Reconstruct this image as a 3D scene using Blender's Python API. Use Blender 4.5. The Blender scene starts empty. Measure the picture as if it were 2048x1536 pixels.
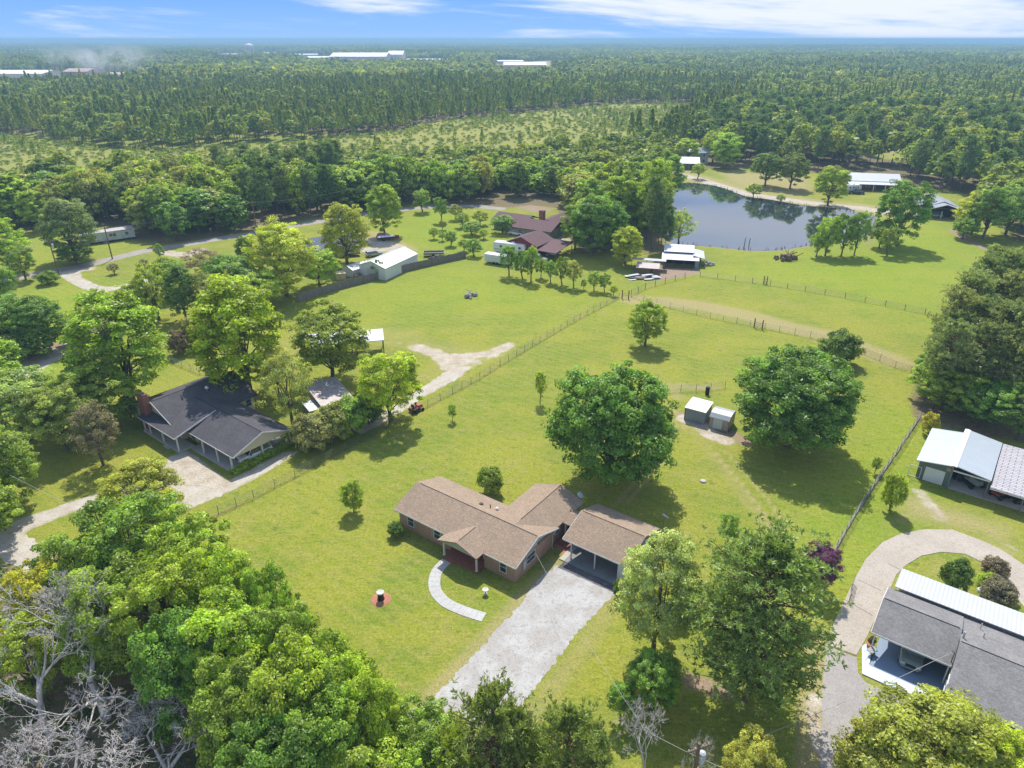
import bpy, bmesh, math, random
import numpy as np
from mathutils import Vector, Matrix
from mathutils.geometry import tessellate_polygon

# ---------------------------------------------------------------- camera, sky, sun, exposure
SC = bpy.context.scene
COL = SC.collection
CAM_H = 52.0                      # drone height (m)
FPX = 1402.0                      # focal length in pixels of the 2048 px wide photograph
PITCH = math.atan(690.0 / FPX)
SP, CP = math.sin(PITCH), math.cos(PITCH)
cam_d = bpy.data.cameras.new('camera')
cam_d.sensor_width = 36.0
cam_d.lens = FPX / 2048 * 36.0
cam_d.clip_start = 0.5
cam_d.clip_end = 90000
cam = bpy.data.objects.new('camera', cam_d)
COL.objects.link(cam)
cam.location = (0, 0, CAM_H)
cam.rotation_euler = (math.pi / 2 - PITCH, 0, 0)
SC.camera = cam

SUN_EL = math.radians(54)
world = bpy.data.worlds.new('World')
SC.world = world
world.use_nodes = True
wn = world.node_tree; wn.nodes.clear()

def build_world():
    N, L = wn.nodes, wn.links
    out = N.new('ShaderNodeOutputWorld')
    sky = N.new('ShaderNodeTexSky'); sky.sky_type = 'NISHITA'
    sky.sun_disc = False; sky.sun_elevation = SUN_EL; sky.sun_rotation = 0.0
    sky.air_density = 1.0; sky.dust_density = 0.6; sky.ozone_density = 1.0
    b1 = N.new('ShaderNodeBackground'); b1.inputs[1].default_value = 0.15
    L.new(sky.outputs[0], b1.inputs[0])
    # a clear blue lower sky crossed by thin cirrus
    tc = N.new('ShaderNodeTexCoord')
    sep = N.new('ShaderNodeSeparateXYZ'); L.new(tc.outputs['Generated'], sep.inputs[0])
    z = sep.outputs[2]
    ramp = N.new('ShaderNodeValToRGB'); L.new(z, ramp.inputs[0])
    e = ramp.color_ramp.elements
    e[0].position = 0.0; e[0].color = (0.36, 0.58, 0.95, 1)
    e[1].position = 0.3; e[1].color = (0.80, 0.86, 0.98, 1)
    m_ = e.new(0.006); m_.color = (0.28, 0.50, 0.95, 1)
    m_ = e.new(0.055); m_.color = (0.17, 0.40, 0.92, 1)
    m_ = e.new(0.17); m_.color = (0.33, 0.53, 0.98, 1)
    dv = N.new('ShaderNodeMath'); dv.operation = 'DIVIDE'; L.new(sep.outputs[0], dv.inputs[0]); L.new(sep.outputs[1], dv.inputs[1])
    cmb = N.new('ShaderNodeCombineXYZ')
    mx = N.new('ShaderNodeMath'); mx.operation = 'MULTIPLY'; mx.inputs[1].default_value = 2.2; L.new(dv.outputs[0], mx.inputs[0])
    mz = N.new('ShaderNodeMath'); mz.operation = 'MULTIPLY'; mz.inputs[1].default_value = 24.0; L.new(z, mz.inputs[0])
    tilt = N.new('ShaderNodeMath'); tilt.operation = 'MULTIPLY_ADD'; tilt.inputs[1].default_value = 0.35
    L.new(mx.outputs[0], tilt.inputs[0]); L.new(mz.outputs[0], tilt.inputs[2])
    L.new(mx.outputs[0], cmb.inputs[0]); L.new(tilt.outputs[0], cmb.inputs[1]); cmb.inputs[2].default_value = 3.7
    nz = N.new('ShaderNodeTexNoise'); nz.inputs['Scale'].default_value = 1.15; nz.inputs['Detail'].default_value = 6
    nz.inputs['Roughness'].default_value = 0.6; nz.inputs['Distortion'].default_value = 0.35
    L.new(cmb.outputs[0], nz.inputs['Vector'])
    # more cloud towards the right
    add = N.new('ShaderNodeMath'); add.operation = 'MULTIPLY_ADD'; add.inputs[1].default_value = 0.26
    L.new(dv.outputs[0], add.inputs[0]); L.new(nz.outputs[0], add.inputs[2])
    mr = N.new('ShaderNodeMapRange'); mr.interpolation_type = 'SMOOTHSTEP'
    mr.inputs[1].default_value = 0.44; mr.inputs[2].default_value = 0.66
    L.new(add.outputs[0], mr.inputs[0])
    k = N.new('ShaderNodeMath'); k.operation = 'MULTIPLY'; k.inputs[1].default_value = 0.95; L.new(mr.outputs[0], k.inputs[0])
    mixc = N.new('ShaderNodeMix'); mixc.data_type = 'RGBA'
    L.new(k.outputs[0], mixc.inputs[0]); L.new(ramp.outputs[0], mixc.inputs[6]); mixc.inputs[7].default_value = (0.80, 0.84, 1.0, 1)
    b2 = N.new('ShaderNodeBackground'); b2.inputs[1].default_value = SKYB
    L.new(mixc.outputs[2], b2.inputs[0])
    mf = N.new('ShaderNodeMapRange'); mf.interpolation_type = 'SMOOTHSTEP'
    mf.inputs[1].default_value = 0.30; mf.inputs[2].default_value = 0.75
    L.new(z, mf.inputs[0])
    ms = N.new('ShaderNodeMixShader'); L.new(mf.outputs[0], ms.inputs[0]); L.new(b2.outputs[0], ms.inputs[1]); L.new(b1.outputs[0], ms.inputs[2])
    L.new(ms.outputs[0], out.inputs[0])
SKYB = 0.60
build_world()

sun_d = bpy.data.lights.new('sun', 'SUN')
sun_d.energy = 3.35; sun_d.angle = math.radians(0.6); sun_d.color = (1.0, 0.955, 0.87)
sun = bpy.data.objects.new('sun', sun_d); COL.objects.link(sun)
sun.rotation_euler = (-(math.pi / 2 - SUN_EL), 0, math.radians(1.5))
sun.location = (0, 60, 120)

SC.view_settings.view_transform = 'Standard'
SC.view_settings.look = 'None'
SC.view_settings.gamma = 1.0
SC.view_settings.exposure = 0.96
SC.render.engine = 'CYCLES'
cy = SC.cycles
cy.max_bounces = 6; cy.diffuse_bounces = 3; cy.glossy_bounces = 2; cy.transmission_bounces = 3
cy.transparent_max_bounces = 6; cy.volume_bounces = 1
cy.caustics_reflective = False; cy.caustics_refractive = False
SC.render.resolution_x = 1024; SC.render.resolution_y = 768

# ---------------------------------------------------------------- survey helpers: photo pixel -> point of the place
def G(px, py, z=0.0):
    u = (px - 1024) / FPX; v = (768 - py) / FPX
    dx, dy, dz = u, CP + v * SP, -SP + v * CP
    t = (z - CAM_H) / dz
    return (dx * t, dy * t)
def HT(Y, py):
    v = (768 - py) / FPX
    return CAM_H - Y * (SP - v * CP) / (CP + v * SP)
def DEPTH(Y, z=0.0):
    return Y * CP + (CAM_H - z) * SP
def PIX(X, Y, z=0.0):
    D = CAM_H - z
    zc = Y * CP + D * SP; up = Y * SP - D * CP
    return 1024 + FPX * X / zc, 768 - FPX * up / zc

# ---------------------------------------------------------------- object helpers
def tag(o, label=None, cat=None, group=None, kind=None):
    if label: o['label'] = label
    if cat: o['category'] = cat
    if group: o['group'] = group
    if kind: o['kind'] = kind
    return o
def empty(name, loc, rz=0.0, label=None, cat=None, group=None):
    o = bpy.data.objects.new(name, None); COL.objects.link(o)
    o.location = (loc[0], loc[1], loc[2] if len(loc) > 2 else 0.0); o.rotation_euler = (0, 0, rz)
    o.empty_display_size = 0.3
    return tag(o, label, cat, group)
def link(name, me, parent=None, mat=None):
    o = bpy.data.objects.new(name, me); COL.objects.link(o)
    if mat is not None and len(me.materials) == 0: me.materials.append(mat)
    if parent is not None: o.parent = parent
    return o
def np_mesh(name, V, F, smooth=False):
    """V (n,3), F (m,k) with constant k"""
    V = np.asarray(V, dtype=np.float32); F = np.asarray(F, dtype=np.int32)
    me = bpy.data.meshes.new(name)
    k = F.shape[1]
    me.vertices.add(len(V)); me.vertices.foreach_set('co', V.ravel())
    me.loops.add(F.size); me.loops.foreach_set('vertex_index', F.ravel())
    me.polygons.add(len(F))
    me.polygons.foreach_set('loop_start', np.arange(len(F), dtype=np.int32) * k)
    me.polygons.foreach_set('loop_total', np.full(len(F), k, dtype=np.int32))
    if smooth: me.polygons.foreach_set('use_smooth', np.ones(len(F), dtype=bool))
    me.update(calc_edges=True)
    return me
def copy_tree(o, parent=None):
    c = o.copy(); COL.objects.link(c)
    if parent is not None: c.parent = parent
    for ch in o.children: copy_tree(ch, c)
    return c

class MB:
    """collects simple solids, links them as ONE mesh object"""
    def __init__(s): s.v = []; s.f = []; s.mi = []; s.m = 0
    def add(s, vs, fs):
        b = len(s.v); s.v.extend(vs)
        for f in fs: s.f.append(tuple(b + i for i in f)); s.mi.append(s.m)
        return s
    def box(s, x0, y0, z0, x1, y1, z1):
        return s.add([(x0,y0,z0),(x1,y0,z0),(x1,y1,z0),(x0,y1,z0),(x0,y0,z1),(x1,y0,z1),(x1,y1,z1),(x0,y1,z1)],
                     [(0,3,2,1),(4,5,6,7),(0,1,5,4),(1,2,6,5),(2,3,7,6),(3,0,4,7)])
    def cbox(s, cx, cy, z0, w, d, h): return s.box(cx-w/2, cy-d/2, z0, cx+w/2, cy+d/2, z0+h)
    def prof(s, pts, c0, c1, axis='x'):
        """profile of (a,z) points run along an axis"""
        n = len(pts)
        if axis == 'x': P = [(c0, a, z) for a, z in pts] + [(c1, a, z) for a, z in pts]
        else: P = [(a, c0, z) for a, z in pts] + [(a, c1, z) for a, z in pts]
        F = [tuple(range(n))[::-1], tuple(range(n, 2*n))] + [(i, (i+1) % n, n+(i+1) % n, n+i) for i in range(n)]
        if axis == 'y': F = [f[::-1] for f in F]
        return s.add(P, F)
    def tube(s, p0, p1, r0, r1=None, n=8, caps=True):
        r1 = r0 if r1 is None else r1
        p0 = Vector(p0); p1 = Vector(p1); d = p1 - p0
        if d.length < 1e-6: return s
        d.normalize(); a = d.orthogonal().normalized(); b = d.cross(a)
        P = []
        for p, r in ((p0, r0), (p1, r1)):
            for i in range(n):
                t = 2*math.pi*i/n; q = p + (a*math.cos(t) + b*math.sin(t))*r; P.append(tuple(q))
        F = [(i, (i+1) % n, n+(i+1) % n, n+i) for i in range(n)]
        if caps: F += [tuple(range(n))[::-1], tuple(range(n, 2*n))]
        return s.add(P, F)
    def path(s, pts, r, n=6):
        for a, b in zip(pts, pts[1:]): s.tube(a, b, r, r, n)
        return s
    def lathe(s, prof, cx=0, cy=0, n=16):
        P = []; k = len(prof)
        for r, z in prof:
            for i in range(n):
                t = 2*math.pi*i/n; P.append((cx + r*math.cos(t), cy + r*math.sin(t), z))
        F = [(j*n+i, j*n+(i+1) % n, (j+1)*n+(i+1) % n, (j+1)*n+i) for j in range(k-1) for i in range(n)]
        F += [tuple(range(n))[::-1], tuple(range((k-1)*n, k*n))]
        return s.add(P, F)
    def hull(s, bot, top):
        """bottom and top rings of equal count"""
        n = len(bot)
        return s.add(list(bot) + list(top), [tuple(range(n))[::-1], tuple(range(n, 2*n))] + [(i, (i+1) % n, n+(i+1) % n, n+i) for i in range(n)])
    def build(s, name, mat, parent=None, bevel=0.0, smooth=False):
        me = bpy.data.meshes.new(name); me.from_pydata(s.v, [], s.f)
        for m in (mat if isinstance(mat, (list, tuple)) else [mat]): me.materials.append(m)
        if isinstance(mat, (list, tuple)): me.polygons.foreach_set('material_index', s.mi)
        if smooth: me.polygons.foreach_set('use_smooth', [True]*len(me.polygons))
        me.update()
        o = bpy.data.objects.new(name, me); COL.objects.link(o)
        if parent is not None: o.parent = parent
        if bevel > 0:
            b = o.modifiers.new('bevel', 'BEVEL'); b.width = bevel; b.segments = 2; b.limit_method = 'ANGLE'
        return o
def parts(name, mat, parent, *fns):
    for fn in fns: part(name, mat, parent, fn)
def part(name, mat, parent, fn, bevel=0.0, smooth=False):
    mb = MB(); fn(mb); return mb.build(name, mat, parent, bevel, smooth)

# ---------------------------------------------------------------- materials
def new_mat(name):
    m = bpy.data.materials.new(name); m.use_nodes = True
    nt = m.node_tree; nt.nodes.clear()
    out = nt.nodes.new('ShaderNodeOutputMaterial'); return m, nt, out
def principled(nt, out, rough=0.8, metal=0.0, spec=0.3):
    p = nt.nodes.new('ShaderNodeBsdfPrincipled'); p.inputs['Roughness'].default_value = rough
    p.inputs['Metallic'].default_value = metal; p.inputs['Specular IOR Level'].default_value = spec
    nt.links.new(p.outputs[0], out.inputs[0]); return p
def noise(nt, vec, scale, detail=3, rough=0.55, dist=0.0):
    n = nt.nodes.new('ShaderNodeTexNoise'); n.inputs['Scale'].default_value = scale; n.inputs['Detail'].default_value = detail
    n.inputs['Roughness'].default_value = rough; n.inputs['Distortion'].default_value = dist
    nt.links.new(vec, n.inputs['Vector']); return n.outputs[0]
def mrange(nt, v, a, b, c=0.0, d=1.0, smooth=False):
    n = nt.nodes.new('ShaderNodeMapRange'); nt.links.new(v, n.inputs[0])
    if smooth: n.interpolation_type = 'SMOOTHSTEP'
    for i, x in enumerate((a, b, c, d)): n.inputs[i+1].default_value = x
    return n.outputs[0]
def mixc(nt, f, a, b, mode='MIX'):
    n = nt.nodes.new('ShaderNodeMix'); n.data_type = 'RGBA'; n.blend_type = mode
    for s, val in ((n.inputs[0], f), (n.inputs[6], a), (n.inputs[7], b)):
        if isinstance(val, (int, float)): s.default_value = val
        elif isinstance(val, tuple): s.default_value = val if len(val) == 4 else val + (1,)
        else: nt.links.new(val, s)
    return n.outputs[2]
def math2(nt, op, a, b=0.0):
    n = nt.nodes.new('ShaderNodeMath'); n.operation = op
    for s, val in ((n.inputs[0], a), (n.inputs[1], b)):
        if isinstance(val, (int, float)): s.default_value = val
        else: nt.links.new(val, s)
    return n.outputs[0]
def coord(nt, kind='Object'):
    return nt.nodes.new('ShaderNodeTexCoord').outputs[kind]
def bump(nt, p, h, strength=0.3, dist=0.05):
    b = nt.nodes.new('ShaderNodeBump'); b.inputs['Strength'].default_value = strength; b.inputs['Distance'].default_value = dist
    nt.links.new(h, b.inputs['Height']); nt.links.new(b.outputs[0], p.inputs['Normal'])

def mat_plain(name, col, rough=0.7, metal=0.0, var=0.15, scale=2.0, spec=0.3, dirt=None):
    """painted / raw surface with soft blotches and fine grain"""
    m, nt, out = new_mat(name); p = principled(nt, out, rough, metal, spec); c = coord(nt)
    n1 = noise(nt, c, scale, 4); n2 = noise(nt, c, scale*14, 2)
    f = mrange(nt, math2(nt, 'ADD', math2(nt, 'MULTIPLY', n1, .65), math2(nt, 'MULTIPLY', n2, .35)), .3, .7, 1-var, 1+var)
    b = nt.nodes.new('ShaderNodeVectorMath'); b.operation = 'SCALE'
    b.inputs[0].default_value = col; nt.links.new(f, b.inputs['Scale'])
    cc = b.outputs[0]
    if dirt:
        cc = mixc(nt, mrange(nt, noise(nt, c, scale*1.7, 5, .65), .52, .72, 0, .75, True), cc, dirt)
    nt.links.new(cc, p.inputs['Base Color']); return m
def mat_shingle(name, c1, c2, streak):
    m, nt, out = new_mat(name); p = principled(nt, out, 0.92, 0, 0.15); c = coord(nt)
    br = nt.nodes.new('ShaderNodeTexBrick'); nt.links.new(c, br.inputs['Vector'])
    br.inputs['Scale'].default_value = 1.0; br.inputs['Brick Width'].default_value = 0.30; br.inputs['Row Height'].default_value = 0.14
    br.inputs['Mortar Size'].default_value = 0.012; br.inputs['Color1'].default_value = c1 + (1,); br.inputs['Color2'].default_value = c2 + (1,)
    br.inputs['Mortar'].default_value = tuple(x*.6 for x in c1) + (1,); br.inputs['Bias'].default_value = 0.0
    n1 = noise(nt, c, 0.55, 5, .6); n2 = noise(nt, c, 5.0, 3); n3 = noise(nt, c, 30.0, 1)
    col = mixc(nt, mrange(nt, n1, .42, .68, 0, .55, True), br.outputs[0], streak)
    col = mixc(nt, 1.0, col, mixc(nt, mrange(nt, math2(nt, 'ADD', n2, n3), .7, 1.3), (.72, .72, .72), (1.22, 1.22, 1.22)), 'MULTIPLY')
    nt.links.new(col, p.inputs['Base Color']); bump(nt, p, br.outputs[1], .4, .01); return m
def mat_brick(name, c1, c2, mortar):
    m, nt, out = new_mat(name); p = principled(nt, out, 0.9, 0, 0.2); c = coord(nt)
    sep = nt.nodes.new('ShaderNodeSeparateXYZ'); nt.links.new(c, sep.inputs[0])
    cb = nt.nodes.new('ShaderNodeCombineXYZ'); nt.links.new(math2(nt, 'ADD', sep.outputs[0], sep.outputs[1]), cb.inputs[0]); nt.links.new(sep.outputs[2], cb.inputs[1])
    br = nt.nodes.new('ShaderNodeTexBrick'); nt.links.new(cb.outputs[0], br.inputs['Vector'])
    br.inputs['Scale'].default_value = 1.0; br.inputs['Brick Width'].default_value = 0.22; br.inputs['Row Height'].default_value = 0.075
    br.inputs['Mortar Size'].default_value = 0.010
    br.inputs['Color1'].default_value = c1 + (1,); br.inputs['Color2'].default_value = c2 + (1,); br.inputs['Mortar'].default_value = mortar + (1,)
    col = mixc(nt, mrange(nt, noise(nt, c, 1.2, 4), .4, .7, 0, .35), br.outputs[0], tuple(x*.7 for x in c1))
    col = mixc(nt, mrange(nt, noise(nt, c, 9.0, 2), .45, .65, 0, .4), col, c2)
    nt.links.new(col, p.inputs['Base Color']); return m
def mat_metal(name, col, period=0.3, axis='x', rough=0.42, rust=0.0, rustcol=(.32, .17, .10), metal=0.35):
    """ribbed sheet metal, ribs run across the given axis"""
    m, nt, out = new_mat(name); p = principled(nt, out, rough, metal, 0.5); c = coord(nt)
    w = nt.nodes.new('ShaderNodeTexWave'); w.wave_type = 'BANDS'; w.bands_direction = axis.upper()
    w.inputs['Scale'].default_value = 0.314/period; w.inputs['Distortion'].default_value = 0; nt.links.new(c, w.inputs[0])
    rib = mrange(nt, w.outputs[1], .55, .95)
    base = mixc(nt, mrange(nt, rib, 0, 1, 0, .28), col, tuple(x*.55 for x in col))
    base = mixc(nt, mrange(nt, noise(nt, c, .7, 5, .6), .4, .7, 0, .3), base, tuple(x*.75 for x in col))
    if rust > 0:
        base = mixc(nt, mrange(nt, noise(nt, c, 1.6, 6, .7), .62-rust*.3, .72-rust*.2, 0, .85, True), base, rustcol)
    nt.links.new(base, p.inputs['Base Color']); bump(nt, p, w.outputs[1], .6, .03); return m
def mat_wood(name, col, rough=0.85):
    m, nt, out = new_mat(name); p = principled(nt, out, rough, 0, 0.2); c = coord(nt)
    mp = nt.nodes.new('ShaderNodeMapping'); nt.links.new(c, mp.inputs[0]); mp.inputs['Scale'].default_value = (7, 7, .6)
    f = noise(nt, mp.outputs[0], 1.3, 4, .6)
    cc = mixc(nt, mrange(nt, f, .3, .7), tuple(x*.55 for x in col), tuple(min(1, x*1.35) for x in col))
    nt.links.new(cc, p.inputs['Base Color']); return m
def mat_glass(name='window_glass', col=(.03, .04, .05)):
    m, nt, out = new_mat(name); p = principled(nt, out, 0.08, 0, 0.8); c = coord(nt)
    nt.links.new(mixc(nt, mrange(nt, noise(nt, c, .8, 2), .4, .6), col, tuple(x*1.9 for x in col)), p.inputs['Base Color']); return m

M = {}
M['shingle_tan'] = mat_shingle('tan_shingle', (.335, .250, .180), (.275, .200, .138), (.22, .175, .13))
M['shingle_dark'] = mat_shingle('charcoal_shingle', (.088, .083, .09), (.074, .070, .076), (.105, .098, .102))
M['shingle_grey'] = mat_shingle('grey_shingle', (.215, .205, .20), (.175, .168, .165), (.24, .23, .225))
M['shingle_maroon'] = mat_shingle('maroon_shingle', (.17, .10, .105), (.14, .085, .09), (.13, .10, .095))
M['shingle_blue'] = mat_shingle('blue_grey_shingle', (.13, .15, .20), (.11, .13, .17), (.15, .17, .21))
M['shingle_brown'] = mat_shingle('brown_shingle', (.17, .115, .095), (.14, .095, .08), (.19, .14, .12))
M['brick'] = mat_brick('tan_brick', (.36, .185, .125), (.42, .26, .18), (.36, .31, .26))
M['brick_red'] = mat_brick('red_brick', (.26, .085, .055), (.31, .12, .08), (.27, .20, .16))
M['brick_red_floor'] = mat_plain('red_brick_paving', (.27, .10, .07), var=.25, scale=3)
M['siding'] = mat_plain('cream_siding', (.52, .46, .33), .7, var=.06)
M['white'] = mat_plain('white_trim', (.60, .60, .58), .5, var=.06)
M['white_panel'] = mat_metal('white_wall_sheet', (.62, .66, .70), .25, 'x', .5, metal=0.1)
M['white_panel_y'] = mat_metal('white_wall_sheet_side', (.62, .66, .70), .25, 'y', .5, metal=0.1)
M['roof_white'] = mat_metal('white_roof_sheet', (.46, .47, .50), .36, 'x', .45, metal=0.1)
M['roof_white_y'] = mat_metal('white_roof_sheet_across', (.48, .49, .52), .36, 'y', .45, metal=0.1)
M['galv_y'] = mat_metal('galvanised_sheet', (.38, .42, .45), .6, 'y', .5, metal=0.2)
M['galv'] = mat_metal('galvanised_roof', (.31, .33, .36), .3, 'x', .5, rust=.15, metal=0.2)
M['galv_rust'] = mat_metal('worn_galvanised_roof', (.33, .32, .33), .3, 'x', .55, rust=.6, rustcol=(.30, .20, .16), metal=0.15)
def mat_slats():
    m, nt, out = new_mat('slatted_worn_roof'); q = principled(nt, out, .6, .1, .4); c = coord(nt)
    br = nt.nodes.new('ShaderNodeTexBrick'); nt.links.new(c, br.inputs['Vector']); br.inputs['Scale'].default_value = 1; br.inputs['Brick Width'].default_value = 1.3; br.inputs['Row Height'].default_value = .42
    br.inputs['Mortar Size'].default_value = .06; br.inputs['Color1'].default_value = (.42, .41, .42, 1); br.inputs['Color2'].default_value = (.36, .35, .37, 1); br.inputs['Mortar'].default_value = (.16, .13, .14, 1)
    nt.links.new(mixc(nt, mrange(nt, noise(nt, c, .6, 5, .6), .5, .7, 0, .5, True), br.outputs[0], (.30, .27, .27)), q.inputs['Base Color']); return m
M['slats'] = mat_slats()
M['steel_wall'] = mat_metal('grey_steel_wall', (.20, .23, .26), .3, 'x', .55, metal=0.1)
M['steel_green'] = mat_metal('green_grey_wall', (.115, .15, .145), .3, 'x', .6, metal=0.1)
M['red_wall'] = mat_plain('dark_red_wall', (.20, .035, .04), .7, var=.15)
M['wall_grey'] = mat_plain('weathered_grey_wall', (.24, .24, .23), .8, var=.25, scale=1.2, dirt=(.14, .12, .10))
M['wall_tan'] = mat_plain('tan_wall', (.34, .27, .19), .8, var=.15)
M['wood_grey'] = mat_wood('weathered_wood', (.20, .18, .16))
M['wood_brown'] = mat_wood('brown_wood', (.16, .11, .075))
M['plywood'] = mat_wood('pale_plywood', (.52, .42, .26))
M['dark'] = mat_plain('bay_shade_and_skirt', (.025, .024, .024), .9, var=.3)  # near-black: painted shade inside open bays, also the mobile home skirt
M['door_brown'] = mat_wood('brown_door_wood', (.09, .055, .035))
M['glass'] = mat_glass()
M['concrete'] = mat_plain('concrete', (.40, .375, .33), .9, var=.14, scale=.8, dirt=(.30, .27, .23))
M['slab_grey'] = mat_plain('grey_slab', (.20, .20, .195), .85, var=.18, scale=.8)
M['slab_blue'] = mat_plain('blue_grey_painted_slab', (.19, .25, .34), .45, var=.1, scale=.6, spec=.5)
M['slab_pale'] = mat_plain('pale_blue_border', (.50, .56, .62), .6, var=.06)
M['black'] = mat_plain('black_plastic', (.02, .02, .02), .5, var=.2)
M['rubber'] = mat_plain('tyre_rubber', (.018, .018, .018), .85, var=.2)
M['chrome'] = mat_plain('bright_metal', (.55, .56, .57), .3, .8, var=.05)
M['car_white'] = mat_plain('white_car_paint', (.66, .69, .72), .25, var=.03, spec=.6)
M['car_silver'] = mat_plain('silver_car_paint', (.36, .38, .37), .25, .3, var=.04, spec=.6)
M['car_green'] = mat_plain('grey_green_car_paint', (.26, .30, .28), .25, var=.05, spec=.6)
M['car_black'] = mat_plain('black_car_paint', (.02, .022, .025), .25, var=.05, spec=.6)
M['car_red'] = mat_plain('red_machine_paint', (.33, .06, .03), .4, var=.15, spec=.5)
M['lamp_glass'] = mat_plain('lamp_lens', (.6, .6, .58), .15, var=.05, spec=.8)
M['galv_post'] = mat_plain('galvanised_post', (.20, .20, .19), .5, .4, var=.1)
M['tank_dark'] = mat_plain('dark_barrel', (.035, .022, .018), .6, var=.3)
M['stone'] = mat_plain('rubble_stone', (.30, .27, .25), .9, var=.35, scale=3)
M['terracotta'] = mat_plain('red_mulch', (.34, .15, .09), .95, var=.3, scale=6)
M['wire'] = mat_plain('fence_wire', (.13, .13, .12), .5, .3, var=.1)
M['cable'] = mat_plain('overhead_cable', (.30, .30, .30), .6, var=.1)
M['blue_tarp'] = mat_plain('blue_plastic', (.10, .16, .36), .5, var=.1)
# ---------------------------------------------------------------- ground sheet with painted-in soils
def GP(pts): return np.array([G(x, y) for x, y in pts])
def d_line(P, pts):
    pts = np.asarray(pts); best = np.full(len(P), 1e9)
    for a, b in zip(pts[:-1], pts[1:]):
        ab = b - a; L2 = max((ab**2).sum(), 1e-9)
        t = np.clip(((P - a) @ ab) / L2, 0, 1)
        q = P - a - t[:, None] * ab
        best = np.minimum(best, np.sqrt((q**2).sum(1)))
    return best
def in_poly(P, poly):
    poly = np.asarray(poly); x, y = P[:, 0], P[:, 1]; c = np.zeros(len(P), bool)
    n = len(poly); j = n - 1
    for i in range(n):
        xi, yi = poly[i]; xj, yj = poly[j]
        m = ((yi > y) != (yj > y)) & (x < (xj - xi) * (y - yi) / (yj - yi + 1e-12) + xi)
        c ^= m; j = i
    return c
def poly_mask(P, poly, soft):
    """1 inside, falling to 0 over `soft` metres outside"""
    poly = np.asarray(poly); ins = in_poly(P, poly)
    d = d_line(P, np.vstack([poly, poly[:1]]))
    return np.where(ins, np.clip(.5 + d/soft*.5, 0, 1), np.clip(.5 - d/soft*.5, 0, 1))
def line_mask(P, pts, half, soft):
    return np.clip(1 - (d_line(P, pts) - half) / soft, 0, 1)

PX = {}   # outlines read off the photograph
PX['pond'] = [(1325,385),(1345,368),(1385,366),(1440,374),(1490,392),(1545,400),(1600,410),(1680,418),(1742,430),(1752,446),(1738,470),(1690,482),(1610,492),(1560,500),(1500,501),(1430,494),(1380,490),(1340,484),(1318,465),(1312,420)]
PX['gravel'] = [(868,1392),(930,1330),(985,1270),(1041,1209),(1066,1176),(1090,1145),(1122,1128),(1232,1186),(1215,1200),(1150,1272),(1095,1345),(1045,1408),(1010,1460),(980,1540),(900,1640),(760,1640),(700,1560),(640,1480),(610,1430),(690,1412),(790,1440)]
PX['left_drive'] = [(592,906),(545,937),(500,962),(440,992),(395,1010),(350,1028),(300,1032),(230,1010),(150,1022),(70,1055),(-60,1135),(-160,1110),(0,1050),(90,1022),(140,1005),(200,985),(262,968),(330,935),(335,915),(374,900),(455,962),(500,940),(560,910)]
PX['carpark'] = [(345,912),(372,903),(452,962),(420,985),(352,955)]
PX['upper_drive'] = [(700,856),(745,838),(775,818),(815,792),(850,772),(885,748),(912,733),(942,733),(922,754),(880,776),(838,798),(800,826),(765,848),(720,868)]
PX['road_left'] = [(-140,622),(0,566),(60,550),(120,540),(170,531),(220,519),(300,500),(370,489),(440,477),(500,468),(560,456),(640,443),(700,432),(760,425),(840,416),(930,412),(1010,418)]
PX['loop_left'] = [(128,543),(152,560),(180,574),(210,579),(245,574),(280,566),(300,560)]
PX['pond_road'] = [(1330,340),(1350,347),(1395,358),(1440,372),(1490,388),(1540,395),(1600,403),(1660,411),(1720,416),(1780,425),(1850,430)]
PX['barn_lane'] = [(1780,425),(1830,428),(1858,432)]
PX['conc_out'] = [(1653,1290),(1668,1243),(1690,1200),(1708,1160),(1732,1118),(1765,1085),(1800,1068),(1850,1059),(1905,1060),(1955,1078),(2000,1098),(2048,1130),(2110,1180),(2150,1240),(2120,1330),(2060,1290),(2070,1250),(2048,1215),(2022,1180),(1990,1150),(1962,1124),(1930,1108),(1882,1104),(1842,1112),(1812,1130),(1792,1150),(1775,1190),(1752,1235),(1733,1275),(1712,1312)]
PX['asphalt'] = [(1652,1293),(1712,1314),(1716,1345),(1730,1364),(1790,1392),(1870,1426),(1860,1480),(1760,1500),(1710,1560),(1700,1680),(1630,1700),(1640,1560),(1643,1450),(1646,1360)]
PX['walk'] = [(893,1122),(876,1140),(869,1160),(872,1183),(890,1204),(915,1217),(942,1227),(968,1235)]
PX['wood_sw'] = [(-400,1300),(-200,1150),(60,1130),(230,1075),(360,1065),(430,1130),(560,1250),(650,1330),(760,1430),(840,1460),(860,1700),(600,2300),(-600,2300)]
PX['grove'] = [(1838,838),(1830,800),(1846,758),(1890,700),(1940,638),(1995,580),(2080,530),(2300,560),(2500,900),(2250,960),(2040,880),(1930,862),(1880,850)]
PX['belt'] = [(-300,460),(0,470),(70,458),(170,452),(262,452),(275,478),(330,486),(440,473),(500,458),(560,446),(640,434),(760,418),(850,404),(930,414),(1000,416),(1060,408),(1120,415),(1140,460),(1170,505),(1250,500),(1320,505),(1322,470),(1300,420),(1316,380),(1340,350),(1355,330),(1345,300),(1300,300),(1200,312),(1100,322),(900,340),(700,352),(500,362),(300,372),(200,385),(120,402),(0,425),(-300,440)]
PX['east_wood'] = [(1355,330),(1460,340),(1510,330),(1620,345),(1690,342),(1790,352),(1830,372),(1900,380),(1960,392),(1990,430),(2040,480),(2300,560),(2700,420),(2400,230),(1900,200),(1500,215),(1420,262)]

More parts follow.
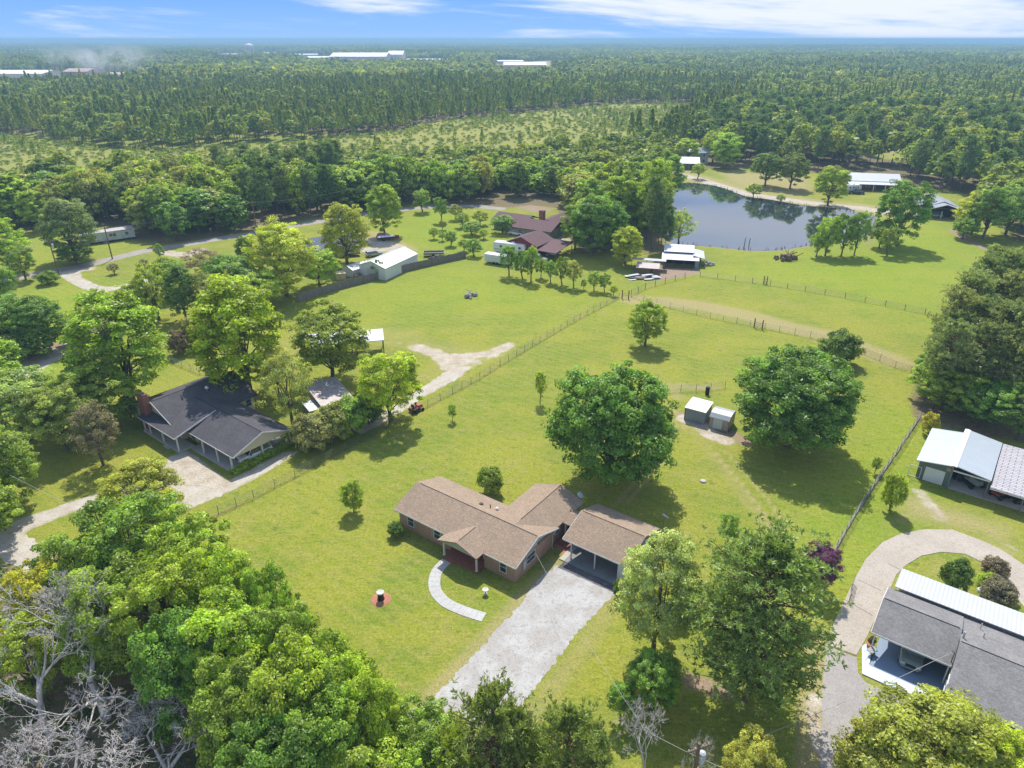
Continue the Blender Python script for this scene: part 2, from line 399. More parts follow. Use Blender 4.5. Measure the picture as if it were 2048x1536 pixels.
def build_ground():
    ys = [-120.0, -60.0, -20.0, 0.0, 8.0, 14.0, 19.0]
    while ys[-1] < 720: ys.append(ys[-1] * 1.0063)
    while ys[-1] < 45000: ys.append(ys[-1] * 1.12)
    ys = np.array(ys)
    s = np.linspace(-1.16, 1.16, 380)
    X = s[None, :] * (np.abs(ys)[:, None] + 34.0); Y = np.repeat(ys[:, None], len(s), 1)
    V = np.stack([X.ravel(), Y.ravel(), np.zeros(X.size)], 1)
    nr, nc = len(ys), len(s)
    idx = np.arange(nr*nc).reshape(nr, nc)
    F = np.stack([idx[:-1, :-1].ravel(), idx[:-1, 1:].ravel(), idx[1:, 1:].ravel(), idx[1:, :-1].ravel()], 1)
    P = V[:, :2]
    sand = np.zeros(len(P)); dry = np.zeros(len(P)); lush = np.zeros(len(P)); lit = np.zeros(len(P)); dirt = np.zeros(len(P))
    rng = np.random.RandomState(4)
    def S(arr, val, amt=1.0): np.maximum(arr, val*amt, out=arr)
    near = Y.ravel() < 900
    Pn = P[near]
    def SN(arr, fn, amt=1.0):
        v = np.zeros(len(P)); v[near] = fn(Pn); np.maximum(arr, v*amt, out=arr)
    pm = lambda pts, soft: (lambda Q: poly_mask(Q, GP(pts), soft))
    lm = lambda pts, half, soft: (lambda Q: line_mask(Q, GP(pts), half, soft))
    # worn and sandy ground
    SN(sand, pm(PX['left_drive'], 1.2), .95); SN(dry, pm(PX['left_drive'], 4.0), .7)
    SN(sand, pm([(600,902),(590,906),(540,940),(500,960),(470,955),(560,905)], 1.5), .8)
    SN(sand, pm(PX['upper_drive'], 1.2), .9)
    SN(sand, lm([(835,695),(870,706),(893,722),(900,735)], 1.0, 2.4), .62)
    SN(sand, lm([(900,712),(940,712),(985,706),(1020,690)], 0.6, 2.6), .60)
    SN(sand, pm([(850,700),(900,705),(960,716),(1024,688),(1005,712),(940,736),(880,730)], 4), .78)
    SN(sand, lm([(765,682),(800,688),(840,697)], .3, 3.0), .42)
    SN(dry, pm([(740,665),(860,672),(960,690),(1035,680),(1020,705),(950,725),(930,750),(850,770),(830,740),(850,710),(760,700)], 9), .75)
    SN(dry, lm([(620,690),(700,668),(800,675)], 4, 7), .5)
    SN(sand, lm(PX['loop_left'], .9, 1.6), .95); SN(sand, lm([(150,552),(140,543),(180,538)], .8, 2.0), .7)
    SN(sand, lm([(330,505),(370,512),(400,500)], 1.5, 2.5), .6)
    SN(sand, lm([(40,748),(80,722),(128,702)], 2.0, 1.5), .95); SN(dirt, lm([(60,712),(105,690),(150,700)], 2.5, 3), .8)
    SN(sand, lm(PX['pond_road'], 2.2, 3.0), .8); SN(dry, lm(PX['pond_road'], 5, 9), .8)
    SN(dry, pm([(1430,345),(1480,340),(1560,345),(1620,355),(1640,380),(1600,395),(1500,380),(1455,368)], 9), .9)
    SN(dry, pm([(1330,480),(1335,505),(1420,512),(1560,520),(1650,500),(1700,520),(1750,490),(1770,455),(1740,470),(1690,486),(1560,505),(1420,498)], 6), .35)
    SN(dirt, pm([(1690,470),(1750,455),(1775,470),(1770,500),(1745,512),(1715,500)], 5), .5)
    SN(sand, lm([(1370,837),(1395,845),(1420,868),(1450,880)], .5, 2.2), .75); SN(dirt, lm([(1365,830),(1425,858),(1465,868),(1490,885)], .8, 1.2), .6)
    SN(dry, pm([(1310,830),(1360,820),(1460,860),(1500,900),(1420,900),(1330,860)], 4), .65)
    SN(dry, lm([(1360,795),(1330,770),(1400,775),(1430,778)], .7, 2.4), .6)
    SN(dry, lm([(1350,825),(1400,880),(1460,960),(1500,1010),(1540,1060)], .7, 2.5), .5)
    SN(dry, lm([(1270,600),(1340,604),(1420,615),(1500,632),(1580,655),(1660,672),(1730,700),(1790,722)], 1.6, 5), .8)
    SN(sand, lm([(1345,600),(1400,610),(1460,622)], .4, 1.5), .35)
    SN(dry, pm([(1500,640),(1620,640),(1760,660),(1850,690),(1800,715),(1700,690),(1600,665)], 12), .55)
    SN(lush, pm([(600,610),(930,520),(1000,545),(1100,570),(1230,590),(1100,625),(900,620),(700,640)], 14), .6)
    SN(lush, pm([(1560,520),(1860,440),(1990,500),(1880,600),(1850,640),(1650,580),(1450,545)], 14), .8)
    SN(lush, pm([(790,450),(840,415),(900,420),(1000,450),(990,490),(900,520),(800,480)], 10), .8)
    SN(lush, pm([(30,480),(170,455),(260,455),(300,480),(160,525),(40,555)], 8), .4)
    SN(lush, pm([(0,600),(120,560),(200,585),(280,600),(200,760),(60,780),(0,720)], 10), .7)
    SN(lush, lm([(1648,1150),(1700,1050),(1760,960),(1840,850)], 3, 7), .5)
    SN(dry, pm([(1780,960),(1850,985),(2048,1050),(2048,1130),(1950,1080),(1850,1055),(1790,1060),(1750,1090),(1770,1020)], 5), .8)
    SN(sand, lm([(1840,985),(1860,1010),(1880,1035)], .5, 2.5), .5); SN(sand, lm([(1990,1090),(2048,1110)], .8, 2.5), .4)
    SN(dry, pm([(1800,1140),(1850,1110),(1920,1110),(1960,1130),(1930,1180),(1850,1170)], 3), .6)
    SN(dry, lm([(1235,1190),(1180,1280),(1100,1380),(1060,1440)], .5, 3.5), .55); SN(dry, lm([(860,1390),(960,1290),(1060,1180),(1110,1125)], .3, 3.0), .65)
    SN(dry, pm([(1060,1440),(1240,1380),(1300,1540),(1640,1500),(1650,1700),(1000,1700)], 6), .3)
    SN(sand, lm([(1632,1400),(1625,1440),(1640,1500)], .3, 1.6), .55); SN(dry, lm([(1650,1290),(1640,1400),(1640,1540)], 1.0, 2.2), .9)
    SN(dirt, lm([(1380,1360),(1420,1375),(1450,1385)], .5, 2.5), .55)
    SN(dry, lm([(940,840),(1060,1000),(1180,960)], 1, 8), .25)
    SN(dirt, pm([(1095,1085),(1120,1075),(1130,1095),(1112,1118)], 1), .6)
    SN(dirt, pm([(1075,1125),(1140,1050),(1090,1080),(1040,1165)], 1), .35)
    SN(dry, lm([(1345,505),(1400,560),(1420,548)], 1, 4), .3); SN(dirt, pm([(1300,525),(1400,535),(1402,548),(1320,562),(1255,558),(1270,540)], 3), .85)
    SN(dirt, lm([(1080,420),(1010,400),(960,392),(900,388)], 3, 5), .6)
    SN(dry, lm([(800,500),(740,470),(700,480),(660,500)], 3, 6), .75); SN(sand, lm([(735,500),(790,495),(740,480)], 2, 3), .7)
    SN(sand, lm([(1095,470),(1130,480),(1170,478)], 3, 3), .5)
    SN(dirt, lm([(1905,460),(1935,480),(1990,505)], .8, 2.5), .7)
    for fl in ([(300,1075),(400,1045),(508,996),(590,953),(664,915),(745,872),(830,826),(905,786),(960,757),(1000,731),(1080,683),(1160,637),(1238,596)],[(1262,594),(1340,616),(1420,636),(1500,652),(1620,675),(1700,697),(1790,735),(1822,745)],[(1645,1150),(1672,1100),(1700,1050),(1730,1000),(1765,948),(1800,898),(1840,836)],[(1400,553),(1470,561),(1540,571),(1610,582),(1690,596),(1770,612),(1850,628)]):
        SN(lit, lm(fl, .08, .5), .5)
    for tr in ([(1440,905),(1490,960),(1530,1010),(1560,1060)],[(1340,850),(1310,930),(1240,1010)],[(700,700),(800,740),(860,760)],[(1290,760),(1360,860)]):
        a = GP(tr); 
        for off in (-.85, .85): SN(dry, (lambda Q, a=a, off=off: line_mask(Q, a+np.array([off, off*.3]), .15, .6)), .72)
    pe = PX['pond']+[PX['pond'][0]]
    SN(dirt, lm(pe, .5, 1.6), .75); SN(lush, lm(pe, 1.5, 4), .9)
    # forest floors
    SN(lit, pm(PX['wood_sw'], 3.0)); SN(lit, pm(PX['grove'], 3.0)); SN(lit, pm(PX['belt'], 7.0)); SN(lit, pm(PX['east_wood'], 8.0))
    SN(lit, pm([(1400,1290),(1560,1280),(1640,1400),(1560,1480),(1350,1480),(1240,1400),(1290,1330)], 5), .2)
    SN(lit, pm([(160,800),(300,820),(250,900),(150,905)], 4), .25)
    far = Y.ravel() > 330
    px, py = PIX(P[:, 0], np.maximum(P[:, 1], 1))
    Fm = np.clip((P[:, 1]-430)/60, 0, 1)
    S(lit, np.where(far, Fm, 0))
    # scrub opening between the woods
    op = poly_mask(P[near], GP(PX['scrub']), 12); o = np.zeros(len(P)); o[near] = op
    lit *= (1 - o); dry = np.maximum(dry, o*.50); dirt = np.maximum(dirt, o*.30)
    op = poly_mask(P[near], GP(PX['glade']), 8); o = np.zeros(len(P)); o[near] = op
    lit *= (1 - o); dry = np.maximum(dry, o*.6)
    for k in ('cleared', 'yard_far', 'mill'):
        op = poly_mask(P, GP(PX[k]), 20); lit *= (1-op); sand = np.maximum(sand, op*(.75 if k != 'yard_far' else .4)); dry = np.maximum(dry, op)
    me = np_mesh('ground', V, F)
    for nm, arr in (('soil', np.stack([sand, dry, lush, lit], 1)), ('soil2', np.stack([dirt, 0*dirt, 0*dirt, 1+0*dirt], 1))):
        a = me.attributes.new(nm, 'FLOAT_COLOR', 'POINT'); a.data.foreach_set('color', arr.astype(np.float32).ravel())
    m, nt, out = new_mat('ground'); p = principled(nt, out, .95, 0, .12); c = coord(nt)
    A = nt.nodes.new('ShaderNodeAttribute'); A.attribute_name = 'soil'
    B = nt.nodes.new('ShaderNodeAttribute'); B.attribute_name = 'soil2'
    sp = nt.nodes.new('ShaderNodeSeparateColor'); nt.links.new(A.outputs[0], sp.inputs[0])
    sb = nt.nodes.new('ShaderNodeSeparateColor'); nt.links.new(B.outputs[0], sb.inputs[0])
    n_hi = noise(nt, c, 3.2, 4, .7); n_mid = noise(nt, c, .55, 4, .6); n_lo = noise(nt, c, .07, 4, .55, .6); n_fine = noise(nt, c, 9.0, 2, .6)
    mp = nt.nodes.new('ShaderNodeMapping'); nt.links.new(c, mp.inputs[0]); mp.inputs['Rotation'].default_value = (0, 0, math.radians(-36)); mp.inputs['Scale'].default_value = (.05, .55, 1)
    n_mow = noise(nt, mp.outputs[0], 1.0, 3, .6, .4)
    n_tuft = noise(nt, c, 1.4, 5, .65, .3)
    g = mixc(nt, mrange(nt, n_lo, .38, .60, 0, 1, True), GRASS_A, GRASS_B)
    g = mixc(nt, mrange(nt, noise(nt, c, .19, 5, .65, 1.2), .52, .66, 0, .55, True), g, (.25, .225, .06))
    g = mixc(nt, mrange(nt, n_mid, .35, .7, 0, .45, True), g, GRASS_D)
    g = mixc(nt, math2(nt, 'MULTIPLY', sp.outputs[2], .8), g, GRASS_L)
    g = mixc(nt, mrange(nt, n_mow, .42, .62, 0, .34, True), g, GRASS_M)
    g = mixc(nt, mrange(nt, n_tuft, .50, .68, 0, .62, True), g, GRASS_T)
    g = mixc(nt, mrange(nt, noise(nt, mp.outputs[0], 7.0, 4, .7, .3), .50, .68, 0, .5, True), g, GRASS_Y)
    vo = nt.nodes.new('ShaderNodeTexVoronoi'); vo.inputs['Scale'].default_value = .42; nt.links.new(c, vo.inputs['Vector'])
    g = mixc(nt, math2(nt, 'MULTIPLY', mrange(nt, vo.outputs[0], .10, .34, .7, 0, True), mrange(nt, n_mid, .48, .62)), g, GRASS_T)
    mp2 = nt.nodes.new('ShaderNodeMapping'); nt.links.new(c, mp2.inputs[0]); mp2.inputs['Rotation'].default_value = (0, 0, math.radians(36))
    wv = nt.nodes.new('ShaderNodeTexWave'); wv.bands_direction = 'Y'; wv.inputs['Scale'].default_value = .20; wv.inputs['Distortion'].default_value = 4.0; wv.inputs['Detail'].default_value = 2; wv.inputs['Detail Scale'].default_value = .3
    nt.links.new(mp2.outputs[0], wv.inputs[0]); g = mixc(nt, mrange(nt, wv.outputs[1], .40, .80, 0, .17, True), g, GRASS_Y)
    # dry patches broken up by noise
    def thr(v, amt_noise, w=.22):
        return mrange(nt, math2(nt, 'SUBTRACT', math2(nt, 'MULTIPLY', v, 1.35), amt_noise), .0, w, 0, 1, True)
    brk = math2(nt, 'ADD', math2(nt, 'MULTIPLY', n_mid, .45), math2(nt, 'MULTIPLY', n_hi, .55))
    g = mixc(nt, math2(nt, 'MULTIPLY', thr(sp.outputs[1], brk, .5), .8), g, mixc(nt, n_fine, (.26, .20, .085), (.33, .29, .14)))
    g = mixc(nt, thr(sb.outputs[0], brk, .3), g, mixc(nt, n_hi, (.20, .14, .095), (.32, .24, .17)))
    g = mixc(nt, thr(sp.outputs[0], brk, .25), g, mixc(nt, mrange(nt, n_mid, .35, .65), (.42, .37, .30), (.32, .265, .19)))
    al = nt.nodes.new('ShaderNodeMath'); al.operation = 'MULTIPLY'; nt.links.new(A.outputs['Alpha'], al.inputs[0]); al.inputs[1].default_value = 1.0
    g = mixc(nt, thr(al.outputs[0], math2(nt, 'MULTIPLY', brk, .8), .3), g, mixc(nt, mrange(nt, n_tuft, .4, .65), (.19, .135, .085), (.10, .11, .04)))
    v = mrange(nt, math2(nt, 'ADD', n_fine, n_hi), .75, 1.25, .66, 1.34)
    g = mixc(nt, 1.0, g, nt_val(nt, v), 'MULTIPLY')
    nt.links.new(g, p.inputs['Base Color'])
    bump(nt, p, math2(nt, 'ADD', n_hi, math2(nt, 'MULTIPLY', n_tuft, 2.0)), .5, .12)
    me.materials.append(m)
    o = link('ground', me); o['kind'] = 'structure'
def nt_val(nt, v):
    cb = nt.nodes.new('ShaderNodeCombineColor')
    for i in range(3): nt.links.new(v, cb.inputs[i])
    return cb.outputs[0]
GRASS_Y = (.28, .255, .055); GRASS_A = (.205, .225, .022); GRASS_B = (.130, .186, .018); GRASS_D = (.235, .220, .062); GRASS_L = (.165, .262, .010); GRASS_M = (.240, .245, .028); GRASS_T = (.105, .145, .018)
PX['scrub'] = [(-300,272),(0,268),(60,272),(140,286),(250,296),(330,300),(420,296),(530,284),(640,276),(730,268),(800,262),(840,246),(940,236),(1060,224),(1170,212),(1250,206),(1330,206),(1420,206),(1500,210),(1440,225),(1380,245),(1330,285),(1200,308),(1100,318),(900,336),(760,345),(640,352),(480,360),(330,370),(200,383),(120,400),(0,423),(-300,436)]
PX['glade'] = [(1740,300),(1760,290),(1830,288),(1900,296),(1880,312),(1800,322),(1745,318)]
PX['cleared'] = [(1858,212),(1900,206),(1935,208),(1930,222),(1890,226),(1850,224)]
PX['yard_far'] = [(1000,124),(1095,122),(1210,118),(1330,122),(1200,130),(1120,138),(1010,142)]
PX['mill'] = [(-100,156),(0,150),(90,146),(200,148),(285,150),(290,157),(150,160),(0,172),(-100,176)]
build_ground()

def ragged(pts, step, amp, seed, closed=True):
    """points along an outline with small irregular offsets"""
    rng = random.Random(seed); out = []
    n = len(pts)
    for i in range(n if closed else n-1):
        a = Vector(pts[i]); b = Vector(pts[(i+1) % n]); L = (b-a).length; k = max(1, int(L/step))
        d = (b-a)/max(L, 1e-6); nrm = Vector((-d.y, d.x))
        for j in range(k):
            out.append(a + (b-a)*(j/k) + nrm*rng.uniform(-amp, amp))
    if not closed: out.append(Vector(pts[-1]))
    return out
def smooth_line(pts, n=6):
    """Catmull-Rom through points"""
    P = [Vector(p) for p in pts]; P = [2*P[0]-P[1]] + P + [2*P[-1]-P[-2]]; out = []
    for i in range(1, len(P)-2):
        for j in range(n):
            t = j/n; a, b, c, d = P[i-1], P[i], P[i+1], P[i+2]
            out.append(.5*((2*b) + (c-a)*t + (2*a-5*b+4*c-d)*t*t + (3*b-a-3*c+d)*t**3))
    out.append(P[-2]); return out
def sheet(name, pts, z, mat, seed=1, step=.6, amp=.12, h=0.0, closed_smooth=False):
    pts = [Vector(p[:2]) for p in pts]
    if closed_smooth:
        q = smooth_line([tuple(p) for p in pts] + [tuple(pts[0])], 5)[:-1]; pts = [Vector(p[:2]) for p in q]
    if amp > 0: pts = ragged([tuple(p) for p in pts], step, amp, seed)
    tri = tessellate_polygon([[Vector((p[0], p[1], 0)) for p in pts]])
    n = len(pts)
    v = [(p[0], p[1], z) for p in pts]; f = [tuple(t) for t in tri]
    f = [t if (Vector(pts[t[1]])-Vector(pts[t[0]])).cross(Vector(pts[t[2]])-Vector(pts[t[0]])) > 0 else t[::-1] for t in f]
    if h > 0:
        v += [(p[0], p[1], z-h) for p in pts]
        f += [(i, (i+1) % n, n+(i+1) % n, n+i) for i in range(n)]
    me = bpy.data.meshes.new(name); me.from_pydata(v, [], f); me.materials.append(mat); me.update()
    o = bpy.data.objects.new(name, me); COL.objects.link(o); o['kind'] = 'structure'
    return o
def ribbon_pts(line, w):
    L, Rr = [], []
    P = [Vector(p[:2]) for p in line]
    for i, p in enumerate(P):
        d = (P[min(i+1, len(P)-1)] - P[max(i-1, 0)]).normalized(); nrm = Vector((-d.y, d.x))
        L.append(p + nrm*w/2); Rr.append(p - nrm*w/2)
    return L + Rr[::-1]

def mat_gravel(name, a, b, c3, tracks=None):
    m, nt, out = new_mat(name); p = principled(nt, out, .95, 0, .15); c = coord(nt)
    n1 = noise(nt, c, .35, 5, .6); n2 = noise(nt, c, 2.2, 5, .7); n3 = noise(nt, c, 14, 2, .6)
    col = mixc(nt, mrange(nt, n1, .38, .64, 0, 1, True), a, b)
    col = mixc(nt, mrange(nt, n2, .50, .70, 0, .7, True), col, c3); n4 = noise(nt, c, 5.5, 4, .75)
    col = mixc(nt, mrange(nt, n4, .56, .66, 0, .55, True), col, tuple(x*.6 for x in c3))
    v = mrange(nt, n3, .3, .7, .74, 1.22); col = mixc(nt, 1.0, col, nt_val(nt, v), 'MULTIPLY')
    nt.links.new(col, p.inputs['Base Color']); bump(nt, p, n3, .4, .03); return m
M['gravel'] = mat_gravel('white_gravel', (.33, .31, .285), (.40, .39, .375), (.22, .19, .155))
M['sandy'] = mat_gravel('sandy_gravel', (.38, .33, .265), (.43, .395, .34), (.22, .20, .10))
M['asphalt'] = mat_gravel('old_asphalt', (.285, .26, .24), (.315, .29, .27), (.23, .205, .185))
M['road'] = mat_gravel('country_road', (.27, .24, .21), (.31, .28, .25), (.22, .19, .16))
M['conc_drive'] = mat_gravel('concrete_drive', (.36, .315, .26), (.395, .35, .295), (.30, .255, .205))
M['walk'] = mat_gravel('pale_concrete_walk', (.39, .38, .36), (.43, .42, .40), (.35, .34, .32))
M['dark_apron'] = mat_gravel('dark_apron', (.085, .08, .085), (.12, .115, .115), (.25, .23, .21))

sheet('gravel_driveway', GP(PX['gravel']), .012, M['gravel'], 3, .3, .20)
sheet('concrete_walk', ribbon_pts(smooth_line(GP(PX['walk']), 7), 1.25), .05, M['walk'], 1, 1, 0, h=.05)
sheet('sand_driveway', GP([(592,906),(545,937),(500,962),(440,992),(395,1010),(350,1028),(300,1030),(230,1008),(150,1020),(70,1052),(0,1092),(-60,1130),(-120,1110),(0,1056),(90,1024),(150,1002),(230,980),(300,968),(390,972),(440,985),(470,962),(500,948),(560,914)]), .008, M['sandy'], 8, .5, .3)
sheet('sand_track', GP(PX['upper_drive']), .0095, M['sandy'], 9, .6, .3)
sheet('side_driveway', ribbon_pts(smooth_line(GP([(30,750),(80,722),(128,700)]), 4), 5.0), .008, M['sandy'], 12, .7, .3)
sheet('county_road', ribbon_pts(smooth_line(GP(PX['road_left']), 4), 4.4), .010, M['road'], 5, 1.2, .18)
sheet('loop_driveway', ribbon_pts(smooth_line(GP(PX['loop_left']), 5), 2.7), .006, M['sandy'], 6, .8, .4)
sheet('pond_lane', ribbon_pts(smooth_line(GP(PX['pond_road']), 4), 3.6), .012, M['sandy'], 7, 1.5, .5)
sheet('concrete_driveway', GP(PX['conc_out']), .05, M['conc_drive'], 2, 1.5, .02, h=.05)
sheet('asphalt_driveway', GP(PX['asphalt']), .016, M['asphalt'], 2, .6, .08)
sheet('lower_road', ribbon_pts(smooth_line(GP([(-300,1000),(-60,1060),(40,1100),(200,1260),(420,1400),(640,1470),(900,1560),(1200,1700)]), 5), 3.4), .004, M['sandy'], 17, .6, .3)
W_ = smooth_line(GP(PX['walk']), 7)
for i in range(3, len(W_)-2, 3):
    d_ = (Vector(W_[i+1][:2])-Vector(W_[i-1][:2])).normalized(); n_ = Vector((-d_.y, d_.x)); c_ = Vector(W_[i][:2])
    sheet('walk_joint', [c_+n_*.62-d_*.018, c_+n_*.62+d_*.018, c_-n_*.62+d_*.018, c_-n_*.62-d_*.018], .054, M['stone'], 1, 5, 0)
# concrete joints as shallow dark grooves laid on the drive
def joint(a, b):
    A, B = Vector(G(*a)), Vector(G(*b)); d = (B-A).normalized(); n = Vector((-d.y, d.x))*.035
    return [A+n, B+n, B-n, A-n]
for i, (a, b) in enumerate([((1655,1290),(1713,1311)),((1716,1160),(1762,1182)),((1775,1127),(1800,1140)),((1690,1200),(1745,1232))]):
    sheet('driveway_joint', joint(a, b), .054, M['dark_apron'], 1, 5, 0)

def mat_water():
    m, nt, out = new_mat('pond_water'); p = principled(nt, out, .03, 0, .5); c = coord(nt)
    p.inputs['IOR'].default_value = 2.4; p.inputs['Base Color'].default_value = (.022, .032, .038, 1)
    p.inputs['Specular IOR Level'].default_value = 1.0
    n1 = noise(nt, c, .9, 3, .6); bump(nt, p, n1, .06, .05); return m
M['water'] = mat_water()
sheet('pond_water', GP(PX['pond']), .02, M['water'], 4, 1.5, .3, closed_smooth=True)
# ---------------------------------------------------------------- building helpers
def slab_on(side, pos, c, z0, w, h, t0, t1):
    """box against a wall face; t0..t1 = distance out from the wall"""
    a, b = c - w/2, c + w/2
    if side == 'y-': return (a, pos-t1, z0, b, pos-t0, z0+h)
    if side == 'y+': return (a, pos+t0, z0, b, pos+t1, z0+h)
    if side == 'x+': return (pos+t0, a, z0, pos+t1, b, z0+h)
    return (pos-t1, a, z0, pos-t0, b, z0+h)
def win(parent, side, pos, c, z0, w, h, fm='white', shutters=None):
    fr = MB()
    e = .07
    for (cc, zz, ww, hh) in ((c, z0-e, w+2*e, e), (c, z0+h, w+2*e, e), (c-w/2-e/2, z0, e, h), (c+w/2+e/2, z0, e, h), (c, z0+h/2-.02, w, .04)):
        fr.box(*slab_on(side, pos, cc, zz, ww, hh, .003, .07))
    o = fr.build('window', M[fm], parent)
    part('pane', M['glass'], o, lambda m: m.box(*slab_on(side, pos, c, z0, w, h, .004, .035)))
    if shutters:
        for s in (-1, 1):
            part('shutter', M[shutters], parent, lambda m: m.box(*slab_on(side, pos, c+s*(w/2+e+.22), z0-.05, .4, h+.1, .003, .05)))
    return o
def door(parent, side, pos, c, z0, w, h, mt='door_brown', frame='white'):
    d = part('door', M[mt], parent, lambda m: m.box(*slab_on(side, pos, c, z0, w, h, .004, .05)))
    part('door_frame', M[frame], d, lambda m: [m.box(*slab_on(side, pos, c-w/2-.05, z0, .1, h, .003, .08)), m.box(*slab_on(side, pos, c+w/2+.05, z0, .1, h, .003, .08)), m.box(*slab_on(side, pos, c, z0+h, w+.2, .1, .003, .08))])
    part('handle', M['chrome'], d, lambda m: m.box(*slab_on(side, pos, c+w/2-.12, z0+1.0, .05, .1, .051, .1)))
    return d
def gable_walls(mb, x0, x1, y0, y1, h, zr, axis='x', ry=None):
    if axis == 'x':
        r = (y0+y1)/2 if ry is None else ry
        mb.prof([(y0,0),(y1,0),(y1,h),(r,zr),(y0,h)], x0, x1, 'x')
    else:
        r = (x0+x1)/2 if ry is None else ry
        mb.prof([(x0,0),(x1,0),(x1,h),(r,zr),(x0,h)], y0, y1, 'y')
def gable_roof(mb, x0, x1, y0, y1, ze, zr, axis='x', t=.14, r=None):
    if axis == 'x':
        r = (y0+y1)/2 if r is None else r
        mb.prof([(y0,ze-t),(r,zr-t),(y1,ze-t),(y1,ze),(r,zr),(y0,ze)], x0, x1, 'x')
    else:
        r = (x0+x1)/2 if r is None else r
        mb.prof([(x0,ze-t),(r,zr-t),(x1,ze-t),(x1,ze),(r,zr),(x0,ze)], y0, y1, 'y')
def shed_roof(mb, x0, x1, y0, y1, z0, z1, axis='y', t=.1):
    """slopes along axis: z0 at the first edge, z1 at the second"""
    if axis == 'y': mb.prof([(y0,z0-t),(y1,z1-t),(y1,z1),(y0,z0)], x0, x1, 'x')
    else: mb.prof([(x0,z0-t),(x1,z1-t),(x1,z1),(x0,z0)], y0, y1, 'y')
def ridge_cap(mb, a, b, w=.16, up=.02): mb.tube((a[0],a[1],a[2]+up-w*.3), (b[0],b[1],b[2]+up-w*.3), w*.5, w*.5, 6)

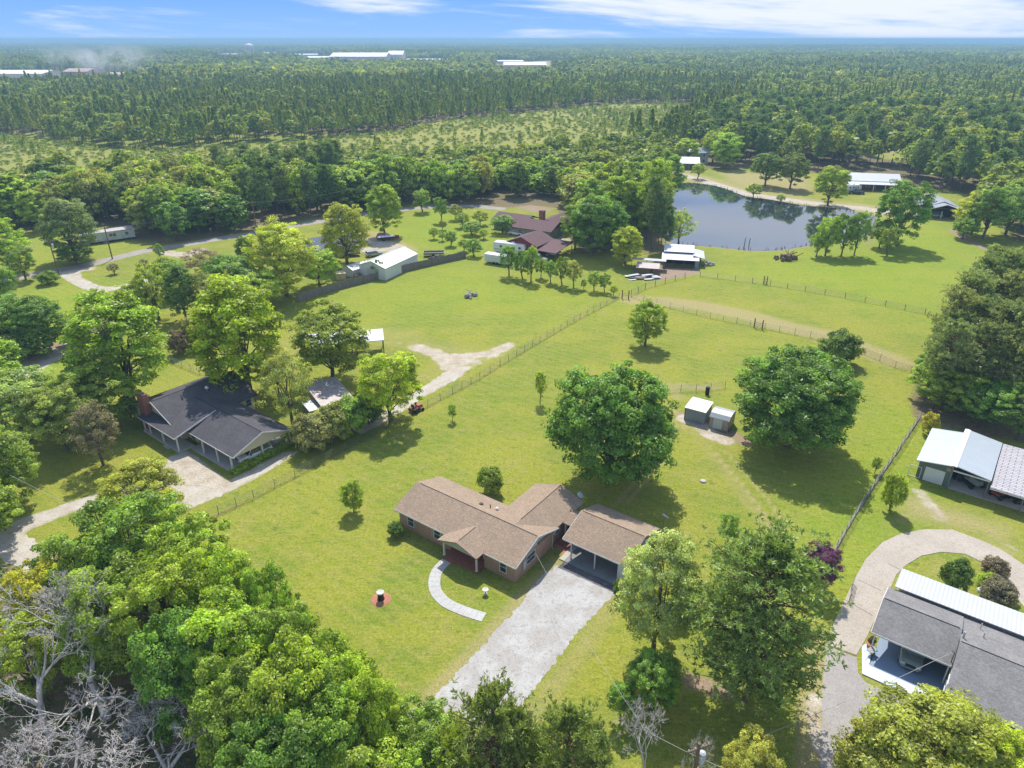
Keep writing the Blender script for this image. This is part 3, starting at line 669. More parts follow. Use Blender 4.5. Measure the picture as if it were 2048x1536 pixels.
# ================================================================ the main brick ranch house
def main_house():
    o = G(1030, 1166); R = empty('brick_house', (o[0], o[1], 0), math.radians(-36),
        'long tan brick ranch house with brown shingle roof and small columned front porch', 'house')
    H = 2.55
    def walls(m):
        m.box(-16.85, 0, 0, -8.95, 7.4, H-.12); m.box(-8.95, .9, 0, -4.15, 7.4, H-.12); m.box(-4.15, 0, 0, 0, 7.4, H-.12)
        m.box(-6.25, 7.4, 0, -.25, 13.2, H-.12)
    part('wall', M['brick'], R, walls)
    # wooden gable ends (light grey boards)
    parts('gable_board', M['wall_pale'], R, lambda m: m.prof([(.05,H-.12),(7.35,H-.12),(3.7,3.72)], -.10, -.02, 'x'),
        lambda m: m.prof([(.05,H-.12),(7.35,H-.12),(3.7,3.72)], -16.82, -16.74, 'x'), lambda m: m.prof([(-6.2,H-.12),(-.3,H-.12),(-3.2,3.62)], 13.1, 13.17, 'y'))
    def roof(m):
        gable_roof(m, -17.25, .42, -.48, 7.88, H, 4.0)
        gable_roof(m, -6.65, .24, 4.2, 13.65, H, 3.86, 'y', r=-2.95)
        gable_roof(m, -9.3, -3.8, -1.75, 3.0, 2.52, 3.42, 'y')
    rf = part('roof', M['shingle_tan'], R, roof)
    parts('ridge_cap', M['ridge_dark'], rf, lambda m: ridge_cap(m, (-16.7,3.70,4.0), (.3,3.70,4.0), .10), lambda m: ridge_cap(m, (-2.95,5.2,3.86), (-2.95,13.5,3.86), .10), lambda m: ridge_cap(m, (-6.55,-1.3,3.42), (-6.55,1.6,3.42), .10))
    parts('roof_vent', M['ridge_dark'], rf, lambda m: m.cbox(-8.6, 5.2, 3.3, .35, .35, .35), lambda m: m.tube((-7.4,5.4,3.2), (-7.4,5.4,3.85), .06))
    part('roof_vent', M['white'], rf, lambda m: m.lathe([(.18,3.25),(.18,3.62),(.05,3.7)], -6.6, 5.6, 10))
    parts('fascia', M['white'], R, lambda m: m.box(-17.25, -.52, H-.2, -9.32, -.485, H-.02), lambda m: m.box(-3.78, -.52, H-.2, .42, -.485, H-.02),
        lambda m: m.prof([(-.48,H-.2),(3.7,3.80),(7.88,H-.2),(7.88,H-.01),(3.7,3.99),(-.48,H-.01)], .425, .46, 'x'))
    # front porch
    po = part('porch', M['brick_red_floor'], R, lambda m: [m.box(-8.94, -1.35, 0, -4.16, .9, .28), m.box(-8.6, -1.65, 0, -7.3, -1.36, .14)])
    for x in (-8.85, -4.25):
        c = part('column', M['white'], po, lambda m: [m.cbox(x, -1.2, .28, .17, .17, 2.12), m.cbox(x, -1.2, .28, .26, .26, .12), m.cbox(x, -1.2, 2.28, .26, .26, .1)])
    part('porch_gable', M['wall_sage'], po, lambda m: m.prof([(-9.1,2.40),(-4.0,2.40),(-6.55,3.24)], -1.62, -1.55, 'y'))
    part('porch_beam', M['white'], po, lambda m: [m.box(-9.0, -1.3, 2.26, -4.1, -1.12, 2.40)])
    win(R, 'y-', .9, -7.6, .95, 1.5, 1.15)
    door(R, 'y-', .9, -5.4, .28, .95, 2.05, 'door_brown')
    for x, w in ((-15.0, .9), (-10.9, .9), (-1.55, .8)): win(R, 'y-', 0, x, .75, w, 1.35, 'white', 'shutter_tan' if x < -3 else None)
    win(R, 'x+', 0, 2.9, 1.0, 1.5, 1.1); win(R, 'x+', -.25, 8.6, 1.1, .9, .9)
    win(R, 'x-', -16.85, 3.6, 1.0, 1.0, 1.1)
    door(R, 'x+', -.25, 11.2, .1, .9, 2.05)
    # meter, service mast, downspout
    part('electric_meter', M['wall_pale'], R, lambda m: [m.box(.003, 1.35, .9, .18, 1.75, 1.9), m.tube((.09,1.55,1.9), (.09,1.55,2.4), .04)])
    part('downspout', M['white'], R, lambda m: m.path([(.35,7.6,2.35),(.1,7.2,1.9),(.06,7.1,.15),(.3,7.0,.05)], .045))
    # breezeway roof to the carport
    def bz(m):
        gable_roof(m, .28, 1.9, 9.0, 11.9, 2.50, 3.05)
    bw = part('breezeway_roof', M['shingle_tan'], R, bz)
    part('breezeway_post', M['white'], bw, lambda m: [m.cbox(1.55, 9.2, 0, .12, .12, 2.3), m.cbox(.5, 9.2, .001, .12, .12, 2.3)])
    part('breezeway_floor', M['brick_red_floor'], bw, lambda m: m.box(-.2, 8.0, 0, 2.35, 12.2, .08))
    return R
M['wall_pale'] = mat_plain('pale_grey_boards', (.42, .45, .47), .6, var=.08)
M['wall_sage'] = mat_plain('sage_boards', (.30, .34, .26), .7, var=.08)
M['ridge_dark'] = mat_plain('dark_ridge', (.09, .055, .045), .9, var=.2)
M['shutter_tan'] = mat_plain('tan_shutter', (.33, .27, .22), .6, var=.1)
main_house()

def main_carport():
    o = G(1030, 1166); R = empty('carport', (o[0], o[1], 0), math.radians(-36),
        'open two-bay carport with brown shingle roof beside the brick house', 'carport')
    part('roof', M['shingle_tan'], R, lambda m: gable_roof(m, 1.75, 9.75, 6.55, 14.45, 2.55, 3.95))
    part('ridge_cap', M['ridge_dark'], R, lambda m: ridge_cap(m, (2.0,10.5,3.95), (9.6,10.5,3.95), .10))
    parts('fascia', M['white'], R, lambda m: m.box(1.75, 6.51, 2.36, 9.75, 6.545, 2.53), lambda m: m.prof([(6.55,2.37),(10.5,3.77),(14.45,2.37),(14.45,2.53),(10.5,3.93),(6.55,2.53)], 1.71, 1.745, 'x'))
    for x in (2.75, 5.75): part('post', M['white'], R, lambda m: m.cbox(x, 6.85, .1, .13, .13, 2.35))
    part('storage_wall', M['white_panel'], R, lambda m: m.box(8.55, 6.75, .1, 9.5, 14.1, 2.45))
    part('back_wall', M['brick'], R, lambda m: m.box(2.2, 13.95, .1, 8.54, 14.15, 2.45))
    part('side_wall', M['wood_brown'], R, lambda m: m.box(2.15, 9.6, .1, 2.3, 13.94, 2.45))
    part('floor', M['slab_grey'], R, lambda m: m.box(2.4, 5.95, 0, 9.5, 14.2, .09))
    part('step', M['concrete'], R, lambda m: m.box(1.75, 5.95, 0, 2.39, 9.4, .11))
    return R
main_carport()
_o = G(1030, 1166)
def loc_to_world(o, deg, pts):
    a = math.radians(deg); c, s = math.cos(a), math.sin(a)
    return [(o[0]+x*c-y*s, o[1]+x*s+y*c) for x, y in pts]
sheet('dark_apron', loc_to_world(_o, -36, [(2.35,4.7),(9.6,4.95),(9.6,5.94),(2.35,5.94)]), .02, M['dark_apron'], 5, .4, .05)
sheet('mulch_bed', loc_to_world(_o, -36, [(.0,7.7),(1.5,6.8),(2.3,7.2),(2.2,8.5),(.9,8.6),(.1,8.9)]), .015, M['terracotta'], 5, .4, .1)

# ================================================================ the left neighbour's house
def left_house():
    o = G(355.5, 900.2); R = empty('dark_roof_house', (o[0], o[1], 0), math.radians(-38),
        'cream house with charcoal shingle roof, red brick chimney and wide attached carport', 'house')
    def walls(m):
        m.box(-13.3, 2.0, 0, -2.0, 13.9, 2.35)          # main wing
        m.box(-2.0, 2.9, 0, .6, 10.6, 2.35)             # link behind the porch
    part('wall', M['siding'], R, walls)
    part('gable_wall', M['siding'], R, lambda m: [m.prof([(-13.3,2.35),(-2.0,2.35),(-7.2,4.72)], 1.25, 1.4, 'y'), m.prof([(-13.3,2.35),(-2.0,2.35),(-7.2,4.72)], 13.7, 13.85, 'y')])
    def roof(m):
        m.prof([(-14.0,2.36),(-7.2,4.86),(-1.4,2.46),(-1.4,2.6),(-7.2,5.0),(-14.0,2.5)], .85, 14.4, 'y')   # ridge running back
        gable_roof(m, -7.0, 11.95, 1.55, 11.1, 2.6, 4.32)                                                 # ridge running to the carport
        shed_roof(m, -9.0, 1.15, -.62, 6.0, 2.56, 4.28)                                                   # porch plane
    rf = part('roof', M['shingle_dark'], R, roof)
    parts('ridge_cap', M['black_shingle'], rf, lambda m: ridge_cap(m, (-7.2,1.0,5.0), (-7.2,14.3,5.0), .1), lambda m: ridge_cap(m, (-5.0,6.33,4.32), (11.8,6.33,4.32), .1))
    part('turbine_vent', M['chrome'], rf, lambda m: m.lathe([(.14,3.9),(.14,4.5),(.30,4.6),(.33,4.8),(.2,5.0),(.02,5.02)], -5.4, 8.6, 12))
    parts('fascia', M['white'], R, lambda m: m.box(-9.0, -.66, 2.38, 1.15, -.625, 2.54), lambda m: m.box(1.19, 1.51, 2.42, 11.95, 1.545, 2.58),
        lambda m: m.prof([(-.62,2.36),(6.0,4.08),(6.0,4.27),(-.62,2.55)], 1.155, 1.2, 'x'),
        lambda m: m.prof([(1.55,2.40),(6.33,4.12),(11.1,2.40),(11.1,2.59),(6.33,4.31),(1.55,2.59)], 11.955, 12.0, 'x'),
        lambda m: m.prof([(-14.0,2.30),(-7.2,4.80),(-1.4,2.40),(-1.4,2.59),(-7.2,4.99),(-14.0,2.49)], .80, .845, 'y'))
    part('carport_gable', M['siding'], R, lambda m: m.prof([(1.75,2.35),(10.9,2.35),(10.9,2.44),(6.33,4.1),(1.75,2.44)], 11.6, 11.75, 'x'))
    po = part('porch', M['slab_porch'], R, lambda m: m.box(-8.9, -.35, 0, 1.0, 2.0, .25))
    for x, y in ((.75,-.15),(-3.3,-.15),(-7.0,-.15),(-8.6,-.15)): part('column', M['white'], po, lambda m: m.cbox(x, y, .25, .17, .17, 2.18))
    part('front_step', M['concrete'], po, lambda m: [m.box(-2.6, -.75, 0, -1.2, -.36, .14)])
    part('back_wall', M['siding'], R, lambda m: m.box(-9.0, 1.9, .2, -2.0, 1.995, 2.75))
    door(R, 'y-', 2.9, -.6, .25, .9, 2.0)
    win(R, 'y-', 1.9, -3.6, .9, 1.4, 1.1); win(R, 'y-', 1.9, -6.3, .9, 1.1, 1.1)
    win(R, 'x+', -2.0, 12.9, 1.0, .9, 1.1); win(R, 'y-', 2.0, -11.5, .9, 1.0, 1.1); win(R, 'x-', -13.3, 6.0, .9, 1.2, 1.1)
    ch = part('chimney', M['brick_red'], R, lambda m: [m.box(-9.7, .2, 0, -8.0, 1.2, 5.4)])
    part('chimney_cap', M['brick_red'], ch, lambda m: [m.box(-9.8, .1, 5.4, -7.9, 1.3, 5.6), m.box(-9.6, .35, 5.6, -9.0, 1.05, 5.85), m.box(-8.7, .35, 5.6, -8.1, 1.05, 5.85)])
    part('carport_floor', M['concrete'], R, lambda m: m.box(1.0, 1.35, 0, 11.2, 11.0, .1))
    for x, y in ((3.9,1.8),(7.5,1.8),(10.9,1.8),(11.3,10.8),(11.3,6.3)): part('carport_post', M['white'], R, lambda m: m.cbox(x, y, .1, .18, .18, 2.35))
    part('carport_back_wall', M['siding'], R, lambda m: m.box(.6, 10.7, 0, 7.0, 10.85, 2.35))
    # small open lean-to porch on the far corner
    part('side_porch_post', M['white'], R, lambda m: [m.cbox(-13.9, 1.1, 0, .12, .12, 2.3), m.cbox(-12.6, 1.1, 0, .12, .12, 2.3), m.box(-14.1, 1.0, 2.2, -12.0, 1.12, 2.31)])
    return R
M['slab_porch'] = mat_plain('cream_porch_floor', (.40, .38, .32), .8, var=.1)
M['black_shingle'] = mat_plain('black_ridge', (.02, .02, .025), .9, var=.2)
left_house()

# ================================================================ vehicles
def car(name, px, py, ang, L, W, Hh, paint, label, cat, kind='suv', z=0.0, group=None):
    X, Y = G(px, py, z) if px is not None else (0, 0)
    R = empty(name, (X, Y, z), math.radians(ang), label, cat, group)
    hw = W/2
    def ring(x, z0, hwid, r=.12):
        return x
    def body(m):
        # lofted side profile: stations along the length (x, bottom, top, half width)
        st = [(-L/2, .42, .86, hw*.86), (-L/2+.12, .32, .95, hw*.97), (-L*.22, .28, 1.0, hw), (L*.1, .28, 1.0, hw), (L*.26, .28, .98, hw), (L/2-.45, .28, .93, hw*.97), (L/2-.1, .32, .80, hw*.90), (L/2, .42, .66, hw*.80)]
        n = 8; P = []
        for x, b, t, w in st:
            k = .10
            P += [(x,-w+k,b),(x,w-k,b),(x,w,b+k),(x,w,t-k*1.4),(x,w-k,t),(x,-w+k,t),(x,-w,t-k*1.4),(x,-w,b+k)]
        F = [tuple(range(n))[::-1], tuple(range((len(st)-1)*n, len(st)*n))]
        for j in range(len(st)-1):
            F += [(j*n+i, j*n+(i+1) % n, (j+1)*n+(i+1) % n, (j+1)*n+i) for i in range(n)]
        m.add(P, F)
    b = part('body', M[paint], R, body, smooth=False)
    b.modifiers.new('bevel', 'BEVEL').width = .03
    x0, x1 = (-L/2+.25, L*.24) if kind in ('suv', 'van') else (-L*.08, L*.22)
    if kind == 'van': x1 = L*.36
    def cab(m):
        a = .16 if kind != 'van' else .10
        m.hull([(x0,-hw*.93,.98),(x1,-hw*.93,.98),(x1,hw*.93,.98),(x0,hw*.93,.98)], [(x0+a,-hw*.76,Hh-.05),(x1-.62,-hw*.76,Hh-.05),(x1-.62,hw*.76,Hh-.05),(x0+a,hw*.76,Hh-.05)])
    part('window', M['glass'], R, cab)
    part('roof', M[paint], R, lambda m: m.hull([(x0+.10,-hw*.78,Hh-.05),(x1-.60,-hw*.78,Hh-.05),(x1-.60,hw*.78,Hh-.05),(x0+.10,hw*.78,Hh-.05)], [(x0+.2,-hw*.68,Hh+.02),(x1-.72,-hw*.68,Hh+.02),(x1-.72,hw*.68,Hh+.02),(x0+.2,hw*.68,Hh+.02)]))
    for s in (-1, 1):
        for xa in (x0, (x0+x1)/2-.2, x1-.05):
            lean = .18 if xa == x0 else (-.02 if xa != x1-.05 else -.57)
            part('pillar', M[paint], R, lambda m: m.tube((xa, s*hw*.93, .98), (xa+lean, s*hw*.77, Hh-.04), .045, .045, 6))
    for sx in (-1, 1):
        for sy in (-1, 1):
            wx, wy = sx*L*.31, sy*(hw-.10)
            w = part('wheel', M['rubber'], R, lambda m: m.tube((wx, wy-.12, .36), (wx, wy+.12, .36), .36, .36, 18))
            part('rim', M['chrome'], w, lambda m: m.tube((wx, wy+sy*.10, .36), (wx, wy+sy*.135, .36), .21, .19, 12))
    for s in (-1, 1):
        part('headlight', M['lamp_glass'], R, lambda m: m.box(L/2-.14, s*hw*.64-.17, .62, L/2-.005, s*hw*.64+.17, .76))
        part('mirror', M['black'], R, lambda m: m.cbox(L*.17, s*(hw+.10), 1.0, .12, .18, .14))
        part('tail_light', M['car_red'], R, lambda m: m.box(-L/2-.01, s*hw*.72-.08, .62, -L/2+.08, s*hw*.72+.08, .86))
    part('grille', M['black'], R, lambda m: m.box(L/2-.06, -hw*.42, .5, L/2+.012, hw*.42, .76))
    part('bumper', M['chrome'], R, lambda m: m.box(L/2-.1, -hw*.74, .34, L/2+.05, hw*.74, .47))
    if kind == 'truck':
        part('truck_bed', M['black'], R, lambda m: m.box(-L/2+.2, -hw*.82, .99, -L*.10, hw*.82, 1.02))
    return R
_ol = G(355.5, 900.2)
c1 = car('parked_car', None, None, 0, 5.0, 1.95, 1.75, 'car_white', 'white sport utility vehicle parked in the carport of the charcoal-roofed house', 'car')
p_ = loc_to_world(_ol, -38, [(10.05, 5.6)])[0]; c1.location = (p_[0], p_[1], .1); c1.rotation_euler = (0, 0, math.radians(-38-90-4))

# ================================================================ right neighbour: grey roof house
def right_house():
    o = (33.0, 46.6); R = empty('grey_roof_house', (o[0], o[1], 0), math.radians(-37),
        'grey shingle roofed house with white metal rear roof and blue carport floor', 'house')
    def roof(m):
        gable_roof(m, -.7, 5.9, 1.55, 9.0, 2.62, 3.95)
        gable_roof(m, 5.9, 24.0, -2.4, 9.0, 2.55, 4.15)
    rf = part('roof', M['shingle_grey'], R, roof)
    parts('ridge_cap', M['black_shingle'], rf, lambda m: ridge_cap(m, (-.6,5.27,3.95), (5.7,5.27,3.95), .1), lambda m: ridge_cap(m, (6.0,3.3,4.15), (24.0,3.3,4.15), .1))
    parts('flue', M['chrome'], rf, lambda m: m.tube((7.6,6.0,3.2), (7.6,6.0,4.0), .06), lambda m: m.tube((7.3,7.6,2.8), (7.3,7.6,3.6), .05), lambda m: m.tube((6.1,4.2,3.8), (6.1,4.2,4.6), .09))
    part('metal_lean_to', M['roof_white'], R, lambda m: shed_roof(m, -.2, 24.0, 8.9, 13.1, 3.02, 2.42))
    part('wall', M['wall_white'], R, lambda m: [m.box(5.95, -1.9, 0, 23.6, 8.6, 2.4), m.box(.2, 9.1, 0, 23.8, 12.7, 2.25), m.box(-.3, 8.45, 0, 5.94, 8.6, 2.5), m.box(-.35, 6.2, 0, -.2, 8.4, 2.5)])
    parts('fascia', M['white'], R, lambda m: m.box(-.7, 1.50, 2.42, 5.85, 1.545, 2.60), lambda m: m.prof([(1.55,2.42),(5.27,3.75),(9.0,2.42),(9.0,2.61),(5.27,3.94),(1.55,2.61)], -.75, -.705, 'x'))
    part('carport_floor', M['slab_blue'], R, lambda m: m.box(0, 0, 0, 5.94, 8.4, .13))
    part('floor_border', M['slab_pale'], R, lambda m: m.add([(-.3,-1.4,.12),(5.94,-1.35,.12),(5.94,0,.12),(0,0,.12),(-.25,2.1,.12),(-.25,4.2,.12),(-1.1,2.0,.12),(-.3,-1.4,0),(5.94,-1.35,0),(5.94,0,0),(0,0,0),(-.25,2.1,0),(-.25,4.2,0),(-1.1,2.0,0)],
        [(0,1,2,3,4,5,6),(0,7,8,1),(6,13,7,0),(5,12,13,6)]))
    for x in (-.35, 5.7): part('post', M['white'], R, lambda m: m.cbox(x, 1.85, .13, .12, .12, 2.35))
    part('railing', M['white'], R, lambda m: [m.box(5.82, -1.2, 1.0, 5.88, 1.4, 1.06)] + [m.box(5.82, -1.2+k*.4, .14, 5.88, -1.16+k*.4, 1.0) for k in range(7)])
    win(R, 'x-', 5.95, .4, .9, 1.2, 1.1); win(R, 'y+', 12.7, 6, .9, 1.4, 1.0); door(R, 'x-', 5.95, 4.8, .13, .9, 2.0)
    m_ = part('service_mast', M['galv_post'], R, lambda m: [m.tube((5.75,1.9,2.4), (5.75,1.9,3.9), .05), m.tube((5.75,1.9,3.9), (5.5,1.7,4.0), .05)])
    return R
M['wall_white'] = mat_plain('white_house_wall', (.55, .54, .50), .7, var=.08)
right_house()
p_ = loc_to_world((33.0, 46.6), -37, [(2.85, 3.85)])[0]
c2 = car('parked_car', None, None, 0, 4.9, 1.98, 1.78, 'car_green', 'dark sport utility vehicle nosing out of the carport with the blue floor', 'car')
c2.location = (p_[0], p_[1], .13); c2.rotation_euler = (0, 0, math.radians(-37-90+4))

# ================================================================ right barn
def right_barn():
    o = (53.4, 77.7); R = empty('metal_barn', (o[0], o[1], 0), math.radians(-38),
        'grey metal barn with silver roof and two open bays full of machinery', 'barn')
    def roof(m):
        m.prof([(-.45,2.86),(3.65,3.50),(3.65,3.62),(-.45,2.98)], -.9, 9.7, 'y')
        m.prof([(3.66,3.50),(7.85,2.90),(7.85,3.02),(3.66,3.62)], -.55, 10.9, 'y')
    part('roof', M['galv_y'], R, roof)
    part('ridge_cap', M['white'], R, lambda m: m.prof([(3.3,3.60),(3.66,3.66),(4.02,3.60),(4.02,3.63),(3.66,3.70),(3.3,3.63)], -.92, 10.9, 'y'))
    part('worn_roof', M['slats'], R, lambda m: shed_roof(m, 7.95, 14.5, -1.4, 10.8, 2.55, 3.0)).__setitem__('label', 'worn pale grey roof section with dark dashes')
    part('front_wall', M['steel_green'], R, lambda m: m.prof([(-.1,0),(3.6,0),(3.6,3.45),(-.1,2.85)], 0, .12, 'y'))
    part('back_wall', M['steel_green'], R, lambda m: m.box(-.1, 9.3, 0, 14.4, 9.42, 2.8))
    part('side_wall', M['steel_wall'], R, lambda m: [m.box(-.1, .13, 0, .02, 9.28, 2.85), m.box(3.6, .02, 0, 3.72, 9.28, 3.45)])
    part('roller_door', M['white_panel'], R, lambda m: m.box(.75, -.08, .02, 3.0, -.005, 2.05))
    part('vent', M['wall_tan'], R, lambda m: m.box(3.0, -.06, 2.3, 3.5, -.004, 2.75))
    for x, y in ((7.7, .1), (11.5, -.9)): part('post', M['galv_post'], R, lambda m: m.cbox(x, y, 0, .14, .14, 2.75))
    part('beam', M['white'], R, lambda m: [m.box(3.75, -.50, 2.72, 7.8, -.40, 2.9), m.box(7.96, -1.36, 2.25, 14.4, -1.26, 2.43)])
    part('floor', M['concrete'], R, lambda m: m.box(3.73, -.2, 0, 14.4, 9.28, .05))
    part('bay_shade_panel', M['dark'], R, lambda m: m.box(3.73, 9.15, .05, 14.3, 9.28, 2.7))  # near-black panel paints the deep shade at the rear of the bays
    return R
right_barn()
def junk(name, X, Y, ang, kind, label, cat, sc=1.0, z=0.0, paint='car_red', group=None):
    """small yard machines and heaps, each a modelled solid"""
    R = empty(name, (X, Y, z), math.radians(ang), label, cat, group)
    if kind == 'mower':
        part('body', M[paint], R, lambda m: [m.hull([(0,-.35,.35),(.85,-.3,.35),(.85,.3,.35),(0,.35,.35)], [(.05,-.3,.8),(.8,-.22,.72),(.8,.22,.72),(.05,.3,.8)]), m.box(-.75,-.4,.4,0,.4,.6)], bevel=.03)
        part('seat', M['black'], R, lambda m: [m.box(-.55,-.22,.62,-.1,.22,.74), m.box(-.62,-.22,.7,-.52,.22,1.1)])
        part('steering_wheel', M['black'], R, lambda m: [m.tube((.1,0,.8), (-.05,0,1.05), .02), m.tube((-.05,0,1.05), (-.08,0,1.08), .16, .16, 12)])
        part('deck', M['black'], R, lambda m: m.lathe([(.55,.12),(.6,.2),(.5,.3)], 0, 0, 12))
        for x, r in ((-.5,.28),(.6,.18)):
            for s in (-1, 1): part('wheel', M['rubber'], R, lambda m: m.tube((x, s*.42, r), (x, s*.58, r), r, r, 14))
    elif kind == 'trailer':
        part('deck', M['wood_grey'], R, lambda m: m.box(-2.2,-.95,.55,2.2,.95,.65))
        part('rail', M['galv_post'], R, lambda m: [m.box(-2.2,-1.0,.65,2.2,-.94,1.0), m.box(-2.2,.94,.65,2.2,1.0,1.0), m.box(-2.25,-1.0,.65,-2.2,1.0,1.1)])
        part('tongue', M['galv_post'], R, lambda m: [m.tube((2.2,-.6,.55), (3.4,0,.5), .05), m.tube((2.2,.6,.55), (3.4,0,.5), .05)])
        for s in (-1, 1): part('wheel', M['rubber'], R, lambda m: m.tube((-.2, s*1.02, .35), (-.2, s*1.24, .35), .35, .35, 14))
    elif kind == 'heap':
        rng = random.Random(int(abs(X*13+Y*7)))
        def hp(m):
            for i in range(26):
                a = rng.uniform(0, 6.28); r = rng.uniform(0, 1)*1.3; s = rng.uniform(.15, .42); x, y = r*math.cos(a), r*math.sin(a)*.8
                zc = max(0, .55*(1.2-r)); q = rng.uniform(0, 3)
                if i % 3 == 0: m.tube((x,y,zc+.1), (x+math.cos(q)*s*3,y+math.sin(q)*s*3,zc+.25+rng.uniform(0,.4)), .05*1.2, .04, 5)
                else: m.hull([(x+math.cos(q+k*1.57)*s, y+math.sin(q+k*1.57)*s, zc*.5) for k in range(4)], [(x+math.cos(q+.3+k*1.57)*s*.6, y+math.sin(q+.3+k*1.57)*s*.6, zc*.5+s*1.1) for k in range(4)])
        part('heap', M[paint], R, hp)
    elif kind == 'sheets':
        rng = random.Random(3)
        for i in range(12):
            x, y, q, l, w = rng.uniform(-2, 2.6), rng.uniform(-1, 1), rng.uniform(-.5, .5), rng.uniform(1.0, 2.2), rng.uniform(.35, .8); z = .05+i*.035
            c_, s_ = math.cos(q), math.sin(q); pt = [(x+c_*a-s_*b, y+s_*a+c_*b) for a, b in ((-l/2,-w/2),(l/2,-w/2),(l/2,w/2),(-l/2,w/2))]
            part('sheet', M['wall_pale' if i % 3 else 'wood_grey'], R, lambda m: m.hull([(u, v, z) for u, v in pt], [(u, v, z+.03) for u, v in pt]))
    elif kind == 'boat':
        def hull(m):
            st = [(-2.3,.8,.75),(-1.2,.95,.75),(.6,.9,.8),(1.8,.5,.9),(2.6,.03,1.0)]; P = []
            for x, w, t in st: P += [(x,-w,t),(x,-w*.55,.35),(x,w*.55,.35),(x,w,t)]
            F = [(0,3,2,1),(16,17,18,19)] + [(j*4+i, j*4+i+1, (j+1)*4+i+1, (j+1)*4+i) for j in range(4) for i in range(3)]
            m.add(P, F); m.box(-1.6,-.6,.5,-1.2,.6,.62); m.box(0,-.6,.5,.4,.6,.62)
        part('hull', M[paint], R, hull); part('cover', M['car_white'], R, lambda m: m.hull([(-2.2,-.75,.74),(1.7,-.45,.86),(1.7,.45,.86),(-2.2,.75,.74)], [(-1.8,-.3,.95),(1.2,-.15,1.05),(1.2,.15,1.05),(-1.8,.3,.95)]))
        part('trailer_frame', M['galv_post'], R, lambda m: [m.box(-2,-.5,.2,3.2,-.42,.3), m.box(-2,.42,.2,3.2,.5,.3)])
        for s in (-1, 1): part('wheel', M['rubber'], R, lambda m: m.tube((-.8, s*.85, .28), (-.8, s*1.02, .28), .28, .28, 12))
    R.scale = (sc, sc, sc)
    return R
B = lambda x, y: loc_to_world((53.4, 77.7), -38, [(x, y)])[0]
junk('riding_mower', *B(4.6, 3.2), 60, 'mower', 'black riding mower in the left bay of the metal barn', 'mower', 1.25, .05, 'car_black')
junk('tractor', *B(5.9, 2.6), -80, 'mower', 'dark green small tractor behind the left bay post of the barn', 'tractor', 1.7, .05, 'car_green')
junk('riding_mower', *B(9.2, 1.6), 20, 'mower', 'orange red riding mower in the right bay of the metal barn', 'mower', 1.35, .05, 'car_red')
junk('scrap_heap', *B(11.2, 2.6), 0, 'heap', 'dark heap of machine parts deep in the right bay of the barn', 'scrap heap', 1.2, .05, 'black')
def pen():
    R = empty('fence_panel', (*B(-1.0, -.1), 0), math.radians(-38), 'white pipe gate frame leaning by the corner of the metal barn', 'gate')
    part('frame', M['white'], R, lambda m: m.path([(0,0,.1),(0,0,1.7),(1.35,0,1.7),(1.35,0,.1),(0,0,.1)], .045))
    part('mesh_panel', M['wire'], R, lambda m: [m.tube((i*.15,0,.15), (i*.15,0,1.65), .008, .008, 4) for i in range(1, 9)])
pen()

# ================================================================ two sheds in the yard
def sheds():
    o = (26.2, 93.4); R = empty('metal_shed', (o[0], o[1], 0), math.radians(-33), 'small blue grey metal shed with flat white roof in the yard', 'shed')
    part('wall', M['steel_blue'], R, lambda m: m.prof([(.0,.05),(3.1,.05),(3.1,2.35),(.0,2.05)], 0, 3.1, 'x'))
    part('roof', M['roof_white'], R, lambda m: shed_roof(m, -.12, 3.22, -.15, 3.3, 2.16, 2.48, t=.08))
    part('trim', M['ridge_dark'], R, lambda m: m.box(-.04, -.04, .0, .06, .06, 2.05))
    o = G(1417.5, 854.5); R = empty('metal_shed', (o[0], o[1], 0), math.radians(-33), 'small curved-roof tin shed with pale door beside the oak', 'shed')
    part('wall', M['galv_rust'], R, lambda m: m.prof([(.0,.05),(3.2,.05),(3.2,1.9),(2.7,2.3),(1.6,2.5),(.5,2.3),(0,1.9)], 0, 2.8, 'x'))
    def rf(m):
        pr = [(-.1,1.86),(.5,2.36),(1.6,2.58),(2.7,2.36),(3.3,1.86)]
        m.prof([(a, z-.05) for a, z in pr] + pr[::-1], -.1, 2.9, 'x')
    part('roof', M['galv'], R, rf)
    d = part('door', M['door_pale'], R, lambda m: m.box(.55, -.06, .1, 1.9, -.004, 1.8))
    part('handle', M['chrome'], d, lambda m: m.box(1.75, -.1, .9, 1.8, -.061, 1.05))
    b = empty('barrel', (*G(1414, 789), 0), 0, 'dark upright barrel standing behind the two yard sheds', 'barrel')
    part('drum', M['tank_dark'], b, lambda m: m.lathe([(.30,0),(.33,.05),(.33,.45),(.36,.48),(.33,.52),(.33,.95),(.36,.98),(.33,1.02),(.33,1.35),(.28,1.38)], n=18)); part('lid', M['black'], b, lambda m: m.lathe([(.30,1.381),(.30,1.41),(.05,1.43)], n=18))
M['steel_blue'] = mat_metal('blue_grey_steel', (.21, .25, .29), .25, 'x', .6, metal=.05)
M['door_pale'] = mat_plain('pale_green_grey_door', (.42, .48, .46), .6, var=.06)
sheds()

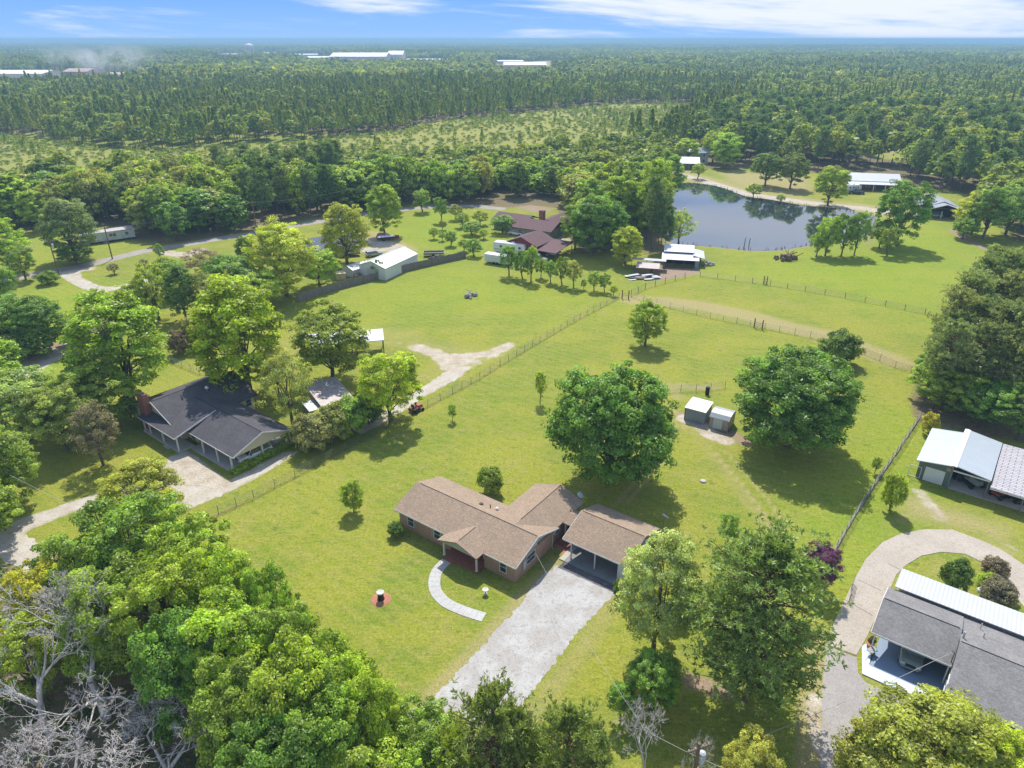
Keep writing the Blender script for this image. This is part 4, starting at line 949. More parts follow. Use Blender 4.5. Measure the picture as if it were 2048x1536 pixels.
# ================================================================ generic small buildings by surveyed corner
def simple_house(name, label, cat, origin, ang, L, D, h, zr, roofm, wallm, axis='x', over=.4, wins=(), doors=(), extra=None, ridge=True, zroof=0):
    R = empty(name, (origin[0], origin[1], 0), math.radians(ang), label, cat)
    part('wall', M[wallm], R, lambda m: gable_walls(m, 0, L, 0, D, h-.1, zr-.12, axis))
    if axis == 'x': part('roof', M[roofm], R, lambda m: gable_roof(m, -over, L+over, -over, D+over, h-over*(zr-h)/(D/2), zr))
    else: part('roof', M[roofm], R, lambda m: gable_roof(m, -over, L+over, -over, D+over, h-over*(zr-h)/(L/2), zr, 'y'))
    for w in wins: win(R, *w)
    for d in doors: door(R, *d)
    if extra: extra(R)
    return R
def corner(px, py): return G(px, py)
def span(a, b):
    A, Bp = G(*a), G(*b); d = (Bp[0]-A[0], Bp[1]-A[1])
    return A, math.degrees(math.atan2(d[1], d[0])), math.hypot(*d)
# white garage, small shed, pale box behind the board fence
A, an, L = span((772,561), (836,530))
simple_house('metal_garage', 'long white metal garage standing behind the board fence', 'garage', A, an, L, 7.6, 3.0, 4.3, 'roof_white', 'white_panel', over=.15,
             doors=(('x-', 0, 3.8, 0, 3.0, 2.4, 'door_pale'),))
A, an, L = span((707,556), (744,545))
simple_house('tool_shed', 'small white gabled shed beside the long white garage', 'shed', A, an, L, 4.2, 2.0, 2.7, 'roof_white', 'wall_white', over=.15, doors=(('y-', 0, 1.2, 0, 1.0, 1.8, 'door_pale'),))
def crate():
    R = empty('storage_box', (*G(674, 561), 0), math.radians(20), 'square tan storage box with pale lid behind the fence', 'box')
    part('wall', M['plywood'], R, lambda m: m.box(0, 0, 0, 2.1, 2.0, 1.5)); part('lid', M['plywood'], R, lambda m: m.prof([(-.1,1.505),(2.1,1.605),(2.1,1.7),(-.1,1.6)], -.1, 2.2, 'x'))
crate()
# maroon roof house
def maroon():
    A, an, L = (G(1026,470)[0], G(1026,470)[1]), -36, 13
    R = empty('maroon_roof_house', (A[0], A[1], 0), math.radians(-30), 'low house with faded maroon shingle roof among trees and vans', 'house')
    part('wall', M['wall_grey'], R, lambda m: [m.box(0, 0, 0, 12, 9, 2.5), m.box(-9, 4, 0, 0, 13, 2.5), m.box(4.2, 9, 0, 12, 17, 2.5)])
    part('roof', M['shingle_maroon'], R, lambda m: [gable_roof(m, -.6, 13, -.8, 10, 2.6, 4.4), gable_roof(m, -10, 2, 3.5, 13.5, 2.6, 4.3), gable_roof(m, 3.6, 12.6, 6, 18, 2.6, 4.3, 'y')])
    ch = part('chimney', M['brick_red'], R, lambda m: m.box(4.6, 7.5, 2, 6.1, 8.8, 6.0)); part('chimney_cap', M['ridge_dark'], ch, lambda m: m.box(4.5, 7.4, 6.0, 6.2, 8.9, 6.2))
    for x in (2.5, 6.5): win(R, 'y-', 0, x, .8, 1.4, 1.2)
    win(R, 'x+', 12, 13, .8, 1.3, 1.2); door(R, 'y-', 0, 9.5, 0, 1.0, 2.1); win(R, 'y-', 4, -4, .8, 1.4, 1.2)
maroon()
def maroon_barn():
    A = G(1056, 512)
    R = empty('red_barn', (A[0], A[1], 0), math.radians(-33), 'dark red walled barn with maroon gable roof and open lean-to', 'barn')
    part('wall', M['red_wall'], R, lambda m: gable_walls(m, -6.5, 2.5, 0, 8.5, 3.0, 4.9, 'y'))
    part('roof', M['shingle_maroon'], R, lambda m: [gable_roof(m, -7.0, 3.0, -.6, 9, 3.0, 5.0, 'y')])
    l = part('lean_to', M['shingle_maroon'], R, lambda m: shed_roof(m, 3.02, 9.0, -1.0, 8.6, 2.3, 3.2))
    for x, y in ((3.3,-.7),(8.7,-.7),(8.7,8.3)): part('post', M['wood_brown'], l, lambda m: m.cbox(x, y, 0, .15, .15, 2.25))
    door(R, 'y-', 0, -2, 0, 2.6, 2.5, 'door_brown')
maroon_barn()
def camper(px, py, ang, L, label, name='camper_trailer'):
    X, Y = G(px, py)
    R = empty(name, (X, Y, 0), math.radians(ang), label, 'camper')
    part('body', M['car_white'], R, lambda m: m.prof([(0,.6),(L-1.8,.6),(L-1.8,1.5),(L,1.5),(L+.2,2.3),(L-.2,3.1),(.2,3.1),(0,2.8)], -1.2, 1.2, 'y'), bevel=.06)
    part('stripe', M['car_silver'], R, lambda m: [m.box(.4, -1.22, 1.2, L-2, -1.203, 1.4)])
    for x in (L*.25, L*.5, L*.85): 
        w = part('window', M['glass'], R, lambda m: m.box(x-.35, -1.225, 1.8, x+.35, -1.202, 2.4))
    part('rear_window', M['glass'], R, lambda m: m.box(-.02, -.5, 1.9, -.003, .3, 2.4))
    part('door', M['car_silver'], R, lambda m: m.box(L*.62, -1.23, .7, L*.62+.7, -1.202, 2.5))
    part('roof_vent', M['white'], R, lambda m: [m.cbox(L*.3, 0, 3.1, .6, .6, .15), m.cbox(L*.6, 0, 3.1, .9, .7, .25)])
    for x in (L*.35, L*.35+.9):
        for s in (-1, 1): part('wheel', M['rubber'], R, lambda m: m.tube((x, s*1.0, .36), (x, s*1.22, .36), .36, .36, 14))
    part('jack', M['galv_post'], R, lambda m: [m.tube((L-1.2, .8, 0), (L-1.2, .8, 1.5), .05), m.tube((L-1.2, -.8, 0), (L-1.2, -.8, 1.5), .05)])
    return R
camper(990, 504, -22, 9.0, 'long white fifth-wheel camper parked beside the dark red barn')
def flatbed():
    X, Y = G(973, 524); R = empty('enclosed_trailer', (X, Y, 0), math.radians(-28), 'silver white cargo trailer parked behind the row of young trees', 'trailer')
    part('body', M['white_panel'], R, lambda m: m.hull([(0,-1.1,.5),(6.5,-1.1,.5),(6.5,1.1,.5),(0,1.1,.5)], [(0,-1.1,2.5),(6.2,-1.1,2.5),(6.2,1.1,2.5),(0,1.1,2.5)]), bevel=.05)
    part('roof', M['car_white'], R, lambda m: m.hull([(-.02,-1.12,2.501),(6.22,-1.12,2.501),(6.22,1.12,2.501),(-.02,1.12,2.501)], [(.1,-.8,2.62),(6.1,-.8,2.62),(6.1,.8,2.62),(.1,.8,2.62)]))
    part('tongue', M['galv_post'], R, lambda m: [m.tube((6.4,-.7,.5), (7.8,0,.5), .06), m.tube((6.4,.7,.5), (7.8,0,.5), .06)])
    for x in (2.8, 3.7):
        for s in (-1, 1): part('wheel', M['rubber'], R, lambda m: m.tube((x, s*.95, .36), (x, s*1.2, .36), .36, .36, 14))
flatbed()
car('passenger_van', 1092, 470, -20, 5.6, 2.0, 2.2, 'car_white', 'white passenger van parked in front of the maroon-roofed house', 'van', 'van')
car('parked_car', 1033, 470, -30, 4.6, 1.8, 1.45, 'car_white', 'low white car beside the hedge at the maroon-roofed house', 'car')
car('pickup_truck', 1075, 522, -10, 5.4, 1.95, 1.75, 'car_silver', 'silver pickup truck parked under the young trees by the red barn', 'pickup truck', 'truck')
junk('utility_trailer', *G(1106, 503), 10, 'trailer', 'flat utility trailer loaded beside the red barn lean-to', 'trailer', 1.0)
junk('junk_heap', *G(1098, 508), 0, 'heap', 'pale heap of stored things at the end of the red barn', 'junk heap', 1.5, 0, 'car_white')

# barn with white tiered roof by the pond
def pond_barn():
    A = G(1322, 533); R = empty('tiered_barn', (A[0], A[1], 0), math.radians(-12), 'open-fronted barn with tiered white metal roof near the pond', 'barn'); R.scale = (.70, .70, .80)
    part('roof', M['roof_white'], R, lambda m: shed_roof(m, 0, 13.2, -1.0, 5.2, 2.7, 3.5))
    part('side_roof', M['roof_white_y'], R, lambda m: m.prof([(11.0,3.52),(15.2,2.7),(15.2,2.8),(11.0,3.62)], 2.0, 12.5, 'y'))
    part('upper_roof', M['roof_white'], R, lambda m: gable_roof(m, .6, 11.4, 4.4, 12.6, 4.0, 5.0, r=10.5))
    part('wall', M['wall_grey'], R, lambda m: [m.box(.8, 12.0, 0, 14.5, 12.15, 3.0), m.box(.7, 5.0, 0, .85, 12, 3.7), m.box(.86, 5.1, 2.9, 11, 5.2, 3.85)])
    part('end_wall', M['steel_blue'], R, lambda m: [m.box(11.8, -.6, 0, 13.0, -.48, 2.5), m.box(13.0, -.6, 0, 13.15, 4.8, 2.5)])
    for x in (.3, 4.2, 8.0): part('post', M['wood_brown'], R, lambda m: m.cbox(x, -.7, 0, .16, .16, 2.6))
    part('barn_shade_panel', M['dark'], R, lambda m: m.box(.9, 4.8, .02, 12.9, 4.9, 2.7))  # added dark sheet, its colour stands in for shade under the front roof
    part('stall_rail', M['galv_post'], R, lambda m: [m.box(.4, -.74, .6+k*.35, 11.8, -.68, .65+k*.35) for k in range(3)])
pond_barn()
def barn_shed():
    A = G(1272, 548); R = empty('plank_shed', (A[0], A[1], 0), math.radians(-14), 'brown plank shed with patched tin roofs left of the tiered barn', 'shed'); R.scale = (.72, .72, .9)
    part('wall', M['wood_brown'], R, lambda m: m.box(0, 0, 0, 7.2, 4.5, 1.9))
    part('roof', M['galv_rust'], R, lambda m: shed_roof(m, -.2, 7.6, -.4, 4.9, 1.95, 2.4))
    part('rear_roof', M['roof_white'], R, lambda m: shed_roof(m, -2.5, 9.5, 5.0, 9.5, 2.9, 2.5))
    for x in (-2.2, 3, 9.2): part('post', M['wood_brown'], R, lambda m: m.cbox(x, 5.3, 0, .14, .14, 2.7))
    part('door', M['door_brown'], R, lambda m: m.box(4.6, -.05, 0, 5.6, -.004, 1.7))
barn_shed()
junk('sheet_heap', *G(1283, 557), 0, 'sheets', 'long low heap of pale metal sheets before the plank shed', 'scrap heap', 1.4, 0, 'wall_pale')
junk('scrap_heap', *G(1415, 530), 0, 'heap', 'small pale heap of scrap right of the tiered barn', 'scrap heap', 1.3, 0, 'stone')
# boathouse with white roof beyond the pond
def far_barn():
    A = G(1700, 380); R = empty('long_red_barn', (A[0], A[1], 0), math.radians(-12), 'long dark red barn with bright white metal roof beyond the pond', 'barn')
    part('wall', M['red_wall'], R, lambda m: gable_walls(m, 0, 17.5, 2, 11, 3.2, 5.2))
    part('roof', M['roof_white'], R, lambda m: gable_roof(m, -.6, 18.1, 1.4, 11.6, 3.3, 5.5))
    part('porch_roof', M['roof_white'], R, lambda m: shed_roof(m, -1.2, 16.5, -1.6, 1.38, 2.6, 3.1))
    for x in (-.8, 3.5, 7.8, 12, 16.2): part('post', M['white'], R, lambda m: m.cbox(x, -1.3, 0, .2, .2, 2.5))
    for x in (3, 6.5, 15): win(R, 'y-', 2, x, 1, 1.4, 1.2)
    door(R, 'y-', 2, 11, 0, 3.2, 2.6, 'door_brown')
far_barn()
def far_house():
    A = G(1852, 436); R = empty('pale_grey_roof_house', (A[0], A[1], 0), math.radians(-14), 'house with pale blue grey hip roof and open garage right of the pond', 'house')
    part('wall', M['wall_tan'], R, lambda m: [m.box(0, 3.5, 0, 10.2, 17, 2.6), m.box(8.4, -.2, 0, 10.2, 3.4, 2.5)])
    part('roof', M['shingle_pale'], R, lambda m: [gable_roof(m, -.7, 10.9, 3, 18, 2.7, 4.9, 'y'), gable_roof(m, -1.2, 11.2, -.9, 9.0, 2.6, 4.6, 'y')])
    for x in (.2, 4.2): part('post', M['white'], R, lambda m: m.cbox(x, 0, 0, .2, .2, 2.4))
    part('garage_shade_panel', M['dark'], R, lambda m: m.box(.1, 3.35, 0, 8.3, 3.45, 2.4))  # shade of the open garage painted as a near-black sheet
M['shingle_pale'] = mat_shingle('pale_blue_grey_shingle', (.30, .32, .35), (.26, .28, .31), (.33, .35, .37))
far_house()
car('parked_car', 1868, 434, 160, 4.8, 1.85, 1.7, 'car_silver', 'silver vehicle under the open garage of the pale-roofed house', 'car')
car('pickup_truck', 1712, 388, -15, 5.6, 2.0, 1.8, 'car_black', 'dark pickup truck in front of the long red barn', 'pickup truck', 'truck')
camper(1688, 386, 10, 5.5, 'small white camper left of the long red barn')
# cabin by the pond's far end
def cabin():
    A = G(1352, 338); R = empty('dark_cabin', (A[0], A[1], 0), math.radians(-8), 'small dark cabin with grey tin roof at the far end of the pond', 'cabin')
    part('wall', M['steel_wall'], R, lambda m: gable_walls(m, 0, 9.5, 0, 7, 3.0, 4.6)); part('roof', M['galv'], R, lambda m: gable_roof(m, -.6, 10.1, -1.6, 7.6, 2.7, 4.9))
    for x in (.1, 4.6, 9.3): part('post', M['wood_brown'], R, lambda m: m.cbox(x, -1.3, 0, .2, .2, 2.6))
    win(R, 'y-', 0, 3, 1, 1.3, 1.2); door(R, 'y-', 0, 6.5, 0, 1.0, 2.1)
    A = G(1386, 328); R = empty('pale_cottage', (A[0], A[1], 0), math.radians(-8), 'pale two-storey cottage behind the dark cabin', 'cottage')
    part('wall', M['wall_pale'], R, lambda m: gable_walls(m, 0, 6.5, 0, 8, 5.0, 6.6)); part('roof', M['shingle_pale'], R, lambda m: gable_roof(m, -.5, 7, -.5, 8.5, 5.0, 6.9))
    for z in (.9, 3.4):
        for x in (1.6, 4.6): win(R, 'y-', 0, x, z, 1.0, 1.2)
    A = G(1352, 322); R = empty('brown_shed', (A[0], A[1], 0), math.radians(-8), 'brown shed with rusty roof behind the dark cabin', 'shed')
    part('wall', M['wall_tan'], R, lambda m: gable_walls(m, 0, 8, 0, 6, 3.6, 5)); part('roof', M['galv_rust'], R, lambda m: gable_roof(m, -.5, 8.5, -.5, 6.5, 3.6, 5.3))
cabin()
# blue grey roofed house behind the light tree
simple_house('blue_roof_house', 'low house with plain blue grey roof behind the leafy pecan trees', 'house', G(606, 503), -50, 10, 11, 2.7, 4.6, 'shingle_blue', 'wall_pale', 'y', .5,
             wins=(('y-', 0, 3, 1, 1.2, 1.1), ('y-', 0, 7, 1, 1.2, 1.1)))
# mobile home
def mobile():
    A, an, L = span((165, 492), (272, 477))
    R = empty('mobile_home', (A[0], A[1], 0), math.radians(an), 'old white mobile home with streaked walls beside the road', 'mobile home')
    part('wall', M['white_streak'], R, lambda m: m.box(0, 0, .5, L, 3.8, 3.0)); part('skirt', M['dark'], R, lambda m: m.box(.1, .05, 0, L-.1, 3.75, .498))
    part('roof', M['galv_rust'], R, lambda m: gable_roof(m, -.1, L+.1, -.15, 3.95, 3.02, 3.35, t=.08))
    for x in (L*.25, L*.55, L*.62, L*.85): win(R, 'y-', 0, x, 1.5, .9, .8)
    door(R, 'y-', 0, L*.42, .6, .85, 1.95, 'door_pale')
    part('porch_step', M['wood_grey'], R, lambda m: [m.box(L*.38, -1.4, 0, L*.47, -.01, .45), m.box(L*.4, -2.0, 0, L*.45, -1.41, .22)])
M['white_streak'] = mat_plain('streaked_white_wall', (.50, .51, .52), .6, var=.2, scale=.9, dirt=(.12, .12, .13))
mobile()
# brown carport house at left
def brown_carport():
    A = G(166, 709); R = empty('brown_roof_carport', (A[0], A[1], 0), math.radians(140), 'brown shingle carport roof on white posts behind the big leafy tree', 'carport')
    part('roof', M['shingle_brown'], R, lambda m: gable_roof(m, -1, 9, -7.6, .6, 2.6, 4.1, 'x'))
    for x in (0, 2.8, 5.6): part('post', M['white'], R, lambda m: m.cbox(x, .2, 0, .16, .16, 2.5))
    part('wall', M['wall_grey'], R, lambda m: m.box(-1, -7, 0, 9, -6.8, 2.5)); part('carport_shade_panel', M['dark'], R, lambda m: m.box(-1, -4, 0, 8.5, -3.9, 2.5))  # the near-black sheet across the middle is painted shade under the roof
    part('floor', M['concrete'], R, lambda m: m.box(-1, -7, 0, 8.8, .5, .08))
brown_carport()
# workshop behind the left house
def workshop():
    A = G(645, 843); an = -38
    A, an, L = span((650, 842), (710, 809))
    R = empty('tin_roof_workshop', (A[0], A[1], 0), math.radians(34), 'tan workshop with streaked tin roof behind the flowering hedge', 'workshop')
    part('wall', M['wall_tan'], R, lambda m: m.prof([(0,0),(7,0),(7,3.2),(0,2.5)], 0, 4.6, 'x'))
    part('roof', M['galv_rust'], R, lambda m: shed_roof(m, -.3, 4.9, -.4, 7.4, 2.55, 3.3)); part('canopy', M['galv_y'], R, lambda m: shed_roof(m, -2.0, -.02, .5, 4.0, 2.0, 2.1))
    win(R, 'y-', 0, 3.3, 1.2, .7, .8); part('canopy_post', M['wood_grey'], R, lambda m: [m.cbox(-1.8, .7, 0, .1, .1, 1.9), m.cbox(-1.8, 3.8, 0, .1, .1, 1.9)])
    A = G(600, 735); R = empty('white_roof_pole_barn', (A[0], A[1], 0), math.radians(12), 'long white-roofed open pole barn half hidden behind the dark oak', 'barn')
    part('roof', M['roof_white'], R, lambda m: shed_roof(m, 0, 15.0, 2.6, 7.5, 2.9, 3.2))
    for x in (.3, 5, 10, 14.8):
        for y in (2.9, 7.2): part('post', M['tank_dark'], R, lambda m: m.cbox(x, y, 0, .16, .16, 2.85))
workshop()
junk('compact_tractor', *G(833, 822), 50, 'mower', 'small orange tractor parked by the wire fence beside the sandy track', 'tractor', 1.3, 0, 'car_red')
junk('brush_pile', *G(940, 594), 0, 'heap', 'grey pile of stones and brush alone in the mown field', 'brush pile', 1.5, 0, 'stone')
junk('rubble_pile', *G(1574, 520), 0, 'heap', 'heap of dark logs and rubble on the grass by the pond', 'rubble pile', 2.2, 0, 'wood_brown')
junk('parked_trailer', *G(868, 512), 5, 'trailer', 'long flat trailer behind the board fence near the white garage', 'trailer', 1.2)
junk('yard_heap', *G(872, 520), 0, 'heap', 'dark heap of equipment at the end of the board fence', 'scrap heap', 1.5, 0, 'tank_dark')
junk('yard_heap', *G(715, 557), 0, 'heap', 'heap of stacked logs and boards in front of the small white shed', 'log heap', 1.3, 0, 'wood_brown')
junk('yard_heap', *G(735, 553), 0, 'heap', 'heap of lumber between the small white shed and the fence', 'lumber heap', 1.2, 0, 'plywood')
junk('utility_trailer', *G(700, 512), 20, 'trailer', 'grey trailer with stored things under the yellow-green tree', 'trailer', 1.2)
junk('covered_boat', *G(775, 480), 10, 'boat', 'low maroon boat on a trailer at the edge of the orchard lawn', 'boat', 1.3, 0, 'red_wall')
car('parked_car', 748, 512, 30, 4.6, 1.8, 1.5, 'car_silver', 'grey car in the gravel yard beside the yellow-green tree', 'car')
car('parked_car', 770, 477, -8, 4.7, 1.85, 1.5, 'car_red', 'dark red car under the tall tree by the orchard lawn', 'car')

# ---------------------------------------------------------------- small yard things
def stump():
    R = empty('planter_pump', (*G(762, 1199), 0), 0, 'dark stump with pale top in a ring of red mulch on the lawn', 'stump')
    part('stump', M['tank_dark'], R, lambda m: m.lathe([(.42,0),(.34,.2),(.30,.7),(.32,.85)], n=14)); part('bowl', M['stone_pale'], R, lambda m: m.lathe([(.33,.851),(.42,1.0),(.36,1.05),(.1,.98)], n=14))
    part('mulch', M['terracotta'], R, lambda m: m.lathe([(1.05,.006),(.9,.05),(.4,.08)], n=22))
M['stone_pale'] = mat_plain('pale_stone', (.46, .45, .40), .8, var=.15)
stump()
def birdbath(px, py, label, h=.9):
    R = empty('bird_bath', (*G(px, py), 0), 0, label, 'bird bath')
    part('pedestal', M['stone_pale'], R, lambda m: m.lathe([(.22,0),(.2,.08),(.08,.15),(.07,h-.15),(.12,h-.06)], n=12)); part('bowl', M['stone_pale'], R, lambda m: m.lathe([(.12,h-.06),(.32,h),(.34,h+.05),(.26,h+.04),(.05,h-.02)], n=16))
birdbath(971, 1188, 'pale bird bath on the front lawn before the brick house', .6)
def post_thing(name, px, py, h, label, cat, top='chrome'):
    R = empty(name, (*G(px, py), 0), 0, label, cat)
    part('pole', M['galv_post'], R, lambda m: m.tube((0,0,0), (0,0,h), .05, .04, 8)); return R
def dish(px, py, h, label, ang=0):
    R = empty('satellite_dish', (*G(px, py), 0), ang, label, 'satellite dish')
    part('mast', M['galv_post'], R, lambda m: m.tube((0,0,0), (0,0,h), .05, .05, 8))
    part('reflector', M['wall_pale'], R, lambda m: m.tube((.12,-.1,h+.1), (.2,-.18,h+.2), .42, .40, 18)); part('feed_arm', M['galv_post'], R, lambda m: m.tube((.1,-.1,h-.2), (.6,-.55,h+.25), .025, .02, 6))
dish(1155, 1031, 2.9, 'satellite dish on a pole behind the brick house wing', .4)
dish(1324, 1072, 2.6, 'pole-mounted dish behind the carport roof', 1.4)
R_ = empty('well_cover', (*G(1406, 963), 0), 0, 'round pale concrete well cover set in the back lawn', 'well cover')
part('ring', M['stone'], R_, lambda m: m.lathe([(.42,0),(.42,.12),(.36,.14)], n=18)); part('lid', M['concrete'], R_, lambda m: m.lathe([(.34,.141),(.34,.19),(.1,.2)], n=18))
def cylinder_tank(px, py, label, L=2.0):
    R = empty('propane_tank', (*G(px, py), 0), math.radians(-30), label, 'tank')
    part('tank', M['car_white'], R, lambda m: [m.tube((-L/2,0,.75), (L/2,0,.75), .38, .38, 18), m.tube((-L/2-.2,0,.75), (-L/2,0,.75), .2, .38, 18), m.tube((L/2,0,.75), (L/2+.2,0,.75), .38, .2, 18)])
    part('leg', M['galv_post'], R, lambda m: [m.cbox(-L*.3, 0, 0, .12, .5, .45), m.cbox(L*.3, 0, 0, .12, .5, .45)])
cylinder_tank(1968, 1196, 'white tank behind the white metal rear roof', 1.2)
def planter(px, py, label, seed=1):
    R = empty('flower_pot', (*G(px, py, .12), .12), 0, label, 'flower pot')
    part('pot', M['terracotta'], R, lambda m: m.lathe([(.2,0),(.3,.35),(.33,.38)], n=14))
    return R
planter(1738, 1293, 'clay flower pot on the pale border of the blue carport floor')
def small_bench():
    R = empty('garden_cart', (*G(1742, 1308, .12), .12), math.radians(30), 'small grey hand cart on the corner of the pale floor border', 'cart')
    part('tray', M['car_silver'], R, lambda m: m.hull([(-.3,-.2,.3),(.3,-.2,.3),(.3,.2,.3),(-.3,.2,.3)], [(-.45,-.3,.6),(.45,-.3,.6),(.45,.3,.6),(-.45,.3,.6)])); part('handle', M['galv_post'], R, lambda m: [m.tube((-.4,-.2,.5), (-1.0,-.2,.7), .02), m.tube((-.4,.2,.5), (-1.0,.2,.7), .02)])
    part('wheel', M['rubber'], R, lambda m: m.tube((.3,-.05,.18), (.3,.05,.18), .18, .18, 12))
small_bench()

# ---------------------------------------------------------------- fences
def wire_fence(label, pts, spacing, h=1.25, post='galv_post', r=.04, wires=5, name='wire_fence', wr=.020, cat='fence', maxp=95, smoothn=0):
    W = [Vector(G(*p)) for p in pts]
    R = empty(name, (W[0].x, W[0].y, 0), 0, label, cat); o = W[0]
    total = sum((b-a).length for a, b in zip(W, W[1:])); spacing = max(spacing, total/maxp)
    pos = [W[0]]; rng = random.Random(len(pts)*7+int(total))
    for a, b in zip(W, W[1:]):
        L = (b-a).length; n = max(1, round(L/spacing))
        pos += [a + (b-a)*(k/n) for k in range(1, n+1)]
    pm = MB().tube((0,0,0), (0,0,h), r, r*.9, 6)
    me = None
    for p in pos:
        hh = rng.uniform(.93, 1.1)
        if me is None: q = pm.build('post', M[post], R); me = q.data
        else: q = bpy.data.objects.new('post', me); COL.objects.link(q); q.parent = R
        q.location = (p.x-o.x, p.y-o.y, 0); q.scale = (1, 1, hh); q.rotation_euler = (rng.uniform(-.05, .05), rng.uniform(-.05, .05), 0)
    wm = MB()
    for a, b in zip(pos, pos[1:]):
        for k in range(wires):
            z = h*(.18 + .76*k/max(1, wires-1)); wm.tube((a.x-o.x, a.y-o.y, z), (b.x-o.x, b.y-o.y, z), wr, wr, 3, False)
    wm.build('wire', M['wire'], R)
    return R
wire_fence('long wire fence between the driveway yard and the brick house lawn', [(300,1075),(400,1045),(508,996),(590,953),(664,915),(745,872),(830,826),(905,786),(960,757),(1000,731),(1080,683),(1160,637),(1238,596)], 2.7)
wire_fence('wire fence continuing from the corner gate to the plank shed', [(1262,592),(1290,578),(1330,566),(1370,556)], 3, h=1.4, post='wood_brown', r=.07)
wire_fence('wire cross fence below the mown pasture strip', [(1262,594),(1340,616),(1420,636),(1500,652),(1620,675),(1700,697),(1790,735),(1822,745)], 3.2)
wire_fence('distant wire fence along the far side of the pasture strip', [(1400,553),(1470,561),(1540,571),(1610,582),(1690,596),(1770,612),(1850,628)], 4.0, post='wood_brown', r=.06)
wire_fence('wire fence with pale weathered rail along the right-hand boundary', [(1645,1150),(1672,1100),(1700,1050),(1730,1000),(1765,948),(1800,898),(1840,836)], 2.2, h=1.3)
wire_fence('short wire pen beside the two yard sheds', [(1310,808),(1330,785),(1392,782),(1450,776)], 2.2, h=1.3)
wire_fence('short chain fence beside the concrete drive', [(1697,1205),(1706,1168)], .8, h=1.2, wires=6, wr=.016)
wire_fence('wire fence behind the charcoal-roofed house', [(330,720),(400,748),(440,745)], 2.5)
def rail():
    a, b = [Vector(G(*p)) for p in ((1650,1138),(1838,838))]
    R = empty('vine_rail', (a.x, a.y, 0), 0, 'grey weathered timber lying in a line under the right-hand boundary fence', 'timber edging')
    pts = [(1650,1138),(1676,1091),(1702,1045),(1732,997),(1766,946),(1800,896),(1822,862),(1838,838)]
    m = MB(); W = [Vector(G(*p)) for p in pts]; rng = random.Random(3)
    for p, q in zip(W, W[1:]):
        n = max(1, int((q-p).length/2.4))
        for k in range(n):
            s = p+(q-p)*(k/n)-a; e = p+(q-p)*((k+.97)/n)-a; m.tube((s.x+rng.uniform(-.08,.08), s.y, .09), (e.x+rng.uniform(-.08,.08), e.y, .09), .09, .08, 7)
    m.build('timber', M['wood_grey'], R)
rail()
def gate(px1, px2, label, h=2.0):
    a, b = Vector(G(*px1)), Vector(G(*px2)); R = empty('field_gate', (a.x, a.y, 0), 0, label, 'gate'); d = b-a
    for p in (Vector((0, 0)), d): part('gatepost', M['wood_brown'], R, lambda m: m.tube((p.x,p.y,0), (p.x,p.y,h), .13, .11, 8))
    part('gate_rail', M['wood_grey'], R, lambda m: [m.tube((0,0,z), (d.x,d.y,z), .045, .045, 6) for z in (.4,.8,1.2)])
gate((1244,597), (1257,598), 'wooden post gate at the corner where the wire fences meet')
gate((1508,655), (1524,659), 'wooden post gate in the cross fence below the pasture')
gate((1527,568), (1533,569), 'single wooden gate in the distant pasture fence')
def board_fence():
    pts = [(597,604),(640,590),(700,573),(760,558),(820,541),(880,527),(932,516)]
    W = [Vector(G(*p)) for p in pts]; R = empty('board_fence', (W[0].x, W[0].y, 0), 0, 'tall weathered board fence along the edge of the mown field', 'fence'); o = W[0]
    rng = random.Random(5); pans = []
    allp = []
    for a, b in zip(W, W[1:]):
        n = max(1, round((b-a).length/2.4)); allp += [a+(b-a)*(k/n) for k in range(n)]
    allp.append(W[-1])
    for a, b in zip(allp, allp[1:]):
        d = (b-a); L = d.length; d = d/L; n_ = Vector((-d.y, d.x)); m = MB(); nb = int(L/.15)
        for k in range(nb):
            s = a-o + d*(L*k/nb); e = a-o + d*(L*(k+.93)/nb); hh = 1.85*rng.uniform(.95, 1.03); q = n_*.02; off = n_*rng.uniform(-.008, .008)
            m.hull([(s.x-q.x+off.x,s.y-q.y+off.y,0),(e.x-q.x+off.x,e.y-q.y+off.y,0),(e.x+q.x+off.x,e.y+q.y+off.y,0),(s.x+q.x+off.x,s.y+q.y+off.y,0)], [(s.x-q.x+off.x,s.y-q.y+off.y,hh),(e.x-q.x+off.x,e.y-q.y+off.y,hh),(e.x+q.x+off.x,e.y+q.y+off.y,hh),(s.x+q.x+off.x,s.y+q.y+off.y,hh)])
        m.build('board_panel', M['wood_grey'], R)
board_fence()

# ---------------------------------------------------------------- poles and wires
M['cable_pale'] = mat_plain('pale_cable', (.33, .34, .33), .6, var=.05)
def pole(px, py, h, label, light=False, group=None):
    R = empty('utility_pole', (*G(px, py), 0), math.radians(20), label, 'utility pole', group)
    part('shaft', M['wood_brown'], R, lambda m: m.tube((0,0,0), (0,0,h), .17, .12, 10))
    part('crossarm', M['wood_brown'], R, lambda m: m.box(-.9,-.06,h-.6,.9,.06,h-.48))
    part('insulator', M['wall_pale'], R, lambda m: [m.tube((x,0,h-.48), (x,0,h-.33), .045, .035, 8) for x in (-.8,-.3,.3,.8)])
    if light: part('transformer', M['wall_pale'], R, lambda m: m.lathe([(.2,h-2.2),(.24,h-2.1),(.24,h-1.2),(.1,h-1.1)], .42, 0, 14))
    return R
pole(120, 556, 9.5, 'tall utility pole with grey transformer beside the round bush', True)
pole(225, 518, 8.5, 'leaning utility pole across the road from the mobile home')
pole(515, 470, 10, 'utility pole at the wood edge by the road bend')
pole(1218, 0+485, 6, 'short pole in the grass near the tall woodland trees')
